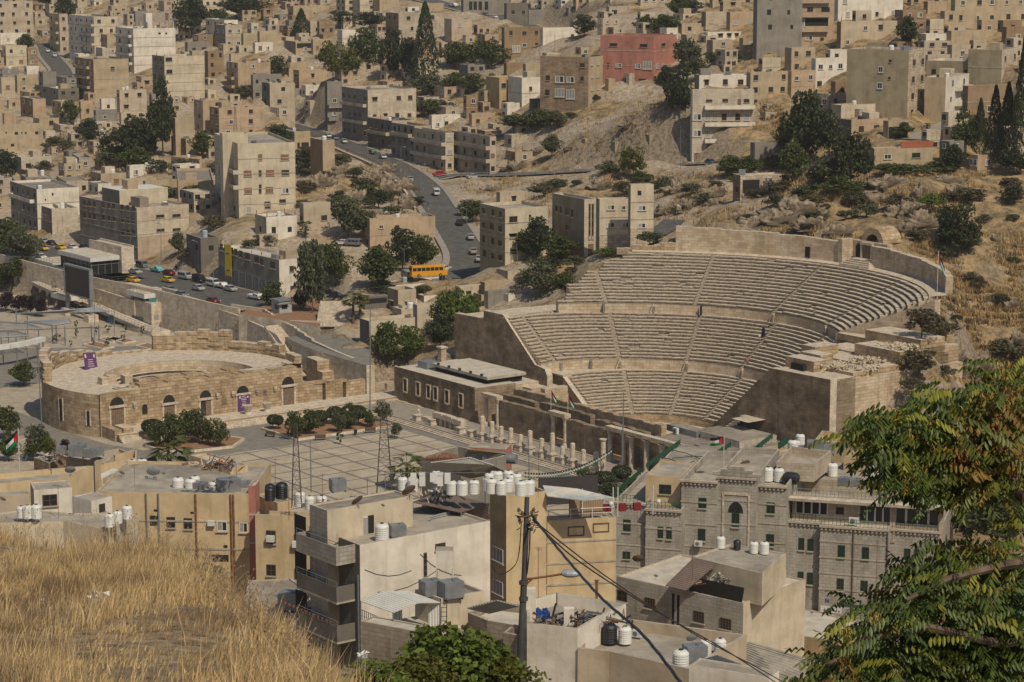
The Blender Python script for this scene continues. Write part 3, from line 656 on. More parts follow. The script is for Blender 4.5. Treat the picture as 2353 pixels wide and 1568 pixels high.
mb.prism([(-28.0,39),(-18.5,55),(-18.5,56.5),(-20,62),(-28.4,58),(-28.4,-48),(-18.5,-48),(-18,39)][::-1]if False else[(-28.0,-48),(-17.5,-48),(-17.5,58),(-28.0,58)],0,.72,M_OLD,M_PAVE)
for k in range(3):mb.box(-29.3+.45*k,-48,0,-28.0,56,.18*(k+1),M_TREAD)
te=TT('colonnade_terrace','low paved terrace with three long steps along the plaza','terrace');mb.build('steps',te)
# plaza paving
def plaza_mat():
 m=bpy.data.materials.new('plaza_paving');m.use_nodes=True;N=m.node_tree.nodes;L=m.node_tree.links;b=N['Principled BSDF']
 b.inputs['Roughness'].default_value=.8;b.inputs['Specular IOR Level'].default_value=.25
 tc=N.new('ShaderNodeTexCoord')
 bt=N.new('ShaderNodeTexBrick');L.new(tc.outputs['Object'],bt.inputs['Vector']);bt.offset=0
 bt.inputs['Scale'].default_value=1;bt.inputs['Brick Width'].default_value=5.75;bt.inputs['Row Height'].default_value=5.75;bt.inputs['Mortar Size'].default_value=.26;bt.inputs['Mortar Smooth'].default_value=0
 bt.inputs['Color1'].default_value=(.50,.43,.335,1);bt.inputs['Color2'].default_value=(.47,.405,.315,1);bt.inputs['Mortar'].default_value=(.21,.19,.165,1)
 b2=N.new('ShaderNodeTexBrick');L.new(tc.outputs['Object'],b2 .inputs['Vector']);b2 .offset=0
 b2 .inputs['Scale'].default_value=1;b2 .inputs['Brick Width'].default_value=.6;b2 .inputs['Row Height'].default_value=.6;b2 .inputs['Mortar Size'].default_value=.03
 for k,v in(('Color1',(1,1,1)),('Color2',(.86,.84,.8)),('Mortar',(.8,.78,.74))):b2 .inputs[k].default_value=(*v,1)
 n=N.new('ShaderNodeTexNoise');n.inputs['Scale'].default_value=.25;n.inputs['Detail'].default_value=6;L.new(tc.outputs['Object'],n.inputs['Vector'])
 r=N.new('ShaderNodeValToRGB');r.color_ramp.elements[0].position=.35;r.color_ramp.elements[1].position=.65;r.color_ramp.elements[0].color=(.8,.78,.74,1);r.color_ramp.elements[1].color=(1,1,1,1);L.new(n.outputs['Fac'],r.inputs[0])
 def mul(a,c):
  x=N.new('ShaderNodeMix');x.data_type='RGBA';x.blend_type='MULTIPLY';x.inputs[0].default_value=1;L.new(a,x.inputs[6]);L.new(c,x.inputs[7]);return x.outputs[2]
 L.new(mul(mul(bt.outputs['Color'],b2 .outputs['Color']),r.outputs[0]),b.inputs['Base Color']);return m
pz=MB();P0=plaza_mat()
pz.face([(0,0,0),(62,0,0),(62,110,0),(0,110,0)],P0)
o=struct(pz.build('plaza_paving'));o.location=TH(-76.4,-93.6,.02);o.rotation_euler=(0,0,TA)
M_PLAZ=mat('plaza_grey',(.215,.195,.165),.9,var=.15,scale=.6);M_PLAZL=mat('plaza_pale',(.46,.395,.31),.9,var=.12,scale=.4,kind='block')
def sheet(name,pix,z,m,zw=0):
 mb=MB();p=[atz(x,y,z)for x,y in pix];ar=sum(p[i].x*p[(i+1)%len(p)].y-p[(i+1)%len(p)].x*p[i].y for i in range(len(p)))
 if ar<0:p=p[::-1]
 mb.face(p,m);return struct(mb.build(name))
mb=MB();mb.face([(-62,-60,0),(-28,-60,0),(-28,60,0),(-62,60,0)],M_PLAZ);o=struct(mb.build('plaza_border'));o.location=TH(0,0,.0);o.rotation_euler=(0,0,TA)
sheet('plaza',[(-60,880),(-60,655),(52,672),(202,720),(354,772),(393,754),(466,778),(620,812),(760,870),(830,897),(905,925),(930,975),(500,1060),(150,1060),(-60,1110)],-.012,M_PLAZL)
sheet('plaza_path',[(-60,1010),(35,945),(90,965),(150,990),(240,1020),(330,1035),(560,990),(600,992),(690,1022),(540,1040),(420,1075),(300,1110),(180,1080),(50,1000),(-60,1050)],-.004,M_PLAZ)
sheet('plaza_path',[(-60,800),(200,800),(420,790),(470,800),(380,812),(100,880),(-60,900)],-.004,M_PLAZ)
# houses
def unit_windows():
 out={}
 def mk(k,fr,pane,bars=(1,1),t=.09,sill=True,inner=None,hood=False):
  mb=MB();
  mb.face([(-.5,-.015,0),(.5,-.015,0),(.5,-.015,1),(-.5,-.015,1)],pane)
  if inner:mb.face([(-.42,-.02,.04),(.08,-.02,.04),(.08,-.02,.94),(-.42,-.02,.94)],inner)
  if fr:
   for q in((-.5,0,-.5+t,1),(.5-t,0,.5,1),(-.5+t,0,.5-t,t),(-.5+t,1-t,.5-t,1)):mb.box(q[0],-.07,q[1],q[2],0,q[3],fr)
   for i in range(1,bars[0]):x=-.5+i/bars[0];mb.box(x-.025,-.05,t,x+.025,-.02,1-t,fr)
   for i in range(1,bars[1]):z=i/bars[1];mb.box(-.5+t,-.046,z-.02,.5-t,-.022,z+.02,fr)
  if sill:mb.box(-.58,-.2,-.1,.58,0,-.005,M_CONC)
  if hood:mb.box(-.65,-.5,1.06,.65,0,1.14,M_CONC)
  o=mb.build('proto');out[k]=o.data;bpy.data.objects.remove(o)
 mk('w',M_FRAMEW,M_GLASS,(2,1));mk('c',M_FRAMEW,M_GLASS,(2,1),inner=M_CURT);mk('b',M_FRAMEB,M_GLASS,(2,2),.06)
 mk('s',M_FRAMEB,M_SHUT,(2,1),.05);mk('d',None,M_DARKIN,sill=False);mk('g',M_FRAMEG,M_GLASS,(2,1),.055);mk('W',M_FRAMEW,M_GLASS,(4,1),.03,sill=False)
 mk('r',M_FRAMEB,M_GLASS,(4,4),.05);mk('h',M_FRAMEB,M_GLASS,(2,1),.05,hood=True);mk('v',M_FRAMEW,M_CURT,(3,1),.05)
 mk('D',M_FRAMEB,M_WOOD,(2,1),.06,sill=False);mk('S',M_STEEL,mat('shop_shutter',(.22,.21,.19),.7),(1,5),.05,sill=False);mk('o',None,M_DARKIN,sill=True)
 return out
WIN=unit_windows();WN={'D':'door','S':'shop_shutter','s':'shuttered_window','o':'window_opening','d':'window_opening'}
SITES=[]
class Box:pass
def solve_box(xl,xc,xr,yt,yb,a,Y=None,wl_d=9.0,hmin=0):
 B=Box();base=None
 if Y is None:base=hit(xc,yb);Y=base.y
 B.a=a;B.Y=Y;p=at(xc,yt,Y);B.x,B.zt=p.x,p.z;kx=lambda px,py:ray(px,py)[0]
 ca,sa=math.cos(a),math.sin(a)
 k=kx(xr,yt);B.w=max(.5,(k*Y-B.x)/(ca-k*sa));
 if xl<xc-1.5:k=kx(xl,yt);B.d=max(2.,(B.x-k*Y)/(sa+k*ca))
 else:B.d=wl_d
 B.d=min(B.d,34);B.zb=at(xc,yb,Y).z
 g=[T(B.x+ca*u-sa*v,Y+sa*u+ca*v)for u in(0,B.w)for v in(0,B.d)]
 B.z0=min(min(g)-1,B.zb-.5);B.zt=max(B.zt,B.zb+1.5);B.ca,B.sa=ca,sa;return B
def onface(B,face,px,py):
 rx,rz=ray(px,py)
 dx,dy=(B.ca,B.sa)if face=='R' else(-B.sa,B.ca)
 u=(rx*B.Y-B.x)/(dx-rx*dy);Y=B.Y+u*dy;return u,H+rz*Y,Y
def house(spec,label,wins=(),a=.5,Y=None,par=.7,name='house',cat='house',group=None,balc=None,roof=None,depth=None,extra=None,hide=None,d=9.,short=None,base=None,wk=None,side=None,trim=None):
 t=spec.split();tile=t[0];xl,xc,xr,yt,yb=[float(q)for q in t[1:6]];colr,st,nl,nr=t[6],int(t[7]),int(t[8]),int(t[9])
 (xl_,y1),(xc_,y2),(xr_,_)=tl(tile,xl,yt),tl(tile,xc,yb),tl(tile,xr,yt)
 B=solve_box(xl_,xc_,xr_,y1,y2,a,Y,d);cL,cR=(colr.split('/')+[colr])[:2];rn=random.Random(int(xc*7+yt*3))  # left wall tone often darker than right: that side's shade put into colour
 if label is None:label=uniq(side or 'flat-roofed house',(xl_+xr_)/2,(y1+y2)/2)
 r=thing(name,label,cat,(B.x,B.Y,B.z0),a,group);B.root=r
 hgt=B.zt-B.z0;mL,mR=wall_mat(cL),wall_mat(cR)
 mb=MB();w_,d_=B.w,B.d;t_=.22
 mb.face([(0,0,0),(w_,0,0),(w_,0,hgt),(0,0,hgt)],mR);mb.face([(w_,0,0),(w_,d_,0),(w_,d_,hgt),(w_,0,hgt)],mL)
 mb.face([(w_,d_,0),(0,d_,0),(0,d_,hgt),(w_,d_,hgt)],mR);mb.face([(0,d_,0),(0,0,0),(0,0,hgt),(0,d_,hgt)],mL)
 hp=hgt-par;i=[(t_,t_),(w_-t_,t_),(w_-t_,d_-t_),(t_,d_-t_)];o_=[(0,0),(w_,0),(w_,d_),(0,d_)]
 for k in range(4):
  j=(k+1)%4;mb.face([(*i[j],hp),(*i[k],hp),(*i[k],hgt),(*i[j],hgt)],mR);mb.face([(*o_[k],hgt),(*o_[j],hgt),(*i[j],hgt),(*i[k],hgt)],M_CONC)
 mb.build('wall',r)
 mb=MB();mb.face([(*q,hp)for q in i],roof or rn.choice([M_ROOF,M_ROOF,M_ROOFD,M_ROOFL]));mb.build('roof',r)
 vis=B.zt-B.zb;sh=vis/max(st,1)
 if trim or(st>1 and rn.random()<.45):
  mb=MB()
  for k in range(1,st):z=hgt-vis+k*sh-.15;mb.box(-.07,-.07,z,w_+.05,0,z+.2,M_CONC);mb.box(-.07,0,z,0,d_,z+.2,M_CONC)
  mb.build('floor_band',r)
 kinds=wk or rn.choice(['wwcb','bbd','rrb','wbr','hhb','csw','ddb'])
 def put(face,u,z,ww,hh,k):
  if face=='R':inst(WIN[k],WN.get(k,'window'),r,(u,-.004,z),(0,0,0),(ww,1,hh))
  else:inst(WIN[k],WN.get(k,'window'),r,(-.004,u,z),(0,0,-math.pi/2),(ww,1,hh))
 for face,n,L in(('L',nl,d_),('R',nr,w_)):
  if not n:continue
  for fl in range(st):
   for q in range(n):
    if rn.random()<.08:continue
    u=L*(q+.5+rn.uniform(-.12,.12))/n;ww=min(rn.uniform(1.1,1.7),L/n*.7);hh=min(sh*.45,rn.uniform(1.2,1.6))
    z=hgt-vis+fl*sh+sh*.34
    if z+hh>hgt-.2:z=hgt-.4-hh
    k=rn.choice(kinds)
    if k=='d':ww*=.85
    put(face,u,z,ww,hh,k)
 for q in wins:
  face,x0,y0,x1,y1_,k=q;A=tl(tile,x0,y1_);C=tl(tile,x1,y0);D=tl(tile,(x0+x1)/2,(y0+y1_)/2)
  u0,z0,_=onface(B,face,A[0],D[1]);u1,_,_=onface(B,face,C[0],D[1]);uc,_,Yc=onface(B,face,*D)
  z0=H+ray(D[0],A[1])[1]*Yc;z1=H+ray(D[0],C[1])[1]*Yc
  put(face,(u0+u1)/2,z0-B.z0,abs(u1-u0),z1-z0,k)
 if balc:
  for face,f0,f1,fls in balc:
   L=w_ if face=='R' else d_
   for fl in fls:
    z=hgt-vis+fl*sh;mb=MB();R=None if face=='R' else Matrix(((0,1,0,0),(1,0,0,0),(0,0,1,0),(0,0,0,1)))
    bm=wall_mat(cR)
    def bx(x0,y0,z0,x1,y1,z1,m,mt=None):
     if face=='R':mb.box(x0,y0,z0,x1,y1,z1,m,mt)
     else:mb.box(y0,x0,z0,y1,x1,z1,m,mt)
    bx(L*f0,-1.3,z-.15,L*f1,0,z+.05,M_CONC);bx(L*f0,-1.3,z+.05,L*f1,-1.18,z+.95,bm);bx(L*f0,-1.18,z+.05,L*f0+.12,0,z+.95,bm);bx(L*f1-.12,-1.18,z+.05,L*f1,0,z+.95,bm)
    mb.build('balcony',r)
 B.px=((xl_+xr_)/2,(y1+y2)/2);B.hgt=hgt;B.hp=hp;B.label=label;B.pxr=(xl_,xr_,y1,y2)
 SITES.append(B)
 if short:LM.append((B.px[0],B.px[1],short))
 return B
def addbox(B,u0,v0,u1,v1,z0,z1,m,name,mt=None):
 mb=MB();mb.box(u0,v0,B.hp+z0,u1,v1,B.hp+z1,m,mt);o=mb.build(name,B.root);return o
Hs=house
# --- top left
Hs('a0 -60 -40 290 15 400 beige 5 0 3','tall streaked beige block cut by the top left corner of the photo',wk='bbh',cat='apartment block',name='apartment_block',short='corner beige block')
Hs('a0 -20 0 235 295 400 white 1 0 2','low white block under the streaked corner block',wins=[('R',185,335,210,398,'D')],wk='v')
Hs('a0 20 50 240 410 600 cream 2 1 2','cream two storey house left of the winding road',wk='vsd')
Hs('a0 235 245 330 425 600 rough 2 0 1','weathered narrow stone house beside the winding road')
Hs('a0 435 525 600 125 480 beige 4 2 1','slim beige block with dark balconies beside the winding road',balc=[('L',.1,.9,(1,2,3))],cat='apartment block',name='apartment_block')
Hs('a0 585 832 1045 150 490 white/cream 4 5 2','wide cream block with shaded balcony side and thin slot windows',wins=[('L',700,285,800,330,'v')],balc=[('L',.0,.45,(1,2,3))],cat='apartment block',name='apartment_block',short='slot window cream block')
Hs('a0 895 950 1040 310 490 tan 2 2 0','small tan house tucked against the slot window cream block')
B=Hs('a0 1025 1182 1555 255 660 white 5 2 0','tall off-white block with stained blank wall and roof posts',wins=[('R',1405,290,1427,307,'d'),('R',1468,290,1484,307,'d')],balc=[('L',.1,.9,(1,2,3,4))],cat='apartment block',name='apartment_block',short='stained off-white block')
for k in range(7):addbox(B,B.w*(.02+k*.155),.3,B.w*(.02+k*.155)+.5,.8,.6,3.2,M_CONC,'roof_post')
addbox(B,B.w*.33,1,B.w*.48,4,0,6.5,wall_mat('white'),'stair_tower')
Hs('a0 1190 1200 1310 100 250 grey 2 0 0',None,side='plain grey house with blank wall')
Hs('a0 665 828 1140 530 880 brown/tan 4 3 0','plain tan block with one small window high on its wall',wins=[('R',983,595,1017,628,'b')],balc=[('L',.2,.95,(1,2,3))],cat='apartment block',name='apartment_block',short='tan block with one window')
B=Hs('a0 1350 1458 1812 502 890 grey/cream 5 2 0','big blank cream wall block with two openings at its left edge',wins=[('R',1470,512,1528,545,'o'),('R',1478,620,1530,655,'o')],cat='apartment block',name='apartment_block',short='blank cream block')
Hs('a0 1470 1480 1665 385 500 beige 1 0 1',None,side='pale rooftop room')
Hs('a0 1640 1665 1850 375 500 grey 1 0 2',None,side='low grey house with door')
Hs('a0 1815 1845 1985 455 710 brown 3 0 2','brown house in shade right of the blank cream block',wk='bd')
Hs('a0 1825 1990 2112 180 345 white 2 3 1','stepped white house with roof terrace and dish',par=1.0,short='stepped white house')
Hs('a0 1875 1890 2105 100 190 white 1 0 2',None,side='white penthouse')
Hs('a0 1905 2000 2150 225 440 grey/beige 2 2 2',None,side='grey house with open balcony')
Hs('a0 2140 2160 2500 300 445 tan 1 0 2',None,side='low tan house')
Hs('a0 2010 2112 2400 560 860 pink 4 3 1','pink block with a column of shaded windows and green shutter',balc=[('L',.3,.9,(1,2))],cat='apartment block',name='apartment_block',short='pink block with green shutter')
Hs('a0 2040 2050 2360 480 565 beige 1 0 3',None,side='set-back beige top floor')
Hs('a0 2230 2245 2500 665 900 grey 2 0 3',None,side='grey two storey house',wk='bd')
Hs('a0 340 380 500 640 860 grey 3 1 1','grey block house with washing line at the roof')
Hs('a0 500 590 700 690 905 grey 3 2 1','grey cube house stacked in front of the tan block')
Hs('a0 360 515 700 790 960 grey/dark 2 2 2','dark grey house with two square windows on its side',wk='o')
Hs('a0 180 290 405 880 1060 brown/pink 2 2 0','small salmon house with worn plaster wall')
Hs('a0 60 75 185 890 970 tan 1 0 1',None,side='small tan hut')
Hs('a0 0 10 130 690 850 beige 1 0 1',None,side='beige house with sheet roof')
Hs('a0 130 150 345 670 830 tan 2 0 2',None,side='tan house with open porch')
Hs('a0 25 35 140 1008 1120 pink 1 0 0','pink blank stair house on the flat tan block')
Hs('a0 -60 -45 380 1112 1380 tan 3 0 0','long tan block with scattered small dark windows',wins=[('R',48,1172,62,1188,'d'),('R',130,1172,160,1198,'d'),('R',188,1172,200,1188,'d'),('R',220,1172,236,1192,'d'),('R',312,1168,340,1195,'d'),('R',96,1278,126,1302,'d'),('R',205,1280,219,1298,'c'),('R',190,1350,228,1362,'d')],cat='apartment block',name='apartment_block',short='tan block with small windows')
Hs('a0 135 187 455 1400 1570 grey/ivory 1 0 0','white block-built house with two square dark openings',wins=[('R',230,1452,276,1492,'d'),('R',362,1452,400,1490,'d')],short='white house with two openings')
Hs('a0 700 715 830 900 1060 pink 1 0 1',None,side='salmon house under washing')
Hs('a0 1035 1060 1300 800 1000 beige 2 1 2',None,side='beige house with dark terrace')
Hs('a0 890 900 1020 880 1010 white 1 0 1',None,side='white house with orange door')
Hs('a0 830 850 1040 980 1100 grey 1 1 1',None,side='low grey house')
Hs('a0 1060 1075 1290 1000 1130 beige 2 0 2',None,side='beige house with green awning')
Hs('a0 1720 1800 2030 895 1190 pink 3 1 1','salmon block with corrugated lean-to roof')
Hs('a0 1860 1942 2345 960 1230 brown/pink 3 2 2','pink block with rooftop dish and lattice mast in front',short='pink block with mast')
Hs('a0 1530 1555 1725 1050 1400 tan 3 0 0','blank tan wall house behind the dark trees')
Hs('a0 1520 1650 1760 1235 1420 rough/tan 2 0 0',None,side='rough walled house')
Hs('a0 1832 1850 1950 1245 1420 tan 2 0 1',None,side='small tan house with one window')
Hs('a0 1120 1150 1490 1475 1600 beige/white 1 1 3','low white house with washing and porch below the trees')
# --- top centre
Hs('b0 290 340 660 55 180 tan 1 1 1','long tan house with broken roof edge')
Hs('b0 720 800 925 -60 165 cream 4 2 1','cream block with an air conditioner at the top edge',short='cream block at the top edge')
Hs('b0 925 930 1105 -60 150 cream 4 0 1',None,side='cream block')
Hs('b0 1100 1105 1275 -60 115 tan 3 0 0','tan blank wall house left of the top road')
Hs('b0 730 775 1160 268 420 white 2 0 0','white house with pergola frame on its roof behind trees',short='white pergola house')
Hs('b0 1160 1275 1680 118 400 rough/stone 3 2 2','stone house with tall windows behind the great cypress',wk='br',short='stone house behind the cypress')
Hs('b0 1680 1745 1925 170 390 beige 2 1 1','beige house with white window on the grassy slope',wk='v')
Hs('b0 1505 1520 1680 30 120 tan 1 0 0',None,side='plain tan building')
Hs('b0 1835 1850 2260 -60 110 grey 1 0 0','shaded row of shop doorways above the top road',wins=[('R',x,15,x+30,90,'d')for x in(1900,1940,1985,2040)],name='shop_row',cat='shops')
Hs('b0 20 40 180 280 440 tan 1 0 1',None,side='small tan house')
Hs('b0 -20 0 160 380 480 white 1 0 2',None,side='white hut with tin roof')
Hs('b0 260 360 510 370 500 grey/tan 1 1 1','tan house with a dark veranda opening',wins=[('R',372,385,500,428,'d')])
Hs('b0 505 515 700 350 490 tan 1 0 2',None,side='tan house with door')
Hs('b0 470 490 600 190 330 beige 1 0 1',None,side='beige house')
Hs('b0 560 570 710 190 340 rough 1 0 2',None,side='rough stone house')
Hs('b0 0 20 100 550 650 pink 1 0 0',None,side='pink wall house')
Hs('b0 290 300 500 560 700 tan 1 0 0',None,side='tan house',wins=[('R',285,550,312,605,'D')])
Hs('b0 340 390 640 625 830 brown/pink 2 1 1','tan cube house with hooded window and roof slab',wk='h',short='tan cube house')
Hs('b0 -20 0 110 650 840 grey 2 0 2',None,side='grey house')
Hs('b0 60 130 350 740 960 dark/beige 2 1 1','house with chequered stone window surround')
Hs('b0 130 235 440 790 980 dark/grey 2 1 0',None,side='grey block')
Hs('b0 410 450 620 760 880 white 1 1 2','white rooftop house above the street wall')
Hs('b0 620 640 775 730 1180 dark/grey 4 0 1','narrow dark block with dishes at the head of the shop row',balc=[('R',0,1,(1,2))])
Hs('b0 770 1000 1430 800 1260 grey/ivory 3 5 4','long white stone block with awnings above the climbing street',balc=[('L',.05,.95,(1,2))],wk='rrh',cat='apartment block',name='apartment_block',short='white stone street block')
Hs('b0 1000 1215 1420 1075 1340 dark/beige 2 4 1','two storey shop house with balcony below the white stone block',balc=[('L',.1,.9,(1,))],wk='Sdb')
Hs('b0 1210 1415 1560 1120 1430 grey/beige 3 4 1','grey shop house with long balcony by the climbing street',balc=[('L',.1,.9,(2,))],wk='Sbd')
Hs('b0 1215 1230 1420 1020 1100 tan 1 0 2',None,side='rooftop room of block wall')
Hs('b0 1410 1690 1765 1180 1530 beige/ivory 3 4 1','pale stone block with long glazed balcony at the road fork',balc=[('L',.0,1,(1,2))],wk='vSb',short='block at the road fork')
Hs('b0 1560 1570 1970 1025 1180 white 1 0 5','white rooftop house with ladder and brown door',wk='bcD')
Hs('b0 1745 2085 2140 1215 1560 stone/beige 3 4 1','corner block with dark planted balconies at the road fork',balc=[('L',.0,1,(1,2))],wk='bdD',short='corner block with planted balconies')
Hs('b0 1900 1925 2130 1010 1140 pink 1 0 2','salmon pink low house with brown striped parapet')
Hs('b0 85 110 340 1180 1280 pink 1 0 1',None,side='pink house with painted shop sign')
Hs('b0 90 350 490 1170 1330 tan 1 0 0','tan wall house with two dark garage openings',wins=[('R',375,1268,398,1325,'d'),('R',412,1265,478,1330,'d')])
Hs('b0 490 600 705 1245 1560 brown/tan 2 0 0','stepped tan wall house above the rocky bank')
Hs('b0 -90 -60 80 945 1190 pink 2 0 1',None,side='pink house')
# --- top right of centre
Hs('c0 -60 -50 290 245 570 olive/brown 3 0 3','brown apartment house with five windows beside the white wall',wins=[('R',20,405,90,465,'v')],short='brown apartment house')
Hs('c0 286 292 598 250 415 white 2 0 0','white peeling house with two small windows',wins=[('R',470,338,495,356,'b'),('R',540,305,568,338,'b')],short='white peeling house')
Hs('c0 -100 -95 105 690 980 ochre 2 0 2','ochre cube house with two tiny windows',short='ochre cube house',wk='b')
Hs('c0 100 105 270 690 970 white 2 0 0','whitewashed house with stairs beside the ochre cube',wins=[('R',170,770,195,805,'b')])
Hs('c0 -40 -30 130 560 700 brown 1 0 0',None,side='brown garden wall house')
Hs('c0 130 140 290 570 720 tan 1 0 1',None,side='tan house')
Hs('c0 150 165 540 90 230 dark/grey 1 0 1','grey concrete block with dark panels under construction')
Hs('c0 -40 -30 160 30 180 dark 1 0 2','dark building behind the parked cars on the top road')
Hs('c0 510 520 880 70 150 grey 1 0 0',None,side='long grey wall house')
Hs('c0 690 700 850 -60 50 tan 2 0 2',None,side='tan house at the top edge')
Hs('c0 880 890 1160 -60 45 beige 1 0 2',None,side='beige house at the top edge')
Hs('c0 870 880 1410 60 150 stone 1 0 0','old stone house with arches and one turquoise arched door',wins=[('R',905,90,950,140,'d'),('R',1040,105,1070,150,'d'),('R',1085,125,1120,165,'w')],short='arched stone house')
Hs('c0 1150 1160 1400 -60 60 beige 1 0 3',None,side='pale house at the top edge')
Hs('c0 1790 1800 2190 -50 70 tan 1 0 3',None,side='tan house at the top edge')
Hs('c0 1700 1740 1960 108 260 olive/beige 1 0 2','beige house with flowered balcony below',balc=[('R',-.1,1,(0,))],wk='v',short='house with flowered balcony')
Hs('c0 1945 1955 2190 108 285 pink 1 0 2','pinkish house with two grilled windows',wk='v')
Hs('c0 1745 1755 2050 288 355 white 1 0 4',None,side='white ground floor')
Hs('c0 1510 1525 1700 210 310 tan 1 0 1',None,side='tan house')
Hs('c0 2060 2070 2190 340 470 tan 1 0 1',None,side='small tan tower')
Hs('c0 2185 2198 2600 -80 570 grey 5 0 2','unfinished bare grey concrete tower with dark openings',wk='d',cat='apartment block',name='apartment_block',short='grey concrete tower')
B=Hs('c0 803 1278 1480 325 720 red 3 0 0','large red painted house with faded pink lower storey and roof tanks',a=1.1,wins=[('L',885,385,952,412,'o'),('L',1152,392,1220,420,'o'),('R',1345,385,1378,412,'o'),('L',938,565,992,600,'c'),('L',1112,568,1160,608,'c'),('L',1180,545,1260,615,'v'),('R',1296,568,1320,608,'c'),('R',1352,565,1368,592,'c'),('L',865,560,880,598,'b'),('L',1012,655,1085,672,'d'),('L',1142,700,1208,720,'b')],roof=M_ROOFD,short='large red house')
Hs('c0 268 698 865 510 960 rough/tan 4 0 3','rough stone fronted house with glazed rooftop room',a=1.1,wins=[('L',620,562,664,600,'b'),('L',318,670,355,715,'b'),('L',400,675,480,735,'c'),('L',500,682,572,735,'c'),('L',625,680,655,720,'b'),('L',398,785,482,862,'v'),('L',500,795,575,880,'v'),('L',312,795,352,850,'b')],wk='v',short='rough stone fronted house')
Hs('c0 370 492 575 525 610 beige 1 0 0','glazed rooftop room with white roof on the stone fronted house',a=1.1,wins=[('L',388,540,488,603,'v'),('R',498,540,565,603,'v')],name='rooftop_room',cat='rooftop room',par=.05,roof=M_FRAMEW)
Hs('c0 862 875 935 700 850 tan 1 0 0',None,side='tan annex with balcony')
Hs('c0 180 200 560 880 985 dark 1 0 3',None,side='low house with broken tin roof',roof=M_METAL,par=.05)
B=Hs('c0 1605 1622 2168 800 1460 white/ivory 5 0 0','five storey apartment house with four long laundry balconies',a=.12,wins=[('R',1740,885,1795,905,'b'),('R',1885,880,1935,905,'b'),('R',2075,880,2125,912,'b'),('R',2020,882,2050,930,'D')]+[('R',x,1010,x+42,1070,k)for x,k in((1735,'v'),(1800,'v'),(1880,'b'),(1940,'v'),(2000,'b'),(2080,'v'))]+[('R',x,1160,x+45,1220,k)for x,k in((1730,'v'),(1805,'v'),(1880,'b'),(1935,'v'),(2022,'v'),(2075,'v'))]+[('R',1755,1335,1828,1382,'r'),('R',1918,1342,1950,1400,'D'),('R',2040,1330,2100,1380,'r'),('R',1635,1360,1680,1452,'D'),('R',1625,1010,1700,1070,'c'),('R',1625,1155,1700,1215,'c')],cat='apartment block',name='apartment_block',short='laundry balcony block')
for zf in(930,1080,1225):
 u,z,_=onface(B,'R',*tl('c0',1722,zf+45));u2,_,_=onface(B,'R',*tl('c0',2165,zf+45));z-=B.z0
 mb=MB();mb.box(u,-1.6,z,u2,0,z+.18,M_CONC);mb.box(u,-1.6,z+.18,u2,-1.48,z+1.15,wall_mat('white'));mb.box(u,-1.48,z+.18,u+.12,0,z+1.15,wall_mat('white'));mb.box(u2-.12,-1.48,z+.18,u2,0,z+1.15,wall_mat('white'));mb.build('balcony',B.root)
Hs('c0 1640 1680 2130 670 800 grey/white 1 0 3','set-back top floor of the laundry balcony block',a=.12,name='rooftop_room',cat='rooftop room')
Hs('c0 2125 2136 2590 645 970 tan 3 0 4','low tan block with recessed porches beside the laundry balconies',wk='bd',short='tan block with porches')
Hs('c0 660 668 880 1235 1330 ochre 1 0 0','half buried ruined hut with a low dark arch',wins=[('R',722,1300,810,1335,'d')],roof=M_GROUND,par=.1,name='ruined_hut',cat='ruin')
Hs('c0 920 932 1230 1262 1370 olive 1 0 0','roofless ruined house with two doorways on the bare slope',wins=[('R',968,1292,1003,1350,'d'),('R',1038,1295,1070,1330,'d')],par=1.6,roof=M_GROUND,name='ruined_house',cat='ruin',short='roofless ruin')
Hs('c0 1225 1238 1465 1200 1385 olive 1 0 0','taller roofless ruin with one square window',wins=[('R',1380,1218,1405,1243,'d')],par=2.0,roof=M_GROUND,name='ruined_house',cat='ruin')
Hs('c0 1085 1095 1290 1150 1215 tan 1 0 0','small broken wall house above the roofless ruin',par=1.2,roof=M_GROUND,name='ruined_house',cat='ruin')
Hs('c0 2163 2175 2520 1268 1500 grey 1 0 0','blank grey garage block beside the laundry balcony block')
# --- top right
B=Hs('d0 228 245 672 -70 480 pink 5 0 0','tall salmon apartment block with recessed laundry balconies',a=.15,wins=[('R',290,65,355,105,'d'),('R',428,65,480,108,'b'),('R',553,65,628,108,'d'),('R',300,165,405,235,'v'),('R',410,165,615,232,'d'),('R',290,325,360,358,'b'),('R',412,318,476,358,'c'),('R',545,335,575,365,'b'),('R',422,440,490,462,'d')],cat='apartment block',name='apartment_block',short='salmon balcony block')
for y,x0,x1 in((155,298,622),(285,293,612),(30,300,625)):
 u,z,_=onface(B,'R',*tl('d0',x0,y));u2,_,_=onface(B,'R',*tl('d0',x1,y));z-=B.z0
 mb=MB();mb.box(u,-1.2,z,u2,0,z+.18,M_CONC);mb.box(u,-1.2,z+.18,u2,-1.08,z+1.35,wall_mat('pink'));mb.build('balcony',B.root)
Hs('d0 670 705 1280 -40 190 white 2 0 4','white house with outside stair and window wall at the top edge',wk='bvv',short='white stair house')
Hs('d0 715 730 1285 195 440 rough/beige 2 0 4','beige house on a rubble base with a tin lean-to',wk='bw',short='beige rubble base house')
Hs('d0 230 290 500 425 660 tan 2 0 2','tan house with barred windows below the salmon block',wk='r')
Hs('d0 275 290 505 630 900 pink 2 0 2','salmon house with white framed windows and net awning',wk='w',short='salmon net awning house')
Hs('d0 495 505 780 520 820 white 2 0 3','white house with flat brown parapet and shuttered windows',wk='wb',short='white brown parapet house')
Hs('d0 660 680 790 725 900 brown 1 0 1',None,side='small brown house')
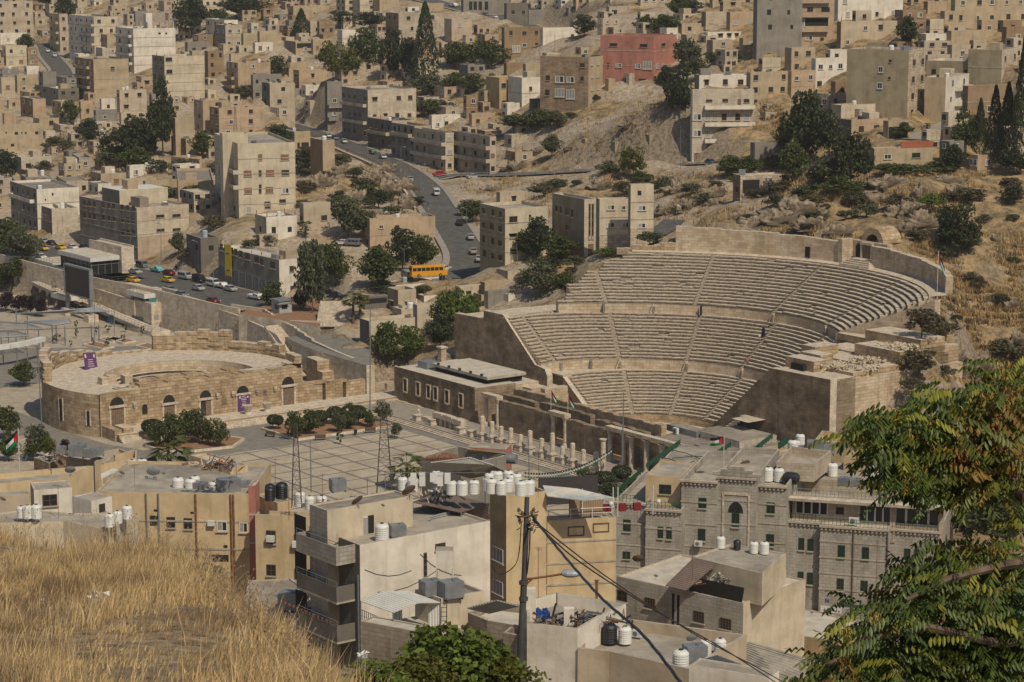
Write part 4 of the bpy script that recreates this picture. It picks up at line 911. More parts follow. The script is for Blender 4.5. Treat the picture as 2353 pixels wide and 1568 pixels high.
B=Hs('d0 785 1332 1480 448 1060 olive/whitestone 4 0 0','big olive plastered block with white stone side facing right',a=1.12,wins=[('L',1058,590,1102,645,'w'),('L',1050,733,1096,790,'w'),('L',1155,530,1178,556,'b'),('L',1148,682,1170,706,'b')]+[('R',x,y,x+22,y+55,'b')for x,y in((1366,530),(1442,520),(1358,680),(1437,668),(1352,828),(1430,815),(1348,975))]+[('R',1395,968,1412,1060,'D')],cat='apartment block',name='apartment_block',short='big olive block',roof=M_ROOFD)
Hs('d0 958 1145 1180 382 450 olive 1 0 0','stair tower on the big olive block',a=1.12,name='stair_tower',cat='tower',par=.05)
Hs('d0 1475 1660 1865 690 1095 tan/white 3 0 2','white facade house with curved front beside the red car',a=1.1,wk='bS',balc=[('R',.4,1,(1,2))],short='white facade house')
Hs('d0 1485 1905 2040 548 920 olive/white 2 3 1','olive house with arched balcony behind the white facade',a=1.1,wk='db')
Hs('d0 1860 2160 2300 445 760 olive/ivory 2 0 2','pale stone and olive house crowded with dishes',a=1.1,wk='b')
Hs('d0 1480 1500 1700 490 640 beige 1 0 1',None,side='beige rooftop room')
Hs('d0 1700 1715 1880 400 560 beige 1 0 1',None,side='low beige house')
Hs('d0 1850 1858 2260 765 1050 brown 2 0 1','brown house with one white framed window behind the cypresses',wk='w',short='brown house')
Hs('d0 1485 1500 1745 15 130 brown/pink 1 0 1',None,side='pink house at the top edge')
Hs('d0 1735 1745 2400 -40 230 tan 2 0 5','wide tan house with grilled balcony at the top right',wk='bw',short='wide tan house')
Hs('d0 1640 1650 1770 100 220 tan 1 0 1',None,side='small tan house')
Hs('d0 1700 1710 2200 275 430 tan 1 0 0','blank tan retaining block with rooftop tanks behind it',par=.2)
Hs('d0 2185 2200 2400 240 400 brown 1 0 1',None,side='low brown house')
Hs('d0 640 730 1265 935 1080 beige/cream 1 0 0','cream house with roof pergola and black roof tank',wins=[('R',850,970,890,1040,'D'),('R',890,965,925,1020,'v')],d=8)
Hs('d0 695 822 1145 1065 1240 grey/pink 1 0 2','pink plaster house under the cream pergola terrace',wk='r',par=1.0,short='pink plaster terrace house')
Hs('d0 1140 1150 1335 1075 1240 tan 1 0 0','shed with blue edged corrugated roof',wins=[('R',1150,1125,1320,1230,'d')],roof=M_METAL,par=.05,name='shed',cat='shed')
B=Hs('d0 970 1025 1545 1320 1500 grey/tan 1 0 0','tan house with two windows and red painted roof parapet',a=.25,wins=[('R',1110,1370,1176,1415,'w'),('R',1358,1358,1432,1402,'g')],par=.3,short='red parapet house')
mb=MB();mb.box(B.w*.45,-.05,B.hgt,B.w,.25,B.hgt+1.4,mat('red_paint',(.36,.12,.07),.9,kind='plaster'));mb.box(B.w*.98,.25,B.hgt,B.w,B.d,B.hgt+1.4,wall_mat('tan'));mb.build('red_parapet',B.root)
Hs('c1 1980 2046 2412 50 285 rough/whitestone 1 1 0','white stone block house with a big black garage opening',a=.3,wins=[('R',2065,88,2215,202,'d'),('R',2290,115,2400,190,'r')],roof=M_ROOFL,par=.2,short='white stone garage house')
# --- middle left
Hs('a1 92 325 700 172 560 grey/white 3 5 0','white walled block with roof tanks above the taxi street',wins=[('R',398,258,410,275,'d'),('R',460,205,475,230,'d')],balc=[('L',.1,.9,(2,))],cat='apartment block',name='apartment_block',short='white walled block')
Hs('a1 318 458 690 348 600 grey/ivory 2 0 0','low pale stone shop block with teal shopfronts',wins=[('L',330,480,380,590,'S'),('L',385,490,440,600,'S'),('L',330,380,455,440,'b')],name='shop',cat='shop')
ws=[('L',x,y+int((x-740)*.085*1.35),x+24,y+48+int((x-740)*.085*1.35),'b')for y in(270,380)for x in(742,785,828,908,955,1000,1075,1125,1175)]+[('L',x,590+int((x-740)*.1),x+45,690+int((x-740)*.1),'S')for x in(760,840,930,1010,1085,1150)]+[('L',x,500+int((x-740)*.085),x+30,550+int((x-740)*.085),'b')for x in(1075,1125,1175)]
B=Hs('a1 705 1213 1676 338 810 grey/ivory 4 0 0','large white stone block with four slot windows facing the street',a=.62,wins=ws+[('R',1385,398,1458,424,'b'),('R',1530,394,1602,418,'b'),('R',1390,524,1460,548,'b'),('R',1532,518,1602,543,'b')],cat='apartment block',name='apartment_block',short='slot window stone block')
u,z,_=onface(B,'R',*tl('a1',1220,595));mb=MB();mb.box(.0,-.05,.3,B.w,0,z-B.z0,mat('base_tan',(.42,.33,.24),.9,kind='plaster'));mb.build('plaster_base',B.root)
Hs('a1 905 1060 1490 185 320 dark/cream 1 0 0','rooftop room with white sheet roof on the slot window stone block',a=.62,name='rooftop_room',cat='rooftop room',roof=M_FRAMEW,par=.03,Y=B.Y+11)
Hs('a1 1160 1240 1320 250 335 grey/block 1 0 0','small block-built hut on the stone block roof',a=.62,name='rooftop_room',cat='rooftop room',par=.05,Y=B.Y+7)
Hs('a1 1655 1780 1940 605 960 dark 2 2 1','old dark corner shop house with tin roof room',wk='dS',roof=M_METAL)
ws=[('L',x,y+int((x-1950)*.36),x+w,y+h+int((x-1950)*.36),'b')for y,h in((655,60),)for x,w in((1955,24),(1992,38),(2045,26),(2082,26),(2125,30),(2180,40),(2262,40),(2312,30),(2400,45))]+[('L',x,850+int((x-1950)*.33),x+40,960+int((x-1950)*.33),'S')for x in range(1960,2460,60)]
B=Hs('a1 1940 2478 2720 800 1150 grey/white 2 0 1','long grey stone shop terrace with yellow banner on its front',a=.62,wins=ws,cat='shops',name='shop_row',roof=M_ROOFL,short='long grey shop terrace')
u,z,_=onface(B,'L',*tl('a1',2040,940));mb=MB();mb.box(-.5,u-1.8,z-B.z0,-.45,u+1.3,z-B.z0+7.5*1,mat('banner_yellow',(.62,.45,.03),.8));mb.build('banner',B.root)
mb=MB();mb.box(-.53,u-.9,z-B.z0+1.2,-.505,u+.5,z-B.z0+1.5,M_FRAMEB);mb.box(-.53,u-.7,z-B.z0+5.2,-.505,u+.6,z-B.z0+5.5,M_FRAMEB);mb.build('banner_writing',B.root)
Hs('a1 805 895 1120 35 175 tan 1 2 1','tan house with brown shuttered window above the street blocks',wk='s')
Hs('a1 1090 1100 1385 85 175 beige 1 0 0',None,side='blank beige walled yard house',par=1.5)
Hs('a1 1275 1290 1575 100 185 tan 1 0 0',None,side='roofless tan house',par=1.8)
B=Hs('a1 1570 1580 1895 95 300 pink 1 0 0','tan loggia house with three dark pointed arches',wins=[('R',x,180,x+95,245,'d')for x in(1597,1713,1827)],a=.15,short='loggia with three arches')
for x in(1597,1713,1827):
 p=[onface(B,'R',*tl('a1',x+dx,dy))for dx,dy in((0,181),(95,181),(47,148))];mb=MB();mb.face([(q[0],-.02,q[1]-B.z0)for q in p],M_DARKIN);mb.build('arch_head',B.root)
BIG=[('R',x,y,x+w,y+h,k)for x,y,w,h,k in((2293,-138,34,52,'s'),(2492,-136,70,50,'s'),(2164,8,68,50,'s'),(2362,3,70,48,'s'),(2500,0,66,48,'r'),(2170,160,66,50,'s'),(2358,152,66,52,'s'),(2503,160,64,50,'c'),(2190,325,42,58,'v'),(2296,4,26,22,'b'),(2296,30,26,24,'b'),(2300,130,22,34,'b'),(2298,175,24,32,'b'),(2348,282,54,26,'r'),(2480,262,58,36,'b'),(2350,325,52,16,'b'))]
B=Hs('a1 1890 2110 2619 -232 440 cream 5 0 0','large cream apartment block with brown shutters and corner bay',a=.3,wins=BIG+[('L',1935,-30,2005,60,'v'),('L',1935,120,1995,215,'v'),('L',1945,280,2090,320,'r')],balc=[('L',.0,.35,(2,3))],cat='apartment block',name='apartment_block',short='large cream block')
Hs('a1 1950 1975 2200 -320 -90 cream 2 0 0','cream stair tower with tanks and dishes on the large cream block',a=.3,Y=B.Y+6,name='stair_tower',cat='tower')
Hs('b1 0 100 370 420 640 beige/white 1 1 2','white house with a sagging white canopy on its roof',wk='d',short='white canopy house')
Hs('b1 395 430 670 300 540 beige 1 1 2','flat beige house with lattice window beside the pepper tree',wk='r')
Hs('b1 20 40 205 580 690 beige 1 0 0',None,side='small rooftop shelter',roof=M_METAL)
B=Hs('b1 965 1018 1600 432 730 brown/pink 2 1 0','pinkish plain block cluttered with junk on its roof beside the road',a=.3,wins=[('R',1100,490,1140,520,'w'),('R',1243,492,1280,550,'b')],short='pinkish block by the road')
B=Hs('c1 -269 -44 335 345 860 olive/cream 4 3 0','cream block with hooded windows right of the climbing road',wins=[('R',-8,412,65,465,'b'),('R',167,398,186,425,'b'),('R',-2,565,55,608,'h'),('R',120,562,160,600,'h'),('R',0,705,62,745,'g')],trim=True,wk='bb',short='cream block by the road')
Hs('b1 2165 2175 2420 200 330 beige 1 0 1','cream stair room behind the tiled roof kiosk',d=5)
B=Hs('c1 375 660 762 262 790 olive/ivory 4 0 0','tall shaded olive block with stair slot windows on its narrow front',wins=[('L',405,318,422,372,'b'),('L',443,332,460,386,'b'),('L',490,338,520,402,'b'),('L',546,352,560,420,'b'),('L',495,490,522,535,'b'),('R',697,300,714,590,'r'),('R',724,300,742,590,'r'),('R',695,660,740,765,'D')],short='shaded olive block')
B=Hs('c1 765 795 1072 262 740 olive/cream 3 0 0','yellowish block on a white stone base with terrace',a=.2,wins=[('R',862,312,930,356,'c'),('R',993,318,1026,356,'w'),('R',860,468,928,514,'c'),('R',995,468,1060,512,'c'),('R',865,650,912,712,'s'),('R',1005,655,1040,712,'b')],trim=True,short='yellowish block on stone base')
mb=MB();mb.box(0,-.08,.2,B.w,0,6.4+(B.zb-B.z0)*.0+.2*B.w*0,wall_mat('whitestone'));mb.build('stone_base',B.root)
B2=Hs('c1 1062 1072 1277 132 745 olive/cream 4 0 0','yellowish stair tower block with a small black window at the top',a=.2,wins=[('R',1132,185,1166,226,'d'),('R',1138,318,1208,362,'c'),('R',1135,474,1205,516,'c')],trim=True,name='tower_block',cat='apartment block')
mb=MB();mb.box(0,-.08,.2,B2 .w,0,6.2,wall_mat('whitestone'));mb.build('stone_base',B2 .root)
Hs('b1 1780 1815 2055 1040 1235 cream 1 0 0','cream house with two black openings beside the theatre trees',wins=[('R',1875,1075,1920,1105,'o'),('R',1976,1070,2020,1130,'D')],short='cream house with black openings')
Hs('b1 2030 2040 2330 1000 1130 brown/tan 1 0 0','low house with dark red wall behind the theatre wall')
Hs('b1 1125 1250 1800 1025 1140 grey/white 1 0 0','long low house with white parapet behind the school bus fence')
Hs('b1 965 975 1180 1130 1260 dark 1 0 0','open shed with grey tin roof and black interior',wins=[('R',980,1140,1170,1185,'d')],roof=M_METAL,par=.03,name='shed',cat='shed')
Hs('b1 1175 1270 1430 1070 1310 olive/beige 1 1 1',None,side='narrow beige house')
Hs('b1 1425 1440 1660 1200 1440 beige/cream 1 0 2','cream house with planked flat roof and white columns',wk='d')
Hs('b1 930 1015 1420 1345 1580 dark/cream 1 0 2','low cream house with rubble on its roof beside the alley',wk='vb',short='rubble roof house')
Hs('b1 1930 1940 2200 1220 1300 beige 1 0 0',None,side='low flat roof',par=.3)
Hs('b1 2060 2070 2440 1080 1260 beige/grey 1 0 0','low grey roof with metal tanks beside the theatre',par=.3)
for l in('b1 1250 1262 1440 1160 1250 white 1 0 1|white walled yard room behind the palm alley','b1 1640 1655 1800 1150 1240 cream 1 0 1|small cream room under the alley trees','b1 2240 2250 2420 1110 1190 white 1 0 0|white metal container house by the theatre wall','b1 1870 2010 2120 1110 1180 brown/beige 1 0 1|low beige shed behind the theatre side wall','b1 1220 1300 1560 1240 1400 beige/cream 1 1 2|cream alley house with two small windows','b1 1440 1500 1700 1120 1200 beige/white 1 0 2|white washed house under the bus fence','b1 1000 1010 1130 560 640 beige 1 0 1|small hut by the pepper tree lane','c1 -170 -150 60 1000 1090 beige 1 0 2|long low beige house by the red wall','c1 -120 -20 160 900 985 tan/beige 1 0 1|walled beige house below the road block'):
 sp,lb=l.split('|');Hs(sp,lb,wk='bd')
# odeon
rd=random.Random(21)
OC=(72.3,-57.6)
od=TT('small_round_theatre','small round Roman theatre with arched doorways and broken rear wall at the left','theatre',*OC)
def O(e,s):return(s-OC[1],e-OC[0])
def arc_door(mb,x,y0,y1,z0,z1,hole=M_DARKIN):arc_window(mb,x,y0,y1,z0,z1,-1,hole)
mb=MB();R0,RI,F0=25.3,14.6,60.4-OC[0]
def fc(x):return x
x0,x1=-79.6-OC[1],-36.4-OC[1]
mb.face([(x0,F0,0),(x1,F0,0),(x1,F0,8.1),(x0,F0,8.1)],M_OLD)
mb.face([(x1,F0,0),(x1,F0+8,0),(x1,F0+8,8.1),(x1,F0,8.1)],M_OLD)
mb.build('front_wall',od)
mb=MB();a0=math.atan2(F0,x0);n=44;a0=math.atan2(F0,x0)%(2*math.pi);a1=math.atan2(F0+7,x1)
angs=[a0+(a1-a0)*k/n for k in range(n+1)]
for a,b in zip(angs,angs[1:]):
 pa,pb=(R0*math.cos(a),R0*math.sin(a)),(R0*math.cos(b),R0*math.sin(b))
 mb.face([(*pa,0),(*pa,7.9),(*pb,7.9),(*pb,0)],M_OLD,[(a*R0,0),(a*R0,7.9),(b*R0,7.9),(b*R0,0)])
for a,b in zip(angs,angs[1:]):
 q=[(R0*math.cos(a),R0*math.sin(a),7.9),(RI*math.cos(a),max(F0+1,RI*math.sin(a)-2),7.9),(RI*math.cos(b),max(F0+1,RI*math.sin(b)-2),7.9),(R0*math.cos(b),max(F0,R0*math.sin(b)),7.9)]
 mb.face(q,M_PAVE if False else M_TREAD)
 if min(RI*math.sin(a),RI*math.sin(b))-2<F0+1:continue
 q=[(RI*math.cos(a),RI*math.sin(a)-2,3),(RI*math.cos(b),RI*math.sin(b)-2,3),(RI*math.cos(b),RI*math.sin(b)-2,7.9),(RI*math.cos(a),RI*math.sin(a)-2,7.9)]
 mb.face(q[::-1]if False else q,M_TSTONE,[(a*RI,3),(b*RI,3),(b*RI,7.9),(a*RI,7.9)])
mb.face([(-20,F0+.5,7.85),(21,F0+.5,7.85),(20,F0+7,7.85),(-21,F0+7,7.85)],M_TREAD)
mb.face([(-22,F0+.01,7.8),(22,F0+.01,7.8),(14,F0+6.5,7.8),(-19,F0+6.5,7.8)],M_TREAD)
mb.face([(RI*math.cos(t),max(F0+.5,RI*math.sin(t)-2),4.2)for t in[2*math.pi*k/24 for k in range(24)]],M_TREAD)
mb.build('curved_wall',od)
mb=MB()
for k in range(7):
 r=RI-1.0*k-.2;z=7.4-.45*k
 for a,b in zip(angs[9:-7],angs[10:-6]):
  pa,pb,qa,qb=[(rr*math.cos(t),rr*math.sin(t)-2)for rr,t in((r,a),(r,b),(r-1,a),(r-1,b))]
  mb.face([(*pa,z-1.4),(*qa,z-1.4),(*qb,z-1.4),(*pb,z-1.4)],M_TREAD)
mb.build('seats',od)
mb=MB()
for k in range(34):
 f=k/34;a=angs[8]+(angs[-1]-angs[8])*f;b=angs[8]+(angs[-1]-angs[8])*(k+1.05)/34
 h=1.6+(1.4*math.sin(f*9)if f<.9 else 0)+(3.4 if.5<f<.72 else 0)+(2.6 if f<.12 else 0)+rd.uniform(-.4,.4);h=max(.4,h)
 nrow=max(1,int(h/.55))
 for r_i in range(nrow):
  g=rd.uniform(-.15,.15)
  pa,pb=(23.9+g),(25.5+g+rd.uniform(-.1,.1));p=[(pa*math.cos(a),pa*math.sin(a)),(pa*math.cos(b),pa*math.sin(b)),(pb*math.cos(b),pb*math.sin(b)),(pb*math.cos(a),pb*math.sin(a))]
  mb.prism(p,7.7+r_i*.55,7.7+(r_i+1)*.55-.03,M_OLD,M_TREAD)
mb.build('broken_rear_wall',od)
mb=MB()
for _ in range(26):ruin_wall(mb,(rd.uniform(-18,14),F0+rd.uniform(1.2,6.5)),(rd.uniform(-18,14),F0+rd.uniform(1.2,6.5)),7.6,8.05,rd.uniform(.5,1.2),M_OLD,.15)if _<5 else None
ruin_wall(mb,(-13,F0+2.6),(20,F0+1.2),7.6,8.4,2.2,M_OLD,.22);ruin_wall(mb,(-12,F0+5.0),(9,F0+4.2),7.6,8.8,2.6,M_OLD,.2)
for x,y in((-17.5,F0+8),(-15.5,F0+9),(-13,F0+7.5)):mb.box(x,y,7.7,x+1.6,y+1.8,9.2,M_TSTONE,M_TREAD)
mb.build('broken_stage_top',od)
def fpx(t,x,y):
 px,py=tl(t,x,y);rx,rz=ray(px,py);P0=TH(60.4,0);n=(EA.x,EA.y);Y=(P0 .x*n[0]+P0 .y*n[1])/(rx*n[0]+n[1])
 return(rx*Y-CX)*SO.x+(Y-CY)*SO.y-OC[1],H+rz*Y
for t,xa,xb,ya,yb,top,kd in(('a2',985,1098,600,772,505,'w'),('a2',1455,1550,575,718,485,'w'),('a2',1780,1872,532,672,445,'o'),('a2',2108,2205,490,650,405,'p'),('b2',245,345,415,585,325,'w')):
 u0,_=fpx(t,xa,(ya+yb)/2);u1,_=fpx(t,xb,(ya+yb)/2);uc=(u0+u1)/2;xm=(xa+xb)/2;z0=fpx(t,xm,yb)[1];z1=fpx(t,xm,ya)[1];z2=fpx(t,xm,top)[1]
 mb=MB();mb.box(u0,F0-.05,z0,u1,F0,z1,M_WOOD if kd!='o' else M_DARKIN)
 if kd=='o':mb.box(uc,F0-.1,z0,u1,F0,z1,M_WOOD)
 for k in range(1,6):x=u0+(u1-u0)*k/6;mb.box(x-.03,F0-.07,z0,x+.03,F0-.04,z1,M_FRAMEB)
 mb.build('door',od)
 mb=MB();mb.box(u0-.35,F0-.18,z0,u0,F0,z1,M_TREAD);mb.box(u1,F0-.18,z0,u1+.35,F0,z1,M_TREAD);mb.box(u0-.5,F0-.35,z1,u1+.5,F0,z1+.4,M_TREAD)
 r=(u1-u0)/2*1.1;n=14;pts=[(uc+r*math.cos(math.pi*k/n),F0-.03,z1+.45+(z2-z1-.5)*math.sin(math.pi*k/n))for k in range(n+1)];mb.face(pts[::-1]if False else pts,M_DARKIN);mb.build('doorway',od)
 if kd=='p':
  m_p=mat('banner_purple',(.13,.05,.14),.7);tb=TT('purple_banner','purple printed banner covering the fourth door of the small round theatre','banner',60.1,uc+OC[1],z0+.1)
  mb=MB();mb.box(-(u1-u0)/2-.1,-.12,0,(u1-u0)/2+.15,-.06,z1-z0,m_p);mb.build('cloth',tb)
  mb=MB()
  for k in range(8):w_=rd.uniform(.3,.8);mb.box(-w_,-.14,1.2+.33*k,w_,-.125,1.28+.33*k+.05*(k%3==1),M_FRAMEW)
  mb.box(.7,-.14,z1-z0-.6,1.0,-.125,z1-z0-.3,M_FRAMEW);mb.box(-1.0,-.14,z1-z0-.6,-.7,-.125,z1-z0-.2,M_FRAMEW);mb.build('writing',tb)
for t,x,ya,yb in(('a2',1287,570,660),('a2',1670,530,595),('a2',1992,490,580),('b2',95,445,530),('a2',2345,445,505)):
 u,z0=fpx(t,x,yb);_,z1=fpx(t,x,ya);mb=MB();n=8;pts=[(u-.55,F0-.02,z0),(u+.55,F0-.02,z0)]+[(u+.55*math.cos(math.pi*k/n),F0-.02,z1-.5+.5*math.sin(math.pi*k/n))for k in range(n+1)];mb.face(pts,M_TWALL if x!=1287 else M_DARKIN);mb.build('niche',od)
for t,x,y in(('a2',1187,570),('a2',1925,487),('a2',2060,470),('a2',2278,450),('b2',15,450),('b2',172,425)):
 u,z=fpx(t,x,y);mb=MB();mb.box(u-.3,F0-.55,z-.2,u+.3,F0,z+.35,M_TREAD);mb.box(u-.18,F0-.35,z-.6,u+.18,F0,z-.2,M_TREAD);mb.build('bracket',od)
for ang_f,z0,z1,w_ in((.105,1.9,5.9,1.1),(.026,1.9,4.6,.7)):
 a=a0+(a1-a0)*ang_f;mb=MB();R=Matrix.Translation(Vector((R0*math.cos(a),R0*math.sin(a),0)))@Matrix.Rotation(a,4,'Z')
 mb.box(-.4,-w_/2,z0,.05,w_/2,z1,M_DARKIN,R=R);mb.box(-.1,-w_/2-.25,z0,.12,-w_/2,z1+.25,M_TREAD,R=R);mb.box(-.1,w_/2,z0,.12,w_/2+.25,z1+.25,M_TREAD,R=R);mb.build('window',od)
mb=MB()
for k in range(4):mb.box(-79-OC[1]-.0,F0-7.6+.5*k,0,-14-OC[1],F0-.01 if k==3 else F0-.0,.32*(k+1),M_TREAD if k<3 else M_OLD,M_TREAD)
mb.box(-79.4-OC[1],F0-5.2,0,-78-OC[1],F0,2.1,M_OLD);mb.box(-77.5-OC[1],F0-5,1.28,-75.5-OC[1],F0-1.2,2.2,M_OLD,M_TREAD)
mb.build('podium',od)
mb=MB()
for a,b,h in((-36.4,-35,4.6),(-31.2,-29.2,4.6),(-26.5,-22,4.3)):mb.wallseg((a-OC[1],F0+.6),(b-OC[1],F0+.6),0,h,1.2,M_OLD)
mb.box(-36.4-OC[1],F0,4.6,-29.2-OC[1],F0+1.2,5.1,M_OLD);mb.box(-31-OC[1],F0,4.3,-26.3-OC[1],F0+1.2,4.8,M_OLD);ruin_wall(mb,(-35-OC[1],F0+9),(-23-OC[1],F0+7),0,2.8,1.3,M_OLD,.4)
mb.build('side_wall',od)
for e,s in((57,-50.6),(57,-46.4)):
 t=TT('carved_capital',['worn carved capital on the left of the two by the theatre doors','worn carved capital on the right of the two by the theatre doors'][s>-48],'capital',e,s,1.28);mb=MB();mb.lathe([(.7,0),(.55,.3),(.5,.5),(.95,1.6),(1.0,1.75),(0,1.75)],M_TREAD,12);mb.build('stone',t)
t=TT('purple_banner','purple printed banner standing inside the roofless round theatre','banner',84.5,-69,5.5)
mb=MB();R=Matrix.Rotation(-.25,4,'X')@Matrix.Rotation(.5,4,'Z');mb.box(-2,-.05,0,2,0,5.6,mat('banner_purple',(.13,.05,.14),.7),R=R);mb.build('cloth',t)
mb=MB()
for k in range(8):w_=rd.uniform(.4,1.2);mb.box(-w_,-.075,1.2+.42*k,w_,-.055,1.32+.42*k,M_FRAMEW,R=R)
mb.box(1.1,-.075,4.6,1.6,-.055,5.2,M_FRAMEW,R=R);mb.box(-1.7,-.075,4.6,-1.2,-.055,5.3,M_FRAMEW,R=R);mb.build('writing',t)
def solid(name,pix,z,m):
 mb=MB();mb.prism([tuple(atz(x,y,z))[:2]for x,y in pix],-.3,z,M_PALE,m);return struct(mb.build(name))
# retaining walls, stairs, upper court
def wpath(name,label,pts,t_=.5,m=M_PALE,cat='wall',z0=-.3,st=None):
 p0=pts[0];th_=TT(name,label,cat,p0[0],p0[1]);mb=MB()
 for(e0,s0,za),(e1,s1,zb)in zip(pts,pts[1:]):
  if st and abs(za-zb)>.5:
   n=st
   for k in range(n):
    f0,f1=k/n,(k+1)/n;z=za+(zb-za)*(f0 if zb<za else f1)
    mb.wallseg((s0+(s1-s0)*f0-p0[1],e0+(e1-e0)*f0-p0[0]),(s0+(s1-s0)*f1-p0[1],e0+(e1-e0)*f1-p0[0]),z0,z,t_,m,M_TREAD)
  else:mb.wallseg((s0-p0[1],e0-p0[0]),(s1-p0[1],e1-p0[0]),z0,za,t_,m,M_TREAD,zb)
 mb.build('stonework',th_);return th_
w1=wpath('retaining_wall','tall pale retaining wall stepping down beside the taxi street',[(164,-11.4,9.2),(156,-11.6,9.2),(156,-11.6,8.6),(143,-12.2,8.6),(143,-12.2,7.9),(124,-13.2,7.6),(120,-13.6,7.3),(110,-15.0,7.0),(104,-16,6.6),(97,-17.6,4.2),(90,-19.8,3.2),(86.5,-21,3.0)],.6)
w2=wpath('retaining_wall','pale wall on the theatre side of the long outdoor stair',[(124,-8.4,8.3),(112,-11,8.3),(104,-12.3,8.2),(101,-12.6,7.6),(92,-14.6,6.9),(80,-16.6,6.6),(67,-17.8,6.2),(64,-17.8,5.6)],.6,st=2)
w3=wpath('stone_pier','massive stone pier standing against the pale stair wall',[(84,-19.5,5.2),(78.5,-20.3,5.2),(78.5,-20.3,3.2),(76.5,-20.4,3.2),(76.5,-20.4,1.6),(73,-20.5,1.6)],3.0,M_OLD)
for k,(x,y)in enumerate(((1885,1350),(2125,1410))):
 px,py=tl('a1',x,y);e,s_=(150,-12.6)if k==0 else(135,-13.0);rx,rz=ray(px,py);tmp=None
 best=min((abs(proj(TH(q,-12.2-(q-143)*-.04 if q<143 else-12.2,5))[0]-px),q)for q in np.arange(120,162,.25))[1]
 mb=MB();ee=best;ss=-12.15-.55 if ee>143 else-12.2-.05*(143-ee)-.42
 mb.box(ss+11.4-.08,ee-164-1.6,3.6,ss+11.4+.3,ee-164+1.6,7.0 if k==0 else 6.0,M_TSTONE);mb.build('carved_panel',w1)
stt=TT('outdoor_stair','long outdoor stair descending between two pale walls to the round theatre','stair',110,-12);mb=MB()
for k in range(40):
 f=k/40;e=111-24*f;s=-12.6-5.8*f;mb.box(s+12-2.6,e-110-.62,0,s+12+2.2,e-110,7.4*(1-f),M_TREAD)
mb.build('steps',stt)
M_COURT=mat('court_asphalt',(.20,.185,.16),.9,var=.15,scale=.5)
solid('upper_court',[(655,775),(737,766),(741,752),(806,754),(822,766),(850,800),(855,838),(842,840),(716,803)],6.35,M_COURT)
stt=TT('wide_stair','wide stone stair with many steps rising to the alley beside the palm','stair',100.5,-4,7.8);mb=MB()
A,B_=TH(102.2,-6.1),TH(97.3,-1.8)
for k in range(22):mb.box(-1.5+.42*k,-3.4+.0*k,0,-1.5+.42*(k+1),3.8,.19*(k+1),M_TREAD,R=Matrix.Rotation(.9,4,'Z'))
mb.build('steps',stt)
wpath('garden_wall','low white wall round the dirt bed below the guard booth',[(108,-10.4,8.6),(101.5,-6.6,8.9)],.5)
wpath('garden_wall','white parapet stepping beside the street stair above the bed',[(132,-11.2,9.2),(122,-8.9,9.2),(116,-9.6,8.4),(108,-10.6,8.4)],.45,st=4)
M_DIRT=mat('red_dirt',(.27,.155,.09),.98,var=.25,scale=1.5)
solid('flower_bed',[(548,720),(640,735),(735,750),(740,690),(650,690)],8.55,M_DIRT)
b=TT('guard_booth','small grey guard booth with one dark window above the pale wall','booth',117.6,-7.4,8.0)
mb=MB();mb.box(0,0,0,3.2,3.4,3.2,mat('booth_grey',(.36,.38,.38),.7));mb.build('wall',b);mb=MB();mb.box(-.3,-.3,3.2,3.5,3.7,3.5,M_METAL);mb.build('roof',b)
mb=MB();mb.box(-.02,.3,1.4,.01,2.0,2.5,M_GLASS);mb.box(.6,-.02,1.4,2.0,.01,2.5,M_GLASS);mb.build('window',b)
mb=MB();mb.box(-.7,-.7,2.55,2.2,0,2.7,M_METAL);mb.build('awning',b)
def railing(parent,pts,h=1.05,m=M_STEEL,bars=None,name='railing',step=1.6,r=.035):
 mb=MB()
 for a,b in zip(pts,pts[1:]):
  a,b=Vector(a),Vector(b);up=Vector((0,0,h));mb.tube(a+up,b+up,r,m,4);mb.tube(a+up*.5,b+up*.5,r*.6,m,4)
  n=max(1,int((b-a).length/step))
  for k in range(n+1):p=a.lerp(b,k/n);mb.tube(p,p+up,r,m,4)
 return mb.build(name,parent)
# visitor centre at the left
vc=TT('visitor_centre','pale stone visitor centre with long ramp and decks below the taxi street','building',160,-17)
def V_(e,s):return(s+17,e-160)
def vb(mb,s0,s1,e0,e1,z0,z1,m=M_PALE,mt=M_TREAD):mb.box(s0+17,e0-160,z0,s1+17,e1-160,z1,m,mt)
mb=MB();vb(mb,-16.6,-9,160,168.5,0,6.2);vb(mb,-11.5,-9,160,163,6.2,7.2);mb.build('toilet_block',vc)
mb=MB();mb.box(V_(0,-16.0)[0],-.06,2.4,V_(0,-14.8)[0],0,3.6,M_CURT);mb.box(V_(0,-14.2)[0],-.06,2.4,V_(0,-13.0)[0],0,3.6,M_CURT);mb.build('window',vc)
mb=MB();mb.box(V_(0,-11.4)[0],-.06,1.0,V_(0,-10.2)[0],0,3.8,M_DARKIN);mb.build('door',vc)
mb=MB()
for e0,e1,za,zb in((168,202,5.9,6.6),(202,228,5.6,5.4),(228,236,5.4,4.8)):
 mb.wallseg(V_(e0,-16.6),V_(e1,-16.2 if e1<205 else-15.6),0,za,.5,M_PALE,M_TREAD,zb)
vb(mb,-16.4,-11,228,235,0,4.6);mb.build('long_wall',vc)
mb=MB()
P=[(153,.9),(160,1.2),(172,2.0),(190,3.1),(205,4.0),(219,4.6)]
for(e0,za),(e1,zb)in zip(P,P[1:]):
 a,b=V_(e0,-20.2),V_(e1,-20.2 if e1<190 else-19.4);c,d=V_(e0,-17),V_(e1,-16.8)
 mb.face([(*b,zb),(*a,za),(*c,za),(*d,zb)][::-1],M_TREAD);mb.face([(*b,zb-.8),(*a,za-.8),(*a,za),(*b,zb)],M_CONC if True else M_PALE);mb.face([(*b,zb-.8),(*d,zb-.8),(*c,za-.8),(*a,za-.8)],M_CONC)
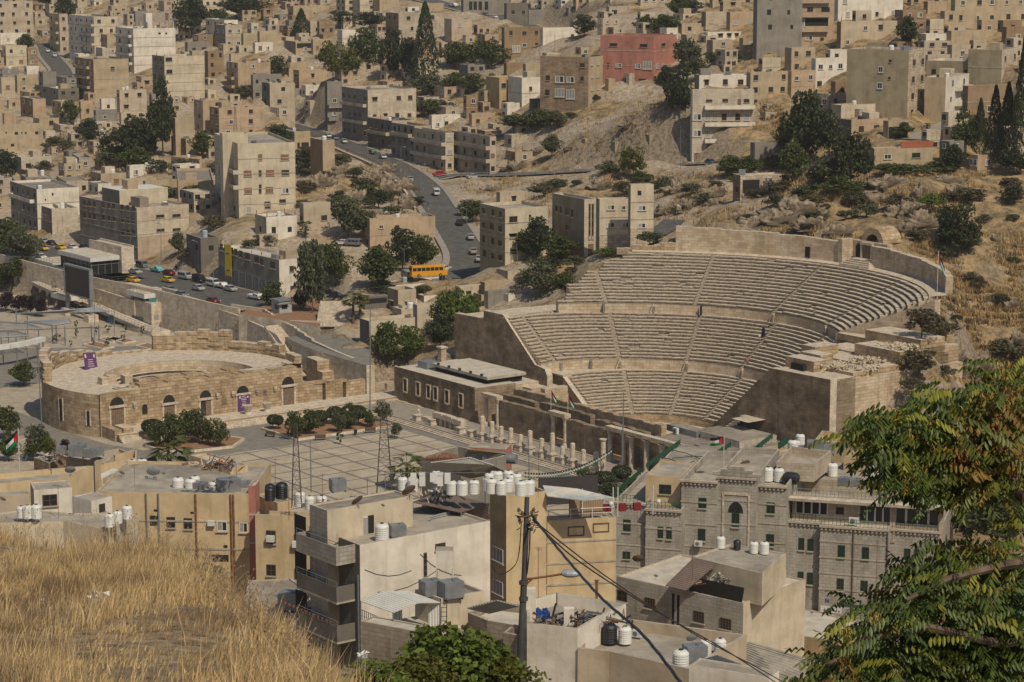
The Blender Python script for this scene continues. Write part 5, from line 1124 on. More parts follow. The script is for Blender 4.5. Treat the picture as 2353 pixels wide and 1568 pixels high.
vb(mb,-21,-16.2,151.8,158,0,1.1);mb.face([(*V_(158,-21),0),(*V_(158,-21),1.1),(*V_(176,-20.3),.1)],M_PALE)
mb.build('ramp',vc)
railing(vc,[(*V_(e,-20.1 if e<190 else-19.4),z)for e,z in P]);railing(vc,[(*V_(151.9,-20.9),1.1),(*V_(151.9,-16.3),1.1),(*V_(158,-16.3),1.2)]);railing(vc,[(*V_(152,-21),1.1),(*V_(172,-21),.4)])
mb=MB()
for e0,e1 in((206,216),(188,190)):vb(mb,-16.95,-16.85,e0,e1,0,3.2,M_DARKIN,M_DARKIN)
for e0 in(164,167):vb(mb,-17.0,-16.88,e0,e0+2.2,0,2.4,M_GLASS,M_GLASS)
mb.build('dark_opening',vc)
mb=MB();vb(mb,-22.5,-19,192.5,201,3.2,4.3,M_FRAMEW,M_TREAD)
for e,s in((193,-22.2),(200,-22.2),(193,-19.4)):mb.tube((*V_(e,s),0),(*V_(e,s),3.2),.14,M_STEEL)
mb.build('platform',vc);railing(vc,[(*V_(192.6,-19.2),4.3),(*V_(192.6,-22.4),4.3),(*V_(201,-22.4),4.3)],1.1)
mb=MB();vb(mb,-16.9,-9,162.8,172,7.0,8.1,M_FRAMEW,M_TREAD);vb(mb,-14.5,-10,172,182,7.2,8.1,M_FRAMEW,M_TREAD)
for e,s in((163.3,-16.4),(163.3,-9.6),(170,-16)):mb.tube((*V_(e,s),6),(*V_(e,s),7),.14,M_STEEL)
mb.build('deck',vc);railing(vc,[(*V_(172,-16.8),8.1),(*V_(163,-16.8),8.1),(*V_(163,-9.1),8.1)],1.1)
mb=MB();vb(mb,-10.2,-10.1,159.9,160,0,.1);pt=mat('teal_panel',(.05,.19,.20),.6,kind='plaster');mb.box(V_(0,-15.4)[0],2.9,6.2,V_(0,-9.6)[0],3.0,8.6-1.6,pt)
vb(mb,-16.2,-9.6,161.9,162,6.2,7.0,pt,pt);mb.build('teal_panel',vc)
mb=MB()
for k in range(7):vb(mb,-14.2+.6*k,-13.9+.6*k,161.82,161.88,6.4+.12*(k%3),6.75,M_FRAMEW,M_FRAMEW)
mb.build('panel_writing',vc)
mb=MB();vb(mb,-13.6,-4.5,186,199,6.6,8.0,M_FRAMEW,M_TREAD);vb(mb,-9.5,-5,190,216,0,6.6,M_PALE);vb(mb,-14.8,-9,200,224,6.4,7.8,M_FRAMEW,M_TREAD);vb(mb,-12.6,-5.3,220.5,231.5,7.2,8.5,M_FRAMEW,M_TREAD);vb(mb,-16.2,-10,204,216,4.8,5.9,M_FRAMEW,M_TREAD)
mb.tube((*V_(221.5,-11.8),0),(*V_(221.5,-11.8),7.2),.25,M_STEEL);mb.build('terrace_slab',vc)
railing(vc,[(*V_(216,-14.7),7.8),(*V_(200,-14.7),7.8)],1.1);railing(vc,[(*V_(199,-13.5),8),(*V_(186,-13.5),8),(*V_(186,-4.6),8)],1.1);railing(vc,[(*V_(231,-12.5),8.5),(*V_(220.6,-12.5),8.5),(*V_(220.6,-5.5),8.5)],1.1)
mb=MB();vb(mb,-12.3,-5,199.2,215.8,7.8,11.3,M_GLASS,M_GLASS);mb.build('glass_wall',vc)
mb=MB()
for k in range(8):e=199.1+k*16.7/7;vb(mb,-12.45,-12.25,e,e+.14,7.8,11.3,M_STEEL)
for k in range(5):s=-12.4+k*7.3/4;vb(mb,s,s+.14,199.0,199.2,7.8,11.3,M_STEEL)
vb(mb,-12.4,-12.28,199.1,216,10.3,10.45,M_STEEL);vb(mb,-12.4,-5,199.05,199.18,10.3,10.45,M_STEEL);mb.build('window_frame',vc)
mb=MB();vb(mb,-12.9,-4.9,198.4,216.5,11.3,12.4,M_FRAMEW,M_ROOFL);mb.build('flat_roof',vc)
mb=MB();vb(mb,-5,-1.6,197.2,215,0,14.3,M_PALE,M_ROOFL);vb(mb,-5,-4.8,197.2,215,14.3,14.7,M_PALE);vb(mb,-2,-1.6,197.2,215,14.3,14.7,M_PALE);mb.build('tower',vc)
ls=TT('video_screen','big black video screen on two grey steel legs in front of the ramp','screen',185.5,-22.5)
mb=MB();mb.box(-.35,-6.6,5.6,.35,6.6,12.2,M_BLACK);mb.build('display',ls)
mb=MB()
for y0,y1,z0,z1 in((-6.9,-6.5,5.3,12.6),(6.5,6.9,5.3,12.6),(-6.5,6.5,12.2,12.6),(-6.5,6.5,5.3,5.6)):mb.box(-.5,y0,z0,.45,y1,z1,M_METAL)
mb.build('frame',ls)
for y in(-6.2,6.2):
 mb=MB();mb.box(-.35,y-.5,1.6,.35,y+.5,5.6,M_METAL);mb.build('leg',ls);mb=MB();mb.box(-1.3,y-1.2,0,1.3,y+1.2,1.7,M_PALE,M_TREAD);mb.build('stone_base',ls)
def canopy(label,pix,z,posts,m=M_METAL,slats=True):
 p=[atz(x,y,z+dz)for x,y,dz in pix];c=sum(p,Vector())/len(p);t=thing('canopy',label,'canopy',(c.x,c.y,0),0,'slatted steel canopies on the lower square')
 mb=MB();q=[v-Vector((c.x,c.y,0))for v in p];n=len(q)
 for i in range(n):mb.tube(q[i],q[(i+1)%n],.16,m,4)
 a,b=q[0],q[1];c1,d=q[2],q[-1]
 for k in range(1,12):f=k/12;mb.tube(a.lerp(b,f),(d if n==4 else q[2]).lerp(q[2],f)if n==4 else q[2].lerp(q[2],1),.05,m,4)
 for k in range(1,5):
  f=k/5;mb.tube(a.lerp(q[-1],f),b.lerp(q[2],f),.05,m,4)
 mb.build('roof_frame',t)
 for x,y,h in posts:
  g=atz(x,y,0);mb=MB();mb.tube((g.x-c.x,g.y-c.y,0),(g.x-c.x,g.y-c.y,z+h),.13,M_STEEL,6);mb.build('post',t)
canopy('slatted steel canopy on tall posts, the one nearest the purple trees',[(36,721,0),(97,717,.6),(222,708,.9),(252,716,.2),(145,723,0)][:4],4.2,[(38,747,0),(211,790,0),(228,790,0)])
canopy('pointed slatted canopy with a corner tip towards the blue containers',[(56,739,0),(120,748,0),(163,742,.2),(158,733,.5)],4.4,[(64,770,0),(121,790,0),(130,790,0),(150,795,0)])
canopy('slatted canopy at the left edge behind the curved white beam',[(-40,760,0),(100,756,.3),(60,743,.6),(0,740,.5)],4.2,[(20,800,0),(60,805,0),(90,802,0)])
canopy('lowest slatted canopy at the left edge of the square',[(-40,778,0),(66,772,.3),(40,762,.3),(-30,760,.2)],4.0,[(4,815,0),(38,812,0)])
t=thing('curved_canopy','white curved canopy beam on a row of grey posts at the left edge','canopy',tuple(atz(60,810,0)));o0=Vector(t.location)
mb=MB();A_=[atz(x,y,4.3)for x,y in((-30,803),(20,797),(60,790),(100,780))]
for a,b in zip(A_,A_[1:]):a,b=a-o0,b-o0;mb.wallseg(a,b,3.9,4.9,1.2,M_FRAMEW)
mb.build('beam',t)
for x,y in((8,838),(40,842),(64,842),(87,836),(100,824)):g=atz(x,y,0)-o0;mb=MB();mb.tube((g.x,g.y,0),(g.x,g.y,4),.13,M_STEEL,6);mb.build('post',t)
def dumpster(px,py,z,lab,col,grp,sc=1.,R=TA):
 p=atz(px,py,z);t=thing('waste_container',lab,'container',p,R,grp);m=mat('bin_'+col,{'blue':(.03,.10,.32),'white':(.5,.49,.45)}[col],.5)
 mb=MB();mb.prism([(-.9*sc,-1.6*sc),(.9*sc,-1.6*sc),(.9*sc,1.6*sc),(-.9*sc,1.6*sc)],.15,1.6*sc,m);mb.build('bin',t);mb=MB();mb.box(-1*sc,-1.7*sc,1.6*sc,1*sc,1.7*sc,1.85*sc,m);mb.build('lid',t)
dumpster(262,744,0,'larger left blue waste container by the ramp wall','blue','blue waste containers');dumpster(283,743,0,'right blue waste container by the ramp wall','blue','blue waste containers')
def planter(label,pix,z,h=.45,m=M_PALE,dirt=True):
 p=[atz(x,y,z)for x,y in pix];c=sum(p,Vector())/len(p);t=thing('planter',label,'planter',(c.x,c.y,z));q=[(v.x-c.x,v.y-c.y)for v in p];n=len(q)
 mb=MB()
 for i in range(n):mb.wallseg(q[i],q[(i+1)%n],0,h,.45,m,M_TREAD)
 mb.build('kerb',t);mb=MB();q2=[(x*.97,y*.97)for x,y in q];ar=sum(q2[i][0]*q2[(i+1)%n][1]-q2[(i+1)%n][0]*q2[i][1]for i in range(n));q2=q2 if ar>0 else q2[::-1]
 mb.face([(*v,h*.7)for v in q2],M_DIRT);mb.build('soil',t);return t
planter('large red soil planter with trees between the grid paving and the round theatre',[(602,988),(682,1014),(905,982),(862,968),(760,968),(660,975)],0)
planter('red soil planter with trees at the left end of the plaza',[(331,1026),(370,1040),(445,1040),(535,1030),(560,1012),(480,1000),(400,1008)],0)
planter('small stone planter left of the video screen saplings',[(412*.55,782),(252,776),(285,782),(255,790)],0)
for k,(x,y)in enumerate(((275,784),(225,797),(345,800))):
 planter(['rectangular stone planter among the saplings','stone planter nearest the broken rear wall','stone planter with a sapling right of the others'][k],[(x-34,y-2),(x+10,y+8),(x+36,y+3),(x-8,y-8)],0)
def bench(px,py,lab,rz):
 t=thing('park_bench',lab,'bench',atz(px,py,0),rz,'black benches round the planter');mb=MB();mb.box(-1,-.25,.42,1,.25,.5,M_FRAMEB);mb.build('seat',t)
 mb=MB();mb.box(-1,.2,.5,1,.3,1.0,M_FRAMEB);mb.build('backrest',t)
 for x in(-.85,.85):mb=MB();mb.box(x-.04,-.25,0,x+.04,.25,.45,M_BLACK);mb.build('leg',t)
bench(736,1012,'black bench on the near side of the big planter',-.05-math.pi/2+TA+1.57-.5);bench(851,995,'black bench facing the colonnade by the big planter',.1);bench(620,1004,'black bench at the left corner of the big planter',-.5)
for x,y,l in((817,1000,'between the two front benches'),(681,1013,'at the corner of the big planter'),(907,985,'near the plaza steps'),(435,762,'beside the ramp end'),(309,755,'on the square below the ramp')):
 t=thing('litter_bin','black litter bin '+l,'bin',atz(x,y,0));mb=MB();mb.cyl((0,0,0),.28,.34,.25,1.0,M_BLACK,10);mb.tube((0,0,0),(0,0,.3),.05,M_BLACK);mb.build('bin',t)
_e=[]
for i,p in enumerate(R_ST):
 d=(R_ST[min(i+1,len(R_ST)-1)]-R_ST[max(i-1,0)]);d.z=0;d.normalize();q=p-Vector((-d.y,d.x,0))*10.4;_e.append(q)
t=thing('street_wall','long stone wall carrying the taxi street behind the visitor centre','wall',(_e[0].x,_e[0].y,0));mb=MB()
for a,b in zip(_e,_e[1:]):mb.wallseg((a.x-_e[0].x,a.y-_e[0].y),(b.x-_e[0].x,b.y-_e[0].y),-.4,8.9,.5,M_PALE,M_TREAD)
mb.build('stonework',t)
# props
def proto_tank(col,ribs=7,r=.6,h=1.35,dome=True):
 m={'w':M_TANKW,'b':M_BLACK,'s':mat('tank_bluegrey',(.33,.38,.42),.5)}[col]
 t=thing('water_tank','x','water tank');mb=MB();prof=[(r,0)]
 for k in range(ribs):z=h*(k+.5)/ribs;prof+=[(r,z-.05),(r*1.03,z-.02),(r*1.03,z+.02),(r,z+.05)]
 prof+=[(r,h),(r*.8,h+.16),(r*.32,h+.24),(r*.3,h+.24)];mb.lathe(prof,m,18);mb.build('tank_body',t,smooth=False)
 mb=MB();mb.cyl((0,0,0),r*.3,r*.3,h+.22,h+.31,M_BLACK if col!='b' else m,12)
 for k in range(4):a=k*math.pi/2+.6;mb.box(r*.62*math.cos(a)-.05,r*.62*math.sin(a)-.05,h,r*.62*math.cos(a)+.05,r*.62*math.sin(a)+.05,h+.2,m)
 mb.build('lid',t);return t
def proto_box():
 t=thing('metal_tank','x','water tank');mb=MB();mb.box(-.75,-.6,.15,.75,.6,1.3,M_METAL);mb.build('tank_body',t)
 mb=MB();mb.cyl((.3,0,0),.25,.25,1.3,1.4,M_STEEL,10);mb.box(-.7,-.55,0,-.6,.55,.15,M_BLACK);mb.box(.6,-.55,0,.7,.55,.15,M_BLACK);mb.build('lid',t);return t
def proto_dish(m):
 t=thing('satellite_dish','x','satellite dish');R=Matrix.Rotation(math.radians(-50),3,'X');mb=MB();n=20
 prof=[(.02,0),(.25,.012),(.5,.05),(.75,.115),(1.0,.2),(1.0,.215),(.75,.13),(.5,.065),(.25,.027),(.02,.015)]
 mb2=MB();mb2 .lathe([(r,z)for r,z in prof],m,n);mb2 .v=[tuple(R@Vector(v)+Vector((0,0,1.15)))for v in mb2 .v];mb2 .build('reflector',t)
 f=R@Vector((0,0,.95))+Vector((0,0,1.15));mb.tube((0,0,0),(0,.1,1.1),.045,M_STEEL)
 for k in range(3):a=k*2.09;mb.tube(R@Vector((.8*math.cos(a),.8*math.sin(a),.15))+Vector((0,0,1.15)),f,.018,M_STEEL,4);mb.tube((.45*math.cos(a),.45*math.sin(a),0),(0,0,.6),.03,M_STEEL,4)
 mb.cyl(f,.07,.07,-.06,.08,M_BLACK,8);mb.build('mount',t);return t
def proto_ac():
 t=thing('air_conditioner','x','air conditioner');mb=MB();mb.box(-.42,-.16,0,.42,.16,.58,M_FRAMEW);mb.build('case',t);mb=MB();mb.cyl((-.1,-.165,.29),.22,.22,0,.01,M_STEEL,14,axis=Matrix.Rotation(math.pi/2,3,'X'));mb.build('fan_grille',t);return t
PR={'w':proto_tank('w'),'b':proto_tank('b'),'s':proto_tank('s'),'x':proto_box(),'d':proto_dish(M_DISHG),'D':proto_dish(M_DISHB),'a':proto_ac()}
PD={'w':'white ribbed water tank','b':'black ribbed water tank','s':'blue grey water tank','x':'grey sheet metal tank','d':'grey satellite dish','D':'brown satellite dish','a':'white air conditioner box'}
PG={'w':'white plastic roof tanks','b':'black plastic roof tanks','s':'blue grey roof tanks','x':'sheet metal roof tanks','d':'grey satellite dishes','D':'brown satellite dishes','a':'air conditioner boxes'}
pr_rn=random.Random(9)
def prop(k,p,size=1.0,rz=None,label=None):
 px,py=proj(p)
 if label is None:label=uniq(PD[k]+(' on a roof' if k!='a' else ' outside'),px,py)
 rz=pr_rn.uniform(-.5,.5)if rz is None else rz
 return dup(PR[k],tuple(p),rz,size,label,PG[k])
def props_at(tile,items,z):
 for it in items:
  k,x,y,wd=it[:4];p=atz(*tl(tile,x,y),z);s=wd/3.864/(F/p.y)/{'w':1.2,'b':1.2,'s':1.2,'x':1.6,'d':2.0,'D':2.0,'a':.84}[k]
  prop(k,p,s,it[4]if len(it)>4 else None,it[5]if len(it)>5 else None)
def block(label,tile,pix,z,wall,par=.9,base=None,roof=None,name='house',cat='house',t_=.25,short=None,floorz=None):
 """flat roof traced on its own level, with parapet and walls down to the slope"""
 P=[atz(*tl(tile,x,y),z)for x,y in pix];c=sum(P,Vector())/len(P);ar=sum(P[i].x*P[(i+1)%len(P)].y-P[(i+1)%len(P)].x*P[i].y for i in range(len(P)))
 if ar<0:P=P[::-1]
 zb=base if base is not None else min(T(p.x,p.y)for p in P)-1.5
 r=thing(name,label,cat,(c.x,c.y,zb));q=[(p.x-c.x,p.y-c.y)for p in P];n=len(q);h=z-zb;m=wall_mat(wall)
 mb=MB()
 for i in range(n):
  a,b=q[i],q[(i+1)%n];mb.face([(*a,0),(*b,0),(*b,h+par),(*a,h+par)],m)
  if par>.02:
   A,B_=Vector(a),Vector(b);d=(B_-A).normalized();nn=Vector((-d.y,d.x))*t_;A2,B2=A+nn+d*t_,B_+nn-d*t_
   mb.face([(*B2,h),(*A2,h),(*A2,h+par),(*B2,h+par)],m);mb.face([(*a,h+par),(*b,h+par),(*B2,h+par),(*A2,h+par)],M_CONC)
 mb.build('wall',r);mb=MB();mb.face([(*v,h)for v in q],roof or M_ROOF);mb.build('roof',r)
 px,py=proj((c.x,c.y,z));
 if short:LM.append((px,py,short))
 r['hz']=h;return r
def slab(parent_label,name,tile,pix_z,th_,m,cat='canopy',posts=()):
 """sloped sheet given by (x, y, z) corners"""
 P=[atz(*tl(tile,x,y),z)for x,y,z in pix_z];c=sum(P,Vector())/len(P);g=min(p.z for p in P)
 r=thing(name,parent_label,cat,(c.x,c.y,g));o=Vector((c.x,c.y,g));mb=MB();U=[(0,0),(P[1]-P[0]).length];L1=(P[1]-P[0]).length;L2=(P[-1]-P[0]).length
 uv=[(0,0),(L1,0),(L1,L2),(0,L2)]if len(P)==4 else None
 mb.face([p-o for p in P],m,uv);mb.face([p-o-Vector((0,0,th_))for p in P][::-1],m,uv[::-1]if uv else None)
 for i in range(len(P)):a,b=P[i]-o,P[(i+1)%len(P)]-o;dz=Vector((0,0,th_));mb.face([a-dz,b-dz,b,a],m)
 mb.build('sheet',r)
 for i,hh in posts:mb=MB();a=P[i]-o;mb.tube(a,(a.x,a.y,a.z-hh),.06,M_STEEL);mb.build('post',r)
 return r
M_CORW=mat('corrugated_white',(.66,.64,.58),.55,kind='corr',var=.08);M_CORB=mat('corrugated_brown',(.19,.14,.12),.75,kind='corr');M_CORG=mat('corrugated_grey',(.34,.34,.33),.6,kind='corr')
M_CORL=mat('corrugated_blue',(.50,.58,.60),.5,kind='corr');M_CLOTH=mat('shade_cloth',(.06,.055,.055),.95);M_GREEN=mat('green_paint',(.02,.075,.04),.7)
# foreground roofs, left
block('low walled roof terrace with flag and large dish at the left edge','a2',[(-60,1240),(440,1190),(830,1160),(640,1230),(480,1290),(280,1290),(-60,1330)],20,'yellow',.7,short='walled terrace with the flag')
block('tumbledown rubble hut with dark doorway behind the terrace','a2',[(300,1060),(560,1020),(590,1060),(430,1110)],11,'rough',.3,name='hut')
block('long low house with four metal tanks on its roof','a2',[(585,1060),(840,1100),(940,1070),(700,1020)],12,'block',.4,short='house with four metal tanks')
block('tan house with rusty shutter beside the metal tanks','a2',[(840,1110),(1150,1030),(1060,990),(800,1040)],12,'tan',.5)
block('yellow wall yard with small dish above white tanks','a2',[(900,1190),(1215,1130),(1215,1050),(1000,1110)],15,'yellow',1.4,roof=M_ROOFD)
props_at('a2',[('x',545,1015,90),('x',690,1040,150),('x',800,1050,110),('x',880,1030,90),('d',472,1010,34),('d',1205,1075,40)],13)
props_at('a2',[('w',1175,1180,90),('w',1262,1185,100),('w',1145,1200,70)],24)
slab('white corrugated roof sheet beside the three white tanks','tin_roof','a2',[(900,1240,24),(895,1190,24.3),(1010,1140,24.6),(1070,1160,24.2)],.1,M_CORW)
block('roof slab room of the yellow building carrying the big grey dish','a2',[(915,1245),(1420,1275),(1530,1215),(1050,1180)],27.5,'yellow',.25,base=20,roof=M_ROOF,name='rooftop_room',cat='rooftop room')
props_at('a2',[('d',1362,1245,125),('d',1080,1215,58),('d',1300,1240,36),('d',1378,1245,36),('d',1455,1205,36),('d',625,1215,100)],27.8)
YW=[('R',x0,y0,x1,y1,k)for x0,y0,x1,y1,k in((1365,1505,1398,1525,'d'),(1690,1527,1722,1545,'d'),(1330,1560,1408,1650,'d'),(1480,1572,1556,1668,'b'),(1632,1582,1708,1680,'b'),(1925,1605,2018,1700,'c'),(2124,1620,2200,1712,'c'),(1985,1822,2020,1848,'d'),(1880,1908,2030,1970,'d'))]
B=Hs('a2 845 850 2205 1348 2080 yellow 3 0 0','long yellow plastered building with pipes and rooftop tanks',a=-.06,Y=262,d=16,wins=YW,par=.35,short='long yellow building',roof=M_ROOF)
LY=B
mb=MB()
for x in(1300,1408,1740,2050,2075):u,z,_=onface(B,'R',*tl('a2',x,1500));mb.tube((u,-.12,B.hgt-.1),(u,-.12,2),.11,M_RUST if x>1600 else M_STEEL,6)
mb.build('drain_pipe',B.root)
u,z,_=onface(B,'R',*tl('a2',1880,1645));mb=MB();mb.box(u-.4,-.5,z-B.z0,u+.4,-.1,z-B.z0+.6,M_FRAMEW);mb.build('air_conditioner',B.root)
B=Hs('b3 -65 -62 0 -190 560 red 3 0 0','narrow brick chimney strip with iron rungs on the yellow building',a=-.06,Y=261,d=3,par=.2,name='brick_chimney',cat='chimney')
YW=[('R',100,205,185,322,'b'),('R',348,242,434,355,'b'),('R',103,508,186,608,'b'),('R',352,545,438,645,'b')]
B=Hs('b3 -10 0 490 62 700 yellow 3 0 0','yellow building wing with air conditioners right of the brick chimney',a=-.2,Y=256,d=14,wins=YW,par=.5,short='yellow wing')
for x,y in((375,350),(145,300)):u,z,_=onface(B,'R',*tl('b3',x,y));mb=MB();mb.box(u-.45,-.55,z-B.z0,u+.45,-.12,z-B.z0+.7,M_FRAMEW);mb.build('air_conditioner',B.root)
zr=27.2
props_at('a2',[('w',1583,1352,104,0,'left white tank of the group at the corner of the yellow roof'),('w',1692,1358,100),('w',1732,1325,92),('x',1775,1362,130),('w',1897,1370,88),('x',2030,1385,200),('x',2190,1350,120)],zr)
Hs('a2 1688 2045 2200 1135 1320 yellow 1 0 0','yellow roof room with white barred gate and rubble on top',a=.7,Y=272,wins=[('L',1712,1155,1788,1270,'v'),('L',1898,1162,1955,1208,'b')],par=.2,roof=M_RUBBLE,short='yellow roof room')
Hs('b2 0 200 320 1480 1560 yellow 1 0 0','yellow roof room carrying two black tanks beside the lattice mast',a=.65,Y=262,par=.15,name='rooftop_room',cat='rooftop room')
props_at('b2',[('b',135,1400,95),('b',238,1405,110),('b',132,1425,92,0,'smaller black tank in front of the two large black tanks')],28.6)
props_at('b2',[('w',398,1475,100),('w',487,1500,90),('w',593,1510,100,0,'white roof tank scrawled with black writing')],27)
block('cream walled roof terrace at the left holding white tanks','a3',[(-60,60),(230,30),(640,60),(1230,60),(905,200),(560,130),(-60,150)],32.5,'cream',.1,short='cream roof terrace')
Hs('a2 640 810 995 1430 1640 white 1 0 0','small white roof cube with a grilled window at the left',a=.85,Y=236,wins=[('R',878,1455,930,1530,'r')],par=.1,roof=M_ROOF,name='rooftop_room',cat='rooftop room',short='white roof cube')
Hs('a2 270 300 640 1335 1560 beige/white 1 0 1','long pale roof hut with flat plank roof above the dry grass',a=.3,Y=240,par=.05,roof=M_ROOF,name='rooftop_room',cat='rooftop room')
Hs('a2 -60 -50 270 1390 1570 beige 1 0 0','plain beige wall block at the left edge with one dish',a=.3,Y=246,par=.1)
props_at('a3',[('w',190,90,80),('w',245,95,90),('w',325,95,95),('w',975,170,90,0,'front white tank of three along the cream terrace wall'),('w',1045,140,86),('w',1130,100,92,0,'rear white tank of three along the cream terrace wall')],33)
props_at('a2',[('d',25,1450,60)],36)
block('low concrete roof behind the grass crest with two metal tanks','b3',[(-60,660),(320,640),(500,770),(500,1150),(330,1500),(-100,1400),(-100,900)],22.5,'beige',.15,roof=M_ROOF,short='low concrete roof')
props_at('b3',[('x',320,915,215),('x',415,1130,160),('d',475,985,60)],22.5)
# white stained building in the middle
a_=.65
WB=Hs('b3 485 930 2087 335 1480 dark/white 4 0 0','stained white building with shaded balconies and metal roof sheets',a=a_,Y=219,wins=[('R',1598,318,1688,380,'r'),('R',1496,402,1524,618,'r'),('L',530,110,578,360,'d')],par=.25,roof=M_ROOF,short='stained white building')  # dark left wall: the shade on that side is put into its colour
WB2=Hs('b3 485 640 1400 30 330 greystone/cream 1 0 0','cream top storey set back on the stained white building',a=a_,Y=WB.Y+2.2,wins=[('R',1000,70,1056,230,'d'),('R',960,85,1000,265,'v')],par=.15,name='rooftop_room',cat='rooftop room')
for(y,x0,x1,hh)in((270,560,860,1.6),(605,555,858,1.5),(950,550,855,1.6)):
 u,z,_=onface(WB,'L',*tl('b3',700,y+130));z-=WB.z0;u0,_,_=onface(WB,'L',*tl('b3',620,y+100));mb=MB()
 L0,L1=3.2,min(WB.d-1,13);wm=wall_mat('greystone' if y==270 else 'dark')
 mb.box(-2.2,L0-2.4,z-.2,0,L1,z,M_CONC);mb.box(-2.2,L0-2.4,z,-2.05,L1,z+hh,wm);mb.box(-2.05,L0-2.4,z,0,L0-2.25,z+hh,wm);mb.box(-2.05,L1-.15,z,0,L1,z+hh,wm);mb.build('balcony',WB.root)
 for v in(L0+.6,L0+3.4,L0+6.4):mb=MB();mb.box(-.05,v,z+.1,0,v+2.1,z+2.5,M_DARKIN);mb.build('balcony_door',WB.root)
 railing(WB.root,[(-2.15,L0-2.4,z+hh),(-2.15,L1,z+hh)],.5)
for k in range(13):
 mb=MB();mb.lathe([(.09,0),(.14,.25),(.12,.25)],mat('terracotta',(.30,.12,.07),.9),8,(-2.13,2+.75*k,0));
 u,z,_=onface(WB,'L',*tl('b3',700,950+130));o=mb.build('flower_pot',WB.root);o.location=(0,0,z-WB.z0+1.6)
mb=MB();mb.tube((-.1,.2,WB.hgt-3),(-.1,.2,3),.09,M_STEEL);mb.build('drain_pipe',WB.root)
zr=WB.z0+WB.hp
props_at('b3',[('w',1128,300,125,0,'white ribbed tank on the terrace of the stained white building'),('x',1265,265,150)],zr)
def roofz(tile,x,y,z):return atz(*tl(tile,x,y),z)
slab('brown corrugated roof sheet on the stained white building','tin_roof','b2',[(1400,1440,34.4),(1640,1345,33.6),(2070,1450,33.2),(1830,1530,33.5)],.08,M_CORB,posts=[(0,1.6),(1,1.4),(2,1.2),(3,1.4)])
slab('dark brown corrugated side sheet at the corner of the white building','tin_sheet','b3',[(1762,170,31.5),(1760,42,33.3),(2080,-40,33.3),(2085,100,31.1)],.05,M_CORB,'sheet')
slab('grey corrugated side sheet beside the brown one','tin_sheet','b3',[(1565,208,31.8),(1555,75,33.6),(1758,30,33.3),(1760,172,31.6)],.05,M_CORG,'sheet')
props_at('b2',[('D',915,1500,125,.9,'large brown dish on the left of the white building roof'),('D',1372,1420,140,.7,'large brown dish beside the washing lines'),('d',1135,1490,36),('x',735,1345,145)],37)
props_at('b2',[('d',1095,1310,60),('d',750,1540,40),('x',1060,1420,70),('x',1230,1420,80),('b',1215,1245,40)],34.5);props_at('b2',[('w',2130,1280,92),('w',2250,1280,95),('w',2070,1340,100),('d',2330,1240,60)],35.4)
props_at('b2',[('w',1310,1330,90),('w',1400,1345,95),('w',1610,1270,84),('w',1745,1370,95),('w',1840,1375,100),('w',1945,1365,95)],35.2)
props_at('c2',[('w',170,1370,100,0,'front right white tank of the big roof cluster'),('w',95,1380,100),('w',60,1300,90),('w',10,1300,80),('w',-80,1370,95),('w',-165,1360,100),('w',-110,1285,95),('w',-20,1345,90),('w',-185,1290,85)],36)
t=thing('washing_line','white washing hanging between the white roof tanks','washing',tuple(roofz('b2',1600,1370,35.5)));mb=MB()
for k in range(5):x=-2.5+.85*k+pr_rn.uniform(0,.3);h=pr_rn.uniform(.9,1.8);mb.box(x,-.02+.3*(k%2),2.2-h,x+.6,.02+.3*(k%2),2.2,M_TANKW)
mb.build('cloth',t);mb=MB();mb.tube((-5,0,2.2),(5,0,2.2),.02,M_STEEL);mb.tube((-5,0,-1),(-5,0,2.3),.04,M_STEEL);mb.tube((5,0,-1),(5,0,2.3),.04,M_STEEL);mb.build('line',t)
block('grey tarpaulin sided shed with white corrugated roof by the palm','b2',[(1480,1210),(1830,1290),(2230,1200),(1800,1110)],29,'grey',2.3,base=22,roof=M_ROOFD,short='tarpaulin shed')
slab('white corrugated roof over the tarpaulin shed','tin_roof','b2',[(1560,1085,33.2),(1910,1040,33.8),(2120,1110,32.8),(1740,1170,31.6)],.1,M_CORW)
slab('tan corrugated lower roof over the tarpaulin shed','tin_roof','b2',[(1740,1172,31.6),(2120,1112,32.7),(2230,1165,31.8),(1910,1225,30.9)],.1,mat('corrugated_tan',(.33,.28,.20),.8,kind='corr'))
slab('broken red tile roof strip above the tarpaulin shed','tile_roof','b2',[(1475,1052,32.0),(1700,1000,33.4),(1890,1045,33.6),(1700,1085,32.4)],.15,mat('red_tile',(.42,.20,.12),.9,var=.5,scale=5))
slab('yellow striped awning over a dark red shopfront behind the roofs','awning','b2',[(1885,985,31),(1885,965,31.6),(2225,1005,31.6),(2225,1030,31)],.1,mat('awning_stripe',(.48,.40,.13),.8,kind='corr'),'awning')
Hs('b2 1885 1890 2225 990 1060 red 1 0 0','dark red stall wall under the yellow striped awning',a=-.25,Y=280,name='stall',cat='stall',par=.05,d=3)
for k,(x,y)in enumerate(((2090,1075),(2190,1095))):
 t=thing('metal_drum',['left grey metal barrel tank lying beside the awning','right grey metal barrel tank lying beside the awning'][k],'tank',tuple(roofz('b2',x,y,30)),-.3);mb=MB();mb.cyl((-2.2,0,.6),.6,.6,0,4,M_METAL,16,capb=True,axis=Matrix.Rotation(math.pi/2,3,'Y'));mb.build('barrel',t)
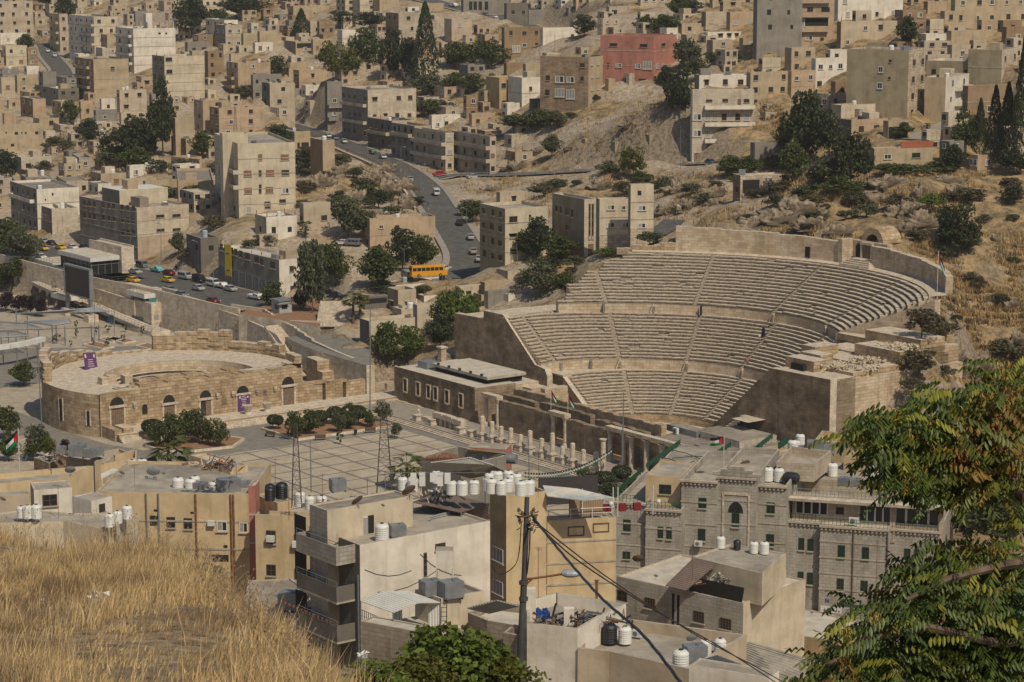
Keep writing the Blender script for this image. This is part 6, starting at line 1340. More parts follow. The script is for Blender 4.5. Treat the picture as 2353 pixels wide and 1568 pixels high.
# canopy house below the white building
CH=Hs('b3 925 935 1400 1010 1400 greystone/block 1 0 0','front terrace house of pale blocks with black railing',a=-.55,Y=203,d=9,par=.1,roof=M_ROOFL,short='canopy house terrace')
block('cream house with ladder and metal tanks behind the white canopy','b3',[(1650,845),(2035,775),(1830,690),(1420,760)],31.0,'cream',.35,base=24,roof=M_ROOFD,short='cream ladder house')
block('cream terrace floor below the white canopy','b3',[(940,1060),(1380,1210),(1900,1060),(1480,960)],28.6,'cream',.05,base=24,roof=M_ROOFL,name='terrace',cat='terrace')
zc=27.4
slab('left slope of the white corrugated gable canopy','canopy_roof','b3',[(938,830,31.2),(1140,740,32.2),(1450,845,32.2),(1225,932,31.2)],.08,M_CORW,posts=[(0,2.8),(3,2.8)])
slab('right slope of the white corrugated gable canopy','canopy_roof','b3',[(1140,740,32.2),(1365,742,31.6),(1645,842,31.4),(1450,845,32.2)],.08,M_CORW,posts=[(2,2.8)])
for k,(x0,x1,y0,y1)in enumerate(((1225,1310,925,1145),(1540,1645,850,1105))):
 p=atz(*tl('b3',x0,y1),28.6);q=at(*tl('b3',x1,y1),p.y+.3);t=thing('canopy_screen',['left white corrugated wall sheet under the canopy','right white corrugated wall sheet under the canopy'][k],'sheet',tuple(p));mb=MB();mb.box(0,0,0,(q-p).x,.06,2.5,M_CORW);mb.build('sheet',t)
railing(thing('black_railing','black railing along the cream terrace edge below the canopy','railing',(0,0,0)),[atz(*tl('b3',x,y),28.7)for x,y in((935,1005),(1100,1080),(1380,1200))],1.1,M_BLACK,step=.35,r=.03)
t=thing('ladder','dark iron ladder leaning against the cream ladder house','ladder',tuple(atz(*tl('b3',1675,1105),28.6)));mb=MB()
for x in(-.28,.28):mb.tube((x,0,0),(x,.4,3.0),.04,M_BLACK)
for k in range(7):mb.tube((-.28,.05*k,.4*k+.2),(.28,.05*k,.4*k+.2),.03,M_BLACK)
mb.build('rails',t)
props_at('b3',[('x',1560,790,190),('x',1740,810,210)],31.1)
t=thing('raised_tank','square white tank on four thin legs beside the stained wall','water tank',tuple(atz(*tl('b3',1685,690),31)));mb=MB();mb.box(-.8,-.8,1.8,.8,.8,3.5,wall_mat('white'),M_ROOF);mb.build('tank_body',t)
for x in(-.75,.75):
 for y in(-.75,.75):mb=MB();mb.tube((x,y,0),(x,y,1.8),.05,M_FRAMEW,4);mb.build('leg',t)
# yellow block with restaurant terrace
YB=Hs('c3 -179 -34 325 -98 860 ochre/yellow 4 0 0','tall yellow block left of the roof restaurant',a=.5,Y=247,wins=[('L',-150,360,-60,480,'v'),('L',-150,650,-62,770,'v')],par=.5,short='tall yellow block')
YR=Hs('c3 322 330 943 118 880 yellow 4 0 0','yellow block with an empty wall under the roof restaurant',a=.2,Y=250,par=.15,d=14,short='roof restaurant block')
mb=MB()
for x0,x1,y0,y1 in((513,660,165,258),(735,880,135,225)):
 u0,z0,_=onface(YR,'R',*tl('c3',x0,y1));u1,z1,_=onface(YR,'R',*tl('c3',x1,y0))
 for q in((u0,z0,u1,z0+.12),(u0,z1-.12,u1,z1),(u0,z0+.12,u0+.12,z1-.12),(u1-.12,z0+.12,u1,z1-.12)):mb.box(q[0],-.06,q[1]-YR.z0,q[2],0,q[3]-YR.z0,M_FRAMEB)
mb.build('plaster_panel',YR.root)
zt=YR.z0+YR.hgt
slab('patched white sheet roof over the roof restaurant','canopy_roof','c2',[(330,1385,zt+3.2),(290,1290,zt+3.6),(600,1320,zt+3.5),(930,1400,zt+3.3),(650,1425,zt+3.1)],.08,mat('patched_sheet',(.60,.55,.48),.7,kind='patchy',col2=(.40,.43,.42),scale=1))
t=thing('roof_restaurant','open roof restaurant with white railing, striped curtain and red seats','restaurant',(YR.x,YR.Y,zt),.2)
railing(t,[(.2,.2,0),(YR.w-.2,.2,0),(YR.w-.2,7,0)],1.1,M_FRAMEW,step=1.9,r=.05)
for x in(4,8,12,YR.w-.3):mb=MB();mb.tube((x,.3,0),(x,.3,3.3),.06,M_FRAMEW);mb.build('post',t)
mb=MB();mb.box(2.6,.6,.1,6.4,.75,2.4,mat('curtain_stripe',(.32,.22,.14),.9,kind='corr'));mb.build('curtain',t)
mb=MB();mb.box(.6,7,0,YR.w-.4,7.3,3.1,M_CLOTH)
for k in range(3):mb.box(7+1.7*k,2.4,.0,7.8+1.7*k,3.0,.8,mat('seat_red',(.20,.02,.03),.7))
mb.build('seats',t)
for k,x in enumerate((7.2,12.6)):s=thing('globe_lamp',['left white globe lamp on the restaurant railing','right white globe lamp on the restaurant railing'][k],'lamp',tuple(t.matrix_basis@Vector((x,.2,1.1))));mb=MB();mb.lathe([(.02,0),(.2,.08),(.26,.26),(.2,.45),(0,.52)],M_TANKW,12,(0,0,.15));mb.tube((0,0,0),(0,0,.2),.04,M_FRAMEW);mb.build('globe',s,smooth=True)
# grey stone hotel
HY,HA=300,-.28
def hot(spec,label,wins=(),dY=0,d=18,**k):return Hs(spec,label,a=HA,Y=HY+dY,d=d,wins=wins,name='hotel_wing',cat='hotel',**k)
h1=hot('c3 928 930 1208 -60 700 greystone 4 0 0','lowest left wing of the grey stone hotel in its own shadow',[('R',1006,108,1072,215,'g'),('R',1002,392,1068,460,'g')],2.0,par=.8,short='left hotel wing')
h2=hot('c3 1203 1205 1522 2 700 greystone 4 0 0','projecting hotel wing with a pair of green windows',[('R',1313,170,1360,275,'g'),('R',1390,176,1437,283,'g')],0,par=.5,short='hotel wing with paired windows')
h3=hot('c3 1520 1522 1842 -255 720 greystone 5 0 0','tall hotel wing left of the gabled centre',[('R',1675,-85,1745,8,'g'),('R',1670,190,1735,298,'g')],1.0,par=.9,short='tall hotel wing')
h4=hot('c3 1838 1840 2186 -285 760 greystone 5 0 0','gabled hotel centre with a tall arched green window',[('R',1970,50,2036,175,'g')],.2,par=.8,short='hotel centre')
u,z,_=onface(h4,'R',*tl('c3',2003,50));mb=MB();r=1.0;zz=z-h4 .z0;mb.face([(u+r*math.cos(math.pi*k/10),-.03,zz+1.5*r*math.sin(math.pi*k/10))for k in range(11)],M_GLASS);mb.build('arch_head',h4 .root)
mb=MB()
for k in range(3):w_=h4 .w/2;mb.box(w_-3.2+1.1*k,-.15,h4 .hgt,w_+3.2-1.1*k,.3,h4 .hgt+.45*(k+1),wall_mat('greystone'),M_TREAD,None)if k==0 else mb.box(w_-3.2+1.1*k,-.16-.01*k,h4 .hgt+.45*k,w_+3.2-1.1*k,.31+.01*k,h4 .hgt+.45*(k+1),wall_mat('greystone'),M_TREAD)
uA,_,_=onface(h4,'R',*tl('c3',1890,100));uB,_,_=onface(h4,'R',*tl('c3',2120,100))
for uu in(uA,uB):mb.box(uu-.12,-.12,h4 .hgt-14,uu+.12,0,h4 .hgt-2.2,M_TREAD)
mb.box(uA,-.12,h4 .hgt-2.5,uB,0,h4 .hgt-2.2,M_TREAD);mb.build('gable',h4 .root)
h5=hot('d3 -28 -26 247 -210 640 greystone 5 0 0','hotel wing right of the gabled centre',[('R',70,-45,142,55,'g'),('R',65,238,135,345,'g')],.8,par=.9,short='right hotel wing')
h6=hot('d3 243 245 548 108 800 greystone 5 0 0','recessed hotel wing with two rows of paired windows',[('R',x,y,x+52,y+108,'g')for x,y in((352,272),(432,280),(345,570),(427,578))],1.6,par=.15)
h7=hot('d3 543 545 1152 150 860 greystone 5 0 0','wide hotel wing with four single green windows and number 56',[('R',x,y,x+62,y+108,'g')for x,y in((702,336),(916,352),(692,632),(904,652))],-.6,par=.15,short='hotel wing with number 56')
h8=hot('d3 1145 1148 1612 180 900 greystone 5 0 0','end wing of the grey hotel with dark crest drawn on its wall',[('R',1290,366,1345,470,'g'),('R',1378,374,1434,478,'g')],-1.0,par=.15,d=17,short='end hotel wing')
mb=MB();uB=h8 .w
hz=h8
ht=hot('d3 290 300 1640 -112 170 stone 1 0 0','set-back top floor of the hotel with wide dark glazing',[('R',325,-82,612,60,'W'),('R',890,-20,1172,130,'W'),('R',1208,-5,1605,155,'W'),('R',683,0,755,62,'b')],2.6,par=.12,d=14,short='glazed hotel top floor')
for b_,zz in((ht,ht.hgt),):mb=MB();mb.box(-.3,-1.6,zz-.45,b_.w+.8,0,zz-.1,M_CONC,M_TREAD);mb.build('roof_slab',b_.root);railing(b_.root,[(0,-.2,zz),(b_.w,-.2,zz)],.95,M_STEEL,step=.5,r=.03)
for x in(885,1180,1200,1615):u,z,_=onface(ht,'R',*tl('d3',x,60));mb=MB();mb.box(u-.2,-.25,ht.hgt-5.5,u+.2,0,ht.hgt-.45,wall_mat('stone'));mb.build('pier',ht.root)
for b_ in(h1,h2,h3,h4,h5,h6,h7,h8):
 mb=MB();mb.box(-.1,-.35,b_.hgt-.35,b_.w+.1,0,b_.hgt-.08,M_CONC,M_TREAD)
 for k in range(int(b_.w/.55)):mb.box(.1+k*.55,-.25,b_.hgt-.7,.35+k*.55,0,b_.hgt-.36,M_CONC)
 mb.build('cornice',b_.root)
for b_ in(h1,h2,h6,h7,h8):railing(b_.root,[(.1,-.1,b_.hgt),(b_.w-.1,-.1,b_.hgt)],.9,M_GREEN,step=.5,r=.03)
mb=MB()
for(bb,xs)in((h7,(836,1140)),):
 for x in xs:u,z,_=onface(bb,'R',*tl('d3',x,400));mb.tube((u,-.12,bb.hgt-.7),(u,-.12,1),.09,M_FRAMEB,5)
mb.build('rope_trim',h7 .root)
def text_on(bb,face,tile,x,y,hpx,s,m,name='writing'):
 u,z,Yc=onface(bb,face,*tl(tile,x,y));c=bpy.data.curves.new('writing','FONT');c.body=s;c.size=hpx/3.864/(F/Yc)*1.4;c.extrude=.03;c.align_x='CENTER';c.align_y='CENTER'
 o=bpy.data.objects.new('tmp',c);COL.objects.link(o);dg=bpy.context.evaluated_depsgraph_get();me=bpy.data.meshes.new_from_object(o.evaluated_get(dg));bpy.data.objects.remove(o)
 me.materials.clear();me.materials.append(m);q=bpy.data.objects.new(name,me);COL.objects.link(q);q.parent=bb.root;q.location=(u,-.08,z-bb.z0);q.rotation_euler=(math.pi/2,0,0);return q
text_on(h7,'R','d3',608,825,30,'56',mat('number_blue',(.04,.10,.32),.6))
def scribble(bb,tile,x0,y0,x1,y1,m,seed,name='writing'):
 r=random.Random(seed);u0,z0,_=onface(bb,'R',*tl(tile,x0,y1));u1,z1,_=onface(bb,'R',*tl(tile,x1,y0));z0-=bb.z0;z1-=bb.z0;h=z1-z0;mb=MB();u=u0;t_=h*.16
 while u<u1:
  L=r.uniform(.3,.9)*h;k=r.random()
  if u+L>u1:break
  mb.box(u,-.12,z0+h*.25,u+L,-.02,z0+h*.25+t_,m)
  if k<.35:mb.box(u+L*.7,-.12,z0+h*.25+t_,u+L*.7+t_*.8,-.02,z1,m)
  elif k<.7:mb.tube((u+L*.5,-.07,z0+h*.3),(u+L*.5,-.07,z0+h*.62),t_*.5,m,6)
  if r.random()<.6:mb.box(u+L*.4,-.12,z0+(h*.75 if r.random()<.6 else 0),u+L*.4+t_,-.02,z0+(h*.75 if False else h*.75)+t_,m)if r.random()<.5 else mb.box(u+L*.4,-.12,z0,u+L*.4+t_,-.02,z0+t_,m)
  u+=L*r.choice([1,1,1.3])
 return mb.build(name,bb.root)
scribble(h7,'d3',720,830,1000,890,M_GREEN,4,'green_sign_writing')
mb=MB();u0,z0,_=onface(h7,'R',*tl('d3',545,930));u1,z1,_=onface(h7,'R',*tl('d3',735,885));mb.box(u0,-.1,z0-h7 .z0,u1,-.03,z1-h7 .z0,M_FRAMEW);mb.build('white_sign_board',h7 .root);scribble(h7,'d3',570,898,720,922,M_BLACK,7)
prop('a',at(*tl('d3',842,150),HY-1.4),1.5,HA,'air conditioner on the ledge of the hotel top floor');prop('a',at(*tl('c3',1672,345),HY-.3),1.2,HA,'air conditioner on the tall hotel wing wall')
zr=h3 .z0+h3 .hp
zq=ht.z0+ht.hp
block('large flat hotel roof behind the grey stone front','d2',[(290,1230),(1600,1310),(1740,1230),(740,1100),(150,1130)],zq,'stone',.15,base=5,roof=M_ROOF,name='hotel_roof',cat='hotel',short='large flat hotel roof')
block('paved hotel roof area with dish behind the gabled centre','d2',[(-650,1150),(-60,1175),(150,1130),(-60,1030),(-380,1040),(-560,1080)],zr-.6,'stone',.15,base=5,roof=M_ROOF,name='hotel_roof',cat='hotel')
props_at('d2',[('w',82,1250,92),('w',178,1255,92),('w',300,1010,95),('w',325,995,80),('w',365,940,82),('x',395,1010,90),('x',500,1020,160),('x',600,1020,130)],zr-.5)
props_at('d2',[('w',652,1208,90),('w',1020,1215,90),('x',752,1300,105),('x',858,1310,100),('x',950,1322,90),('x',1028,1325,90),('x',1112,1332,100)],zq+.05)
props_at('c2',[('w',2290,1250,95)],zr-.5)
t=thing('water_tank','black barrel tank lying on its side on the hotel roof','water tank',tuple(atz(*tl('d2',285,1275),zr-.5)),-.3);mb=MB();R=Matrix.Rotation(math.pi/2,3,'Y');mb2=MB();mb2 .lathe([(0,-1.15),(.4,-1.1),(.72,-.7),(.75,0),(.72,.7),(.4,1.1),(0,1.15)],M_BLACK,16);mb2 .v=[tuple(R@Vector(v)+Vector((0,0,.8)))for v in mb2 .v];mb2 .build('tank_body',t);mb.box(-.8,-.6,0,.8,.6,.25,M_BLACK);mb.build('cradle',t)
block('raised stone roof room on the hotel between the tanks','d2',[(155,1160),(490,1180),(640,1060),(280,1020)],zr+.3,'stone',1.2,base=zr-1,roof=M_ROOF,name='rooftop_room',cat='rooftop room')
Hs('c2 1203 1205 1518 1200 1480 yellow 1 0 0','yellow rendered roof room with a green window on the hotel',a=HA,Y=304,d=9,wins=[('R',1325,1285,1432,1370,'g')],par=.25,name='rooftop_room',cat='rooftop room',short='yellow hotel roof room')
block('yellow parapet walled terrace at the back of the hotel roof','d2',[(490,990),(880,1030),(1000,950),(560,900)],zr-1.2,'yellow',1.6,base=4,roof=M_ROOFL,name='terrace',cat='terrace')
block('yellow edged roof yards behind the hotel tanks','d2',[(750,1110),(1260,1160),(1500,1080),(900,1000)],zr-1.0,'yellow',1.1,base=4,roof=M_ROOFD,name='terrace',cat='terrace')
K1=block('low flat roof with green wire fences and crossed cables in front of the stage','c2',[(1240,1180),(1500,925),(1940,1000),(1790,1200),(1600,1210)],11.5,'stone',.1,base=0,roof=M_ROOF,short='flat roof with green fences')
def fence(label,tile,pts,z,h=1.0,m=M_GREEN):
 P=[atz(*tl(tile,x,y),z)for x,y in pts];o=P[0];t=thing('roof_fence',label,'fence',tuple(o));P=[p-o for p in P]
 for a,b in zip(P,P[1:]):
  mb=MB();mb.wallseg(a,b,h*.25,h,.04,m);mb.build('mesh_panel',t)
  n=max(1,int((b-a).length/2.2));mb=MB()
  for k in range(n+1):p=a.lerp(b,k/n);mb.tube(p,p+Vector((0,0,h+.1)),.05,m,4)
  mb.build('post_row',t)
fence('green wire fence sloping along the left edge of the low flat roof','c2',[(1215,1150),(1510,940)],11.6);fence('green wire fence in front of the yellow roof room','c2',[(930,1400),(1160,1200)],8)
fence('short green fence on the right of the low flat roof','c2',[(1755,1090),(1960,960)],11.8);fence('green fence between the roof trees and the terrace','c2',[(2130,1040),(2330,880)],11.8);fence('green fence along the back of the yellow terrace','d2',[(-10,980),(110,890)],12)
fence('small green fence by the raised hotel tanks','d2',[(170,1000),(270,930)],zr-.3,1.4);fence('green fence climbing the steps at the end of the hotel','d2',[(930,1050),(1045,950)],zr-1,1.4)
t=thing('cable_heap','black cables lying crossed on the low flat roof','cable',tuple(atz(*tl('c2',1500,1100),11.6)));mb=MB()
for x0,y0,x1,y1 in((1400,970,1720,1070),(1320,1040,1530,1110),(1380,1105,1710,1130),(1500,1110,1780,1065),(1440,1050,1820,1040)):a=atz(*tl('c2',x0,y0),11.75)-Vector(t.location);b=atz(*tl('c2',x1,y1),11.75)-Vector(t.location);mb.path([a,a.lerp(b,.5)+Vector((.2,.5,.1)),b],.07,M_BLACK,4)
mb.build('cables',t)
props_at('c2',[('D',2085,1170,110)],zr-.4);props_at('c2',[('w',2293,1245,96)],zr-.4)if False else None
# grey block house, right of the pole
GB=Hs('c3 945 2072 2620 852 1260 greystone/cream 2 0 0','grey block house with barred windows and cream side wall',a=.88,Y=254,wins=[('L',950,738,1042,835,'b'),('L',1195,805,1290,900,'r'),('L',1630,925,1725,1025,'r'),('L',1865,985,1965,1085,'r'),('L',1437,765,1460,1080,'d'),('L',1482,778,1505,1090,'d')],par=.2,roof=M_ROOFL,short='grey block house')
G2=Hs('c3 1985 2245 2450 592 800 cream 1 0 0','cream upper house with thin green windows above the grey blocks',a=.635,Y=262,wins=[('R',2255,632,2305,700,'g'),('R',2360,555,2410,620,'g'),('L',2000,620,2140,700,'d')],par=.1,roof=M_ROOFD)
block('weathered concrete roof with four tanks above the cloth screens','c3',[(1610,450),(2240,600),(2450,420),(1960,330)],20.6,'cream',.15,base=17,roof=M_ROOF,short='weathered concrete roof')
props_at('c3',[('w',1870,360,82),('b',2015,372,66),('w',2165,405,80),('w',2257,412,85)],20.7)
slab('brown sloping tin roof over the grey block house','tin_roof','c3',[(1380,690,18.2),(1620,455,20.8),(1840,495,20.8),(1560,735,18.0)],.1,M_CORB)
slab('black cloth screens hanging along the grey block roof edge','cloth_screen','c3',[(1590,735,17.3),(1600,610,19.2),(2080,715,19.2),(2060,845,17.3)],.04,M_CLOTH,'screen')
props_at('c3',[('D',1135,520,105),('d',1295,635,45)],17.2)
block('sunny flat roof with blue grey tank and tiny dish','d3',[(140,1110),(700,1200),(1000,1060),(560,940),(380,900)],9.5,'ochre',.1,base=3,roof=M_ROOFL,short='sunny flat roof')
props_at('d3',[('s',253,1100,72,0,'single blue grey tank on the sunny flat roof'),('d',470,955,36)],9.8)
# bottom terraces
block('cluttered walled terrace with blue jerrycans and junk','c3',[(150,1140),(600,1190),(820,1060),(1030,960),(410,860),(150,930)],32.0,'white',1.1,roof=M_ROOF,short='junk terrace')
block('wide empty roof terrace with black and white tanks','c3',[(600,1350),(880,1380),(1590,1540),(2100,1230),(1080,1090),(820,1080)],30.5,'beige',1.0,roof=M_ROOF,short='wide empty terrace')
block('stone balcony block in front of the junk terrace','c3',[(-60,1200),(395,1290),(500,1240),(480,1190),(0,1150)],30.0,'block',.9,roof=M_ROOFL)
block('plaster balcony box with two dishes at the bottom','c3',[(505,1350),(765,1400),(860,1370),(600,1300)],29.5,'white',.9,roof=M_ROOFL,short='balcony box')
block('pale block house with asbestos roof left of the utility pole','b3',[(1890,1010),(2060,1080),(2500,1160),(2560,960),(2100,900)],29.5,'block',.8,roof=M_ROOFL,short='asbestos roof house')
slab('curled grey corrugated roof sheets with loose slabs on top','tin_roof','b3',[(1885,890,33),(2080,935,32.4),(2345,870,33.4),(2150,820,34)],.12,M_CORG)
slab('pale blue corrugated roof at the bottom edge','tin_roof','c3',[(1600,1380,31),(1840,1310,33),(2300,1490,33),(2130,1560,31)],.1,M_CORL)
slab('large weathered grey sheet roof at the bottom right','tin_roof','c3',[(1860,1320,28),(2130,1190,29.5),(2760,1380,29.5),(2440,1570,28)],.15,mat('old_sheet',(.36,.32,.26),.85,kind='corr',var=.25))
Hs('c3 1575 1590 2300 1400 1700 white 1 0 0','white wall room under the pale blue roof',a=-.5,Y=172,par=.05,d=6)
props_at('c3',[('b',885,1200,135,0,'large black ribbed tank on the wide empty terrace'),('w',1020,1205,120,0,'white ribbed tank beside the large black one'),('w',605,1165,100),('x',430,1190,150),('w',1515,1450,150,0,'big white tank nearest the bottom edge beside a metal box'),('w',1865,1300,110),('w',1735,1310,110),('x',1640,1380,210),('a',1125,1150,90),('d',1620,1230,120),('d',843,1330,70),('D',760,1340,50),('x',1140,1400,80)],30.7)
t=thing('metal_junk','heap of rusty scrap and shelving on the junk terrace','junk',tuple(atz(*tl('c3',600,1040),32)));mb=MB()
for k in range(150):s=pr_rn.uniform(.08,.5);R=Matrix.Translation(Vector((pr_rn.gauss(0,1.9),pr_rn.gauss(0,.9),pr_rn.uniform(0,.8))))@Matrix.Rotation(pr_rn.uniform(0,6),4,Vector((pr_rn.random(),pr_rn.random(),.2)));mb.box(-s*1.5,-.04,-.04,s*1.5,.04,.04+s*.2,pr_rn.choice([M_RUST,M_STEEL,M_BLACK,M_METAL,M_WOOD]),R=R)
stuff(mb.build('scrap',t))
MJB=mat('jerrycan_blue',(.02,.07,.30),.4)
for k,(x,y)in enumerate(((230,990),(260,980),(300,1015),(325,985),(240,960),(310,960))):
 t=thing('jerrycan',uniq('blue plastic jerrycan stacked on the junk terrace',*tl('c3',x,y)),'jerrycan',tuple(atz(*tl('c3',x,y),32)),pr_rn.uniform(-.5,.5),'blue jerrycans');mb=MB();mb.box(-.22,-.18,0,.22,.18,.62,MJB);mb.cyl((.1,0,.62),.06,.06,0,.1,M_BLACK,8);mb.build('can',t)
mb=MB();t=thing('terrace_pillar','left square white pillar on the junk terrace','pillar',tuple(atz(*tl('c3',182,1150),30.5)));mb.box(-.45,-.4,0,.45,.4,4.4,wall_mat('white'));mb.build('shaft',t)
mb=MB();t=thing('terrace_pillar','right square white pillar on the junk terrace','pillar',tuple(atz(*tl('c3',522,1190),30.5)));mb.box(-.45,-.4,0,.45,.4,3.0,wall_mat('white'));mb.build('shaft',t)
mb=MB();t=thing('rusty_pipe','short rusty pipe standing against the yellow wall','pipe',tuple(atz(*tl('c3',768,860),30)));mb.cyl((0,0,0),.12,.12,0,2.2,M_RUST,10);mb.cyl((0,0,0),.2,.2,2.2,2.3,M_RUST,10);mb.build('pipe',t)
for k,(tl_,x,y,z,h)in enumerate((('b2',300,1560,34,3),('b2',600,1540,34,4),('b2',1000,1500,34,3.2),('b2',1470,1380,34,3.6),('a2',1200,1330,27.3,3),('a2',2100,1350,27.3,3.4),('b2',180,1360,28,4),('c2',250,1360,36,4.2),('c3',250,780,31,4.5),('c3',1030,560,18,2.6),('c3',1620,600,20.7,2.4),('d3',1040,700,9,6),('a3',520,60,33,3))):
 t=thing('aerial',['bent television aerial','thin television aerial','tall television aerial'][k%3]+' '+where(*tl(tl_,x,y),k%2),'aerial',tuple(atz(*tl(tl_,x,y),z)),k,'television aerials on near roofs');mb=MB();mb.tube((0,0,-.5),(.05,0,h),.03,M_RUST,4);mb.tube((-.7,0,h-.1),(.7,0,h-.05),.015,M_STEEL,3)
 for j in range(6):mb.tube((-.6+.22*j,-.3,h-.08),(-.6+.22*j,.3,h-.08),.012,M_STEEL,3)
 mb.build('antenna',t)
for k,(tl_,x,y,z,n,sx,sy)in enumerate((('b2',900,1490,34.2,90,2.6,1.2),('b2',1650,1400,34.6,60,1.6,.7),('a2',1940,1140,31.2,80,2.2,1.0),('a2',480,1050,11.6,60,2,.8),('c3',1880,680,18.5,60,2.2,.6),('b1',1200,400,22,60,3,.8))):
 t=thing('roof_junk',['tangle of rusty pipes and scrap behind the left brown dish','scrap and bags on the brown tin roof','rubble and broken boards on the yellow roof room','broken boards on the rubble hut roof','jumble of household junk on the screened terrace','red and white scrap along the roof of the pinkish block'][k],'junk',tuple(atz(*tl(tl_,x,y),z)));mb=MB()
 for _ in range(n):q=pr_rn.uniform(.1,.6);R=Matrix.Translation(Vector((pr_rn.gauss(0,sx*.6),pr_rn.gauss(0,sy*.6),pr_rn.uniform(0,.7))))@Matrix.Rotation(pr_rn.uniform(0,6),4,Vector((pr_rn.random(),pr_rn.random(),.3)));mb.box(-q*1.4,-.05,-.04,q*1.4,.05+.2*(pr_rn.random()<.3),.05,pr_rn.choice([M_RUST,M_STEEL,M_RUBBLE,M_METAL,M_WOOD,M_FRAMEW]),R=R)
 stuff(mb.build('scrap',t))
mb=MB();q=mat('wire_black',(.02,.02,.02),.8);B=WB
for(x0,z0,x1,z1)in((.5,2.5,6,3.5),(2,5,9,4),(7,2,12,5)):mb.path([(x0+(x1-x0)*f,-.05,B.hgt-z0-(z1-z0)*f-1.2*f*(1-f)*2)for f in(0,.25,.5,.75,1)],.025,q,4)
mb.build('wall_cable',B.root)
# filler houses of the far hillside
fr=random.Random(77)
RP=[proj(p)for R in(R_MAIN,R_BR,R_ST,R_TOP,R_UL)for p in R]
def inbare(x,y):return(1225<x<1600 and 205<y<400)or(x>1560 and y>395)or(640<x<1000 and 330<y<520)or(1560<x<2100 and 300<y)or(y>400 and x>560)or(y>505)
cols=['beige','tan','pink','cream','white','grey','brown','stone','ivory','beige','tan','beige'];words={'beige':'beige','tan':'tan','pink':'salmon','cream':'cream','white':'off-white','grey':'grey','brown':'brown','stone':'stone','ivory':'pale stone'}
placed=[s.pxr for s in SITES if hasattr(s,'pxr')];nf=0
cand=[(fr.uniform(-20,2370),fr.uniform(8,500))for _ in range(5200)]
for x,y in cand:
 wd,ht_=fr.uniform(26,60),fr.uniform(16,38)+(10 if fr.random()<.2 else 0);y0=y-ht_
 if inbare(x,y)or nf>420:continue
 k_=min(1.6,max(.9,860/hit(x,y).y));wd*=k_;ht_*=k_;y0=y-ht_
 if any(abs(x-q[0])<wd*.5+24 and-8<y-q[1]<ht_+12 for q in RP):continue
 bad=False
 for(a,b,c,d)in placed:
  ox=min(x+wd/2,b)-max(x-wd/2,a);oy=min(y,d)-max(y0,c)
  if ox>4 and(oy>.55*min(ht_,d-c)or(abs(y-d)<5)):bad=True;break
 if bad:continue
 c=fr.choice(cols);hm=ht_*hit(x,y).y/F;st=1 if hm<4.6 else(2 if hm<8 else 3);nw=max(1,int(wd*hit(x,y).y/F/3.2))
 f=fr.uniform(.15,.45);q=lambda v:f'{v*3.864:.0f}'
 try:Hs(f'a0 {q(x-wd/2)} {q(x-wd/2+wd*f)} {q(x+wd/2)} {q(y0)} {q(y)} {c} {st} {fr.randint(1,min(2,nw))} {fr.randint(1,max(1,min(4,nw)))}',None,a=fr.uniform(.3,.7),side=f'{words[c]} {["low","two storey","three storey"][st-1]} house',par=fr.choice([.3,.7,1.0]))
 except Exception as ex:continue
 placed.append((x-wd/2,x+wd/2,y0,y));nf+=1
_hs=sorted([B for B in SITES if B.root.name.startswith('house')],key=lambda B:-(B.pxr[1]-B.pxr[0])*(B.pxr[3]-B.pxr[2]));mb=MB()
for B in _hs[285:]:
 SITES.remove(B);M_=B.root.matrix_basis
 for c in list(B.root.children):
  m_=M_@c.matrix_basis;me=c.data
  for pl in me.polygons:mb.face([m_@me.vertices[i].co for i in pl.vertices],me.materials[pl.material_index])
  bpy.data.objects.remove(c)
 bpy.data.objects.remove(B.root)
stuff(tag(mb.build('distant_houses'),'mass of tiny far houses filling the gaps on the hillside','houses'))
for B in SITES:
 if B.Y<340 or B.w*B.d<30 or B.root.name.startswith(('hotel','ruin','shed')):continue
 for k in range(fr.choice([0,1,1,2,3]if B.w>7 else[0,0,1,1])):
  u,v=fr.uniform(.8,B.w-.8),fr.uniform(.8,max(1,min(B.d,8)-.8));kd=fr.choice('wwwwbxdddsx');M=B.root.matrix_basis
  sz={'w':1.0,'b':1.0,'s':1.0,'x':.9,'d':.75,'D':.8}[kd]*fr.uniform(.8,1.15)
  if len([1 for o in COL.objects if o.parent is None and o.name.startswith(PR[kd].name.split('.')[0])])>230:continue
  prop(kd,M@Vector((u,v,B.hp)),sz)
 if fr.random()<.4 and B.w>6 and B.d>5:
  u=fr.uniform(.5,B.w-4);addbox(B,u,1.2,u+3,4.2,0,2.4,wall_mat(fr.choice(['beige','tan','cream','grey'])),'stair_house')
 if fr.random()<.3:
  mb=MB()
  for k in range(4):u,v=(.3 if k%2 else B.w-.3),(.3 if k<2 else min(B.d,9)-.3);mb.tube((u,v,B.hgt),(u,v,B.hgt+fr.uniform(.6,1.3)),.1,M_RUST,4)
  mb.build('starter_bars',B.root)
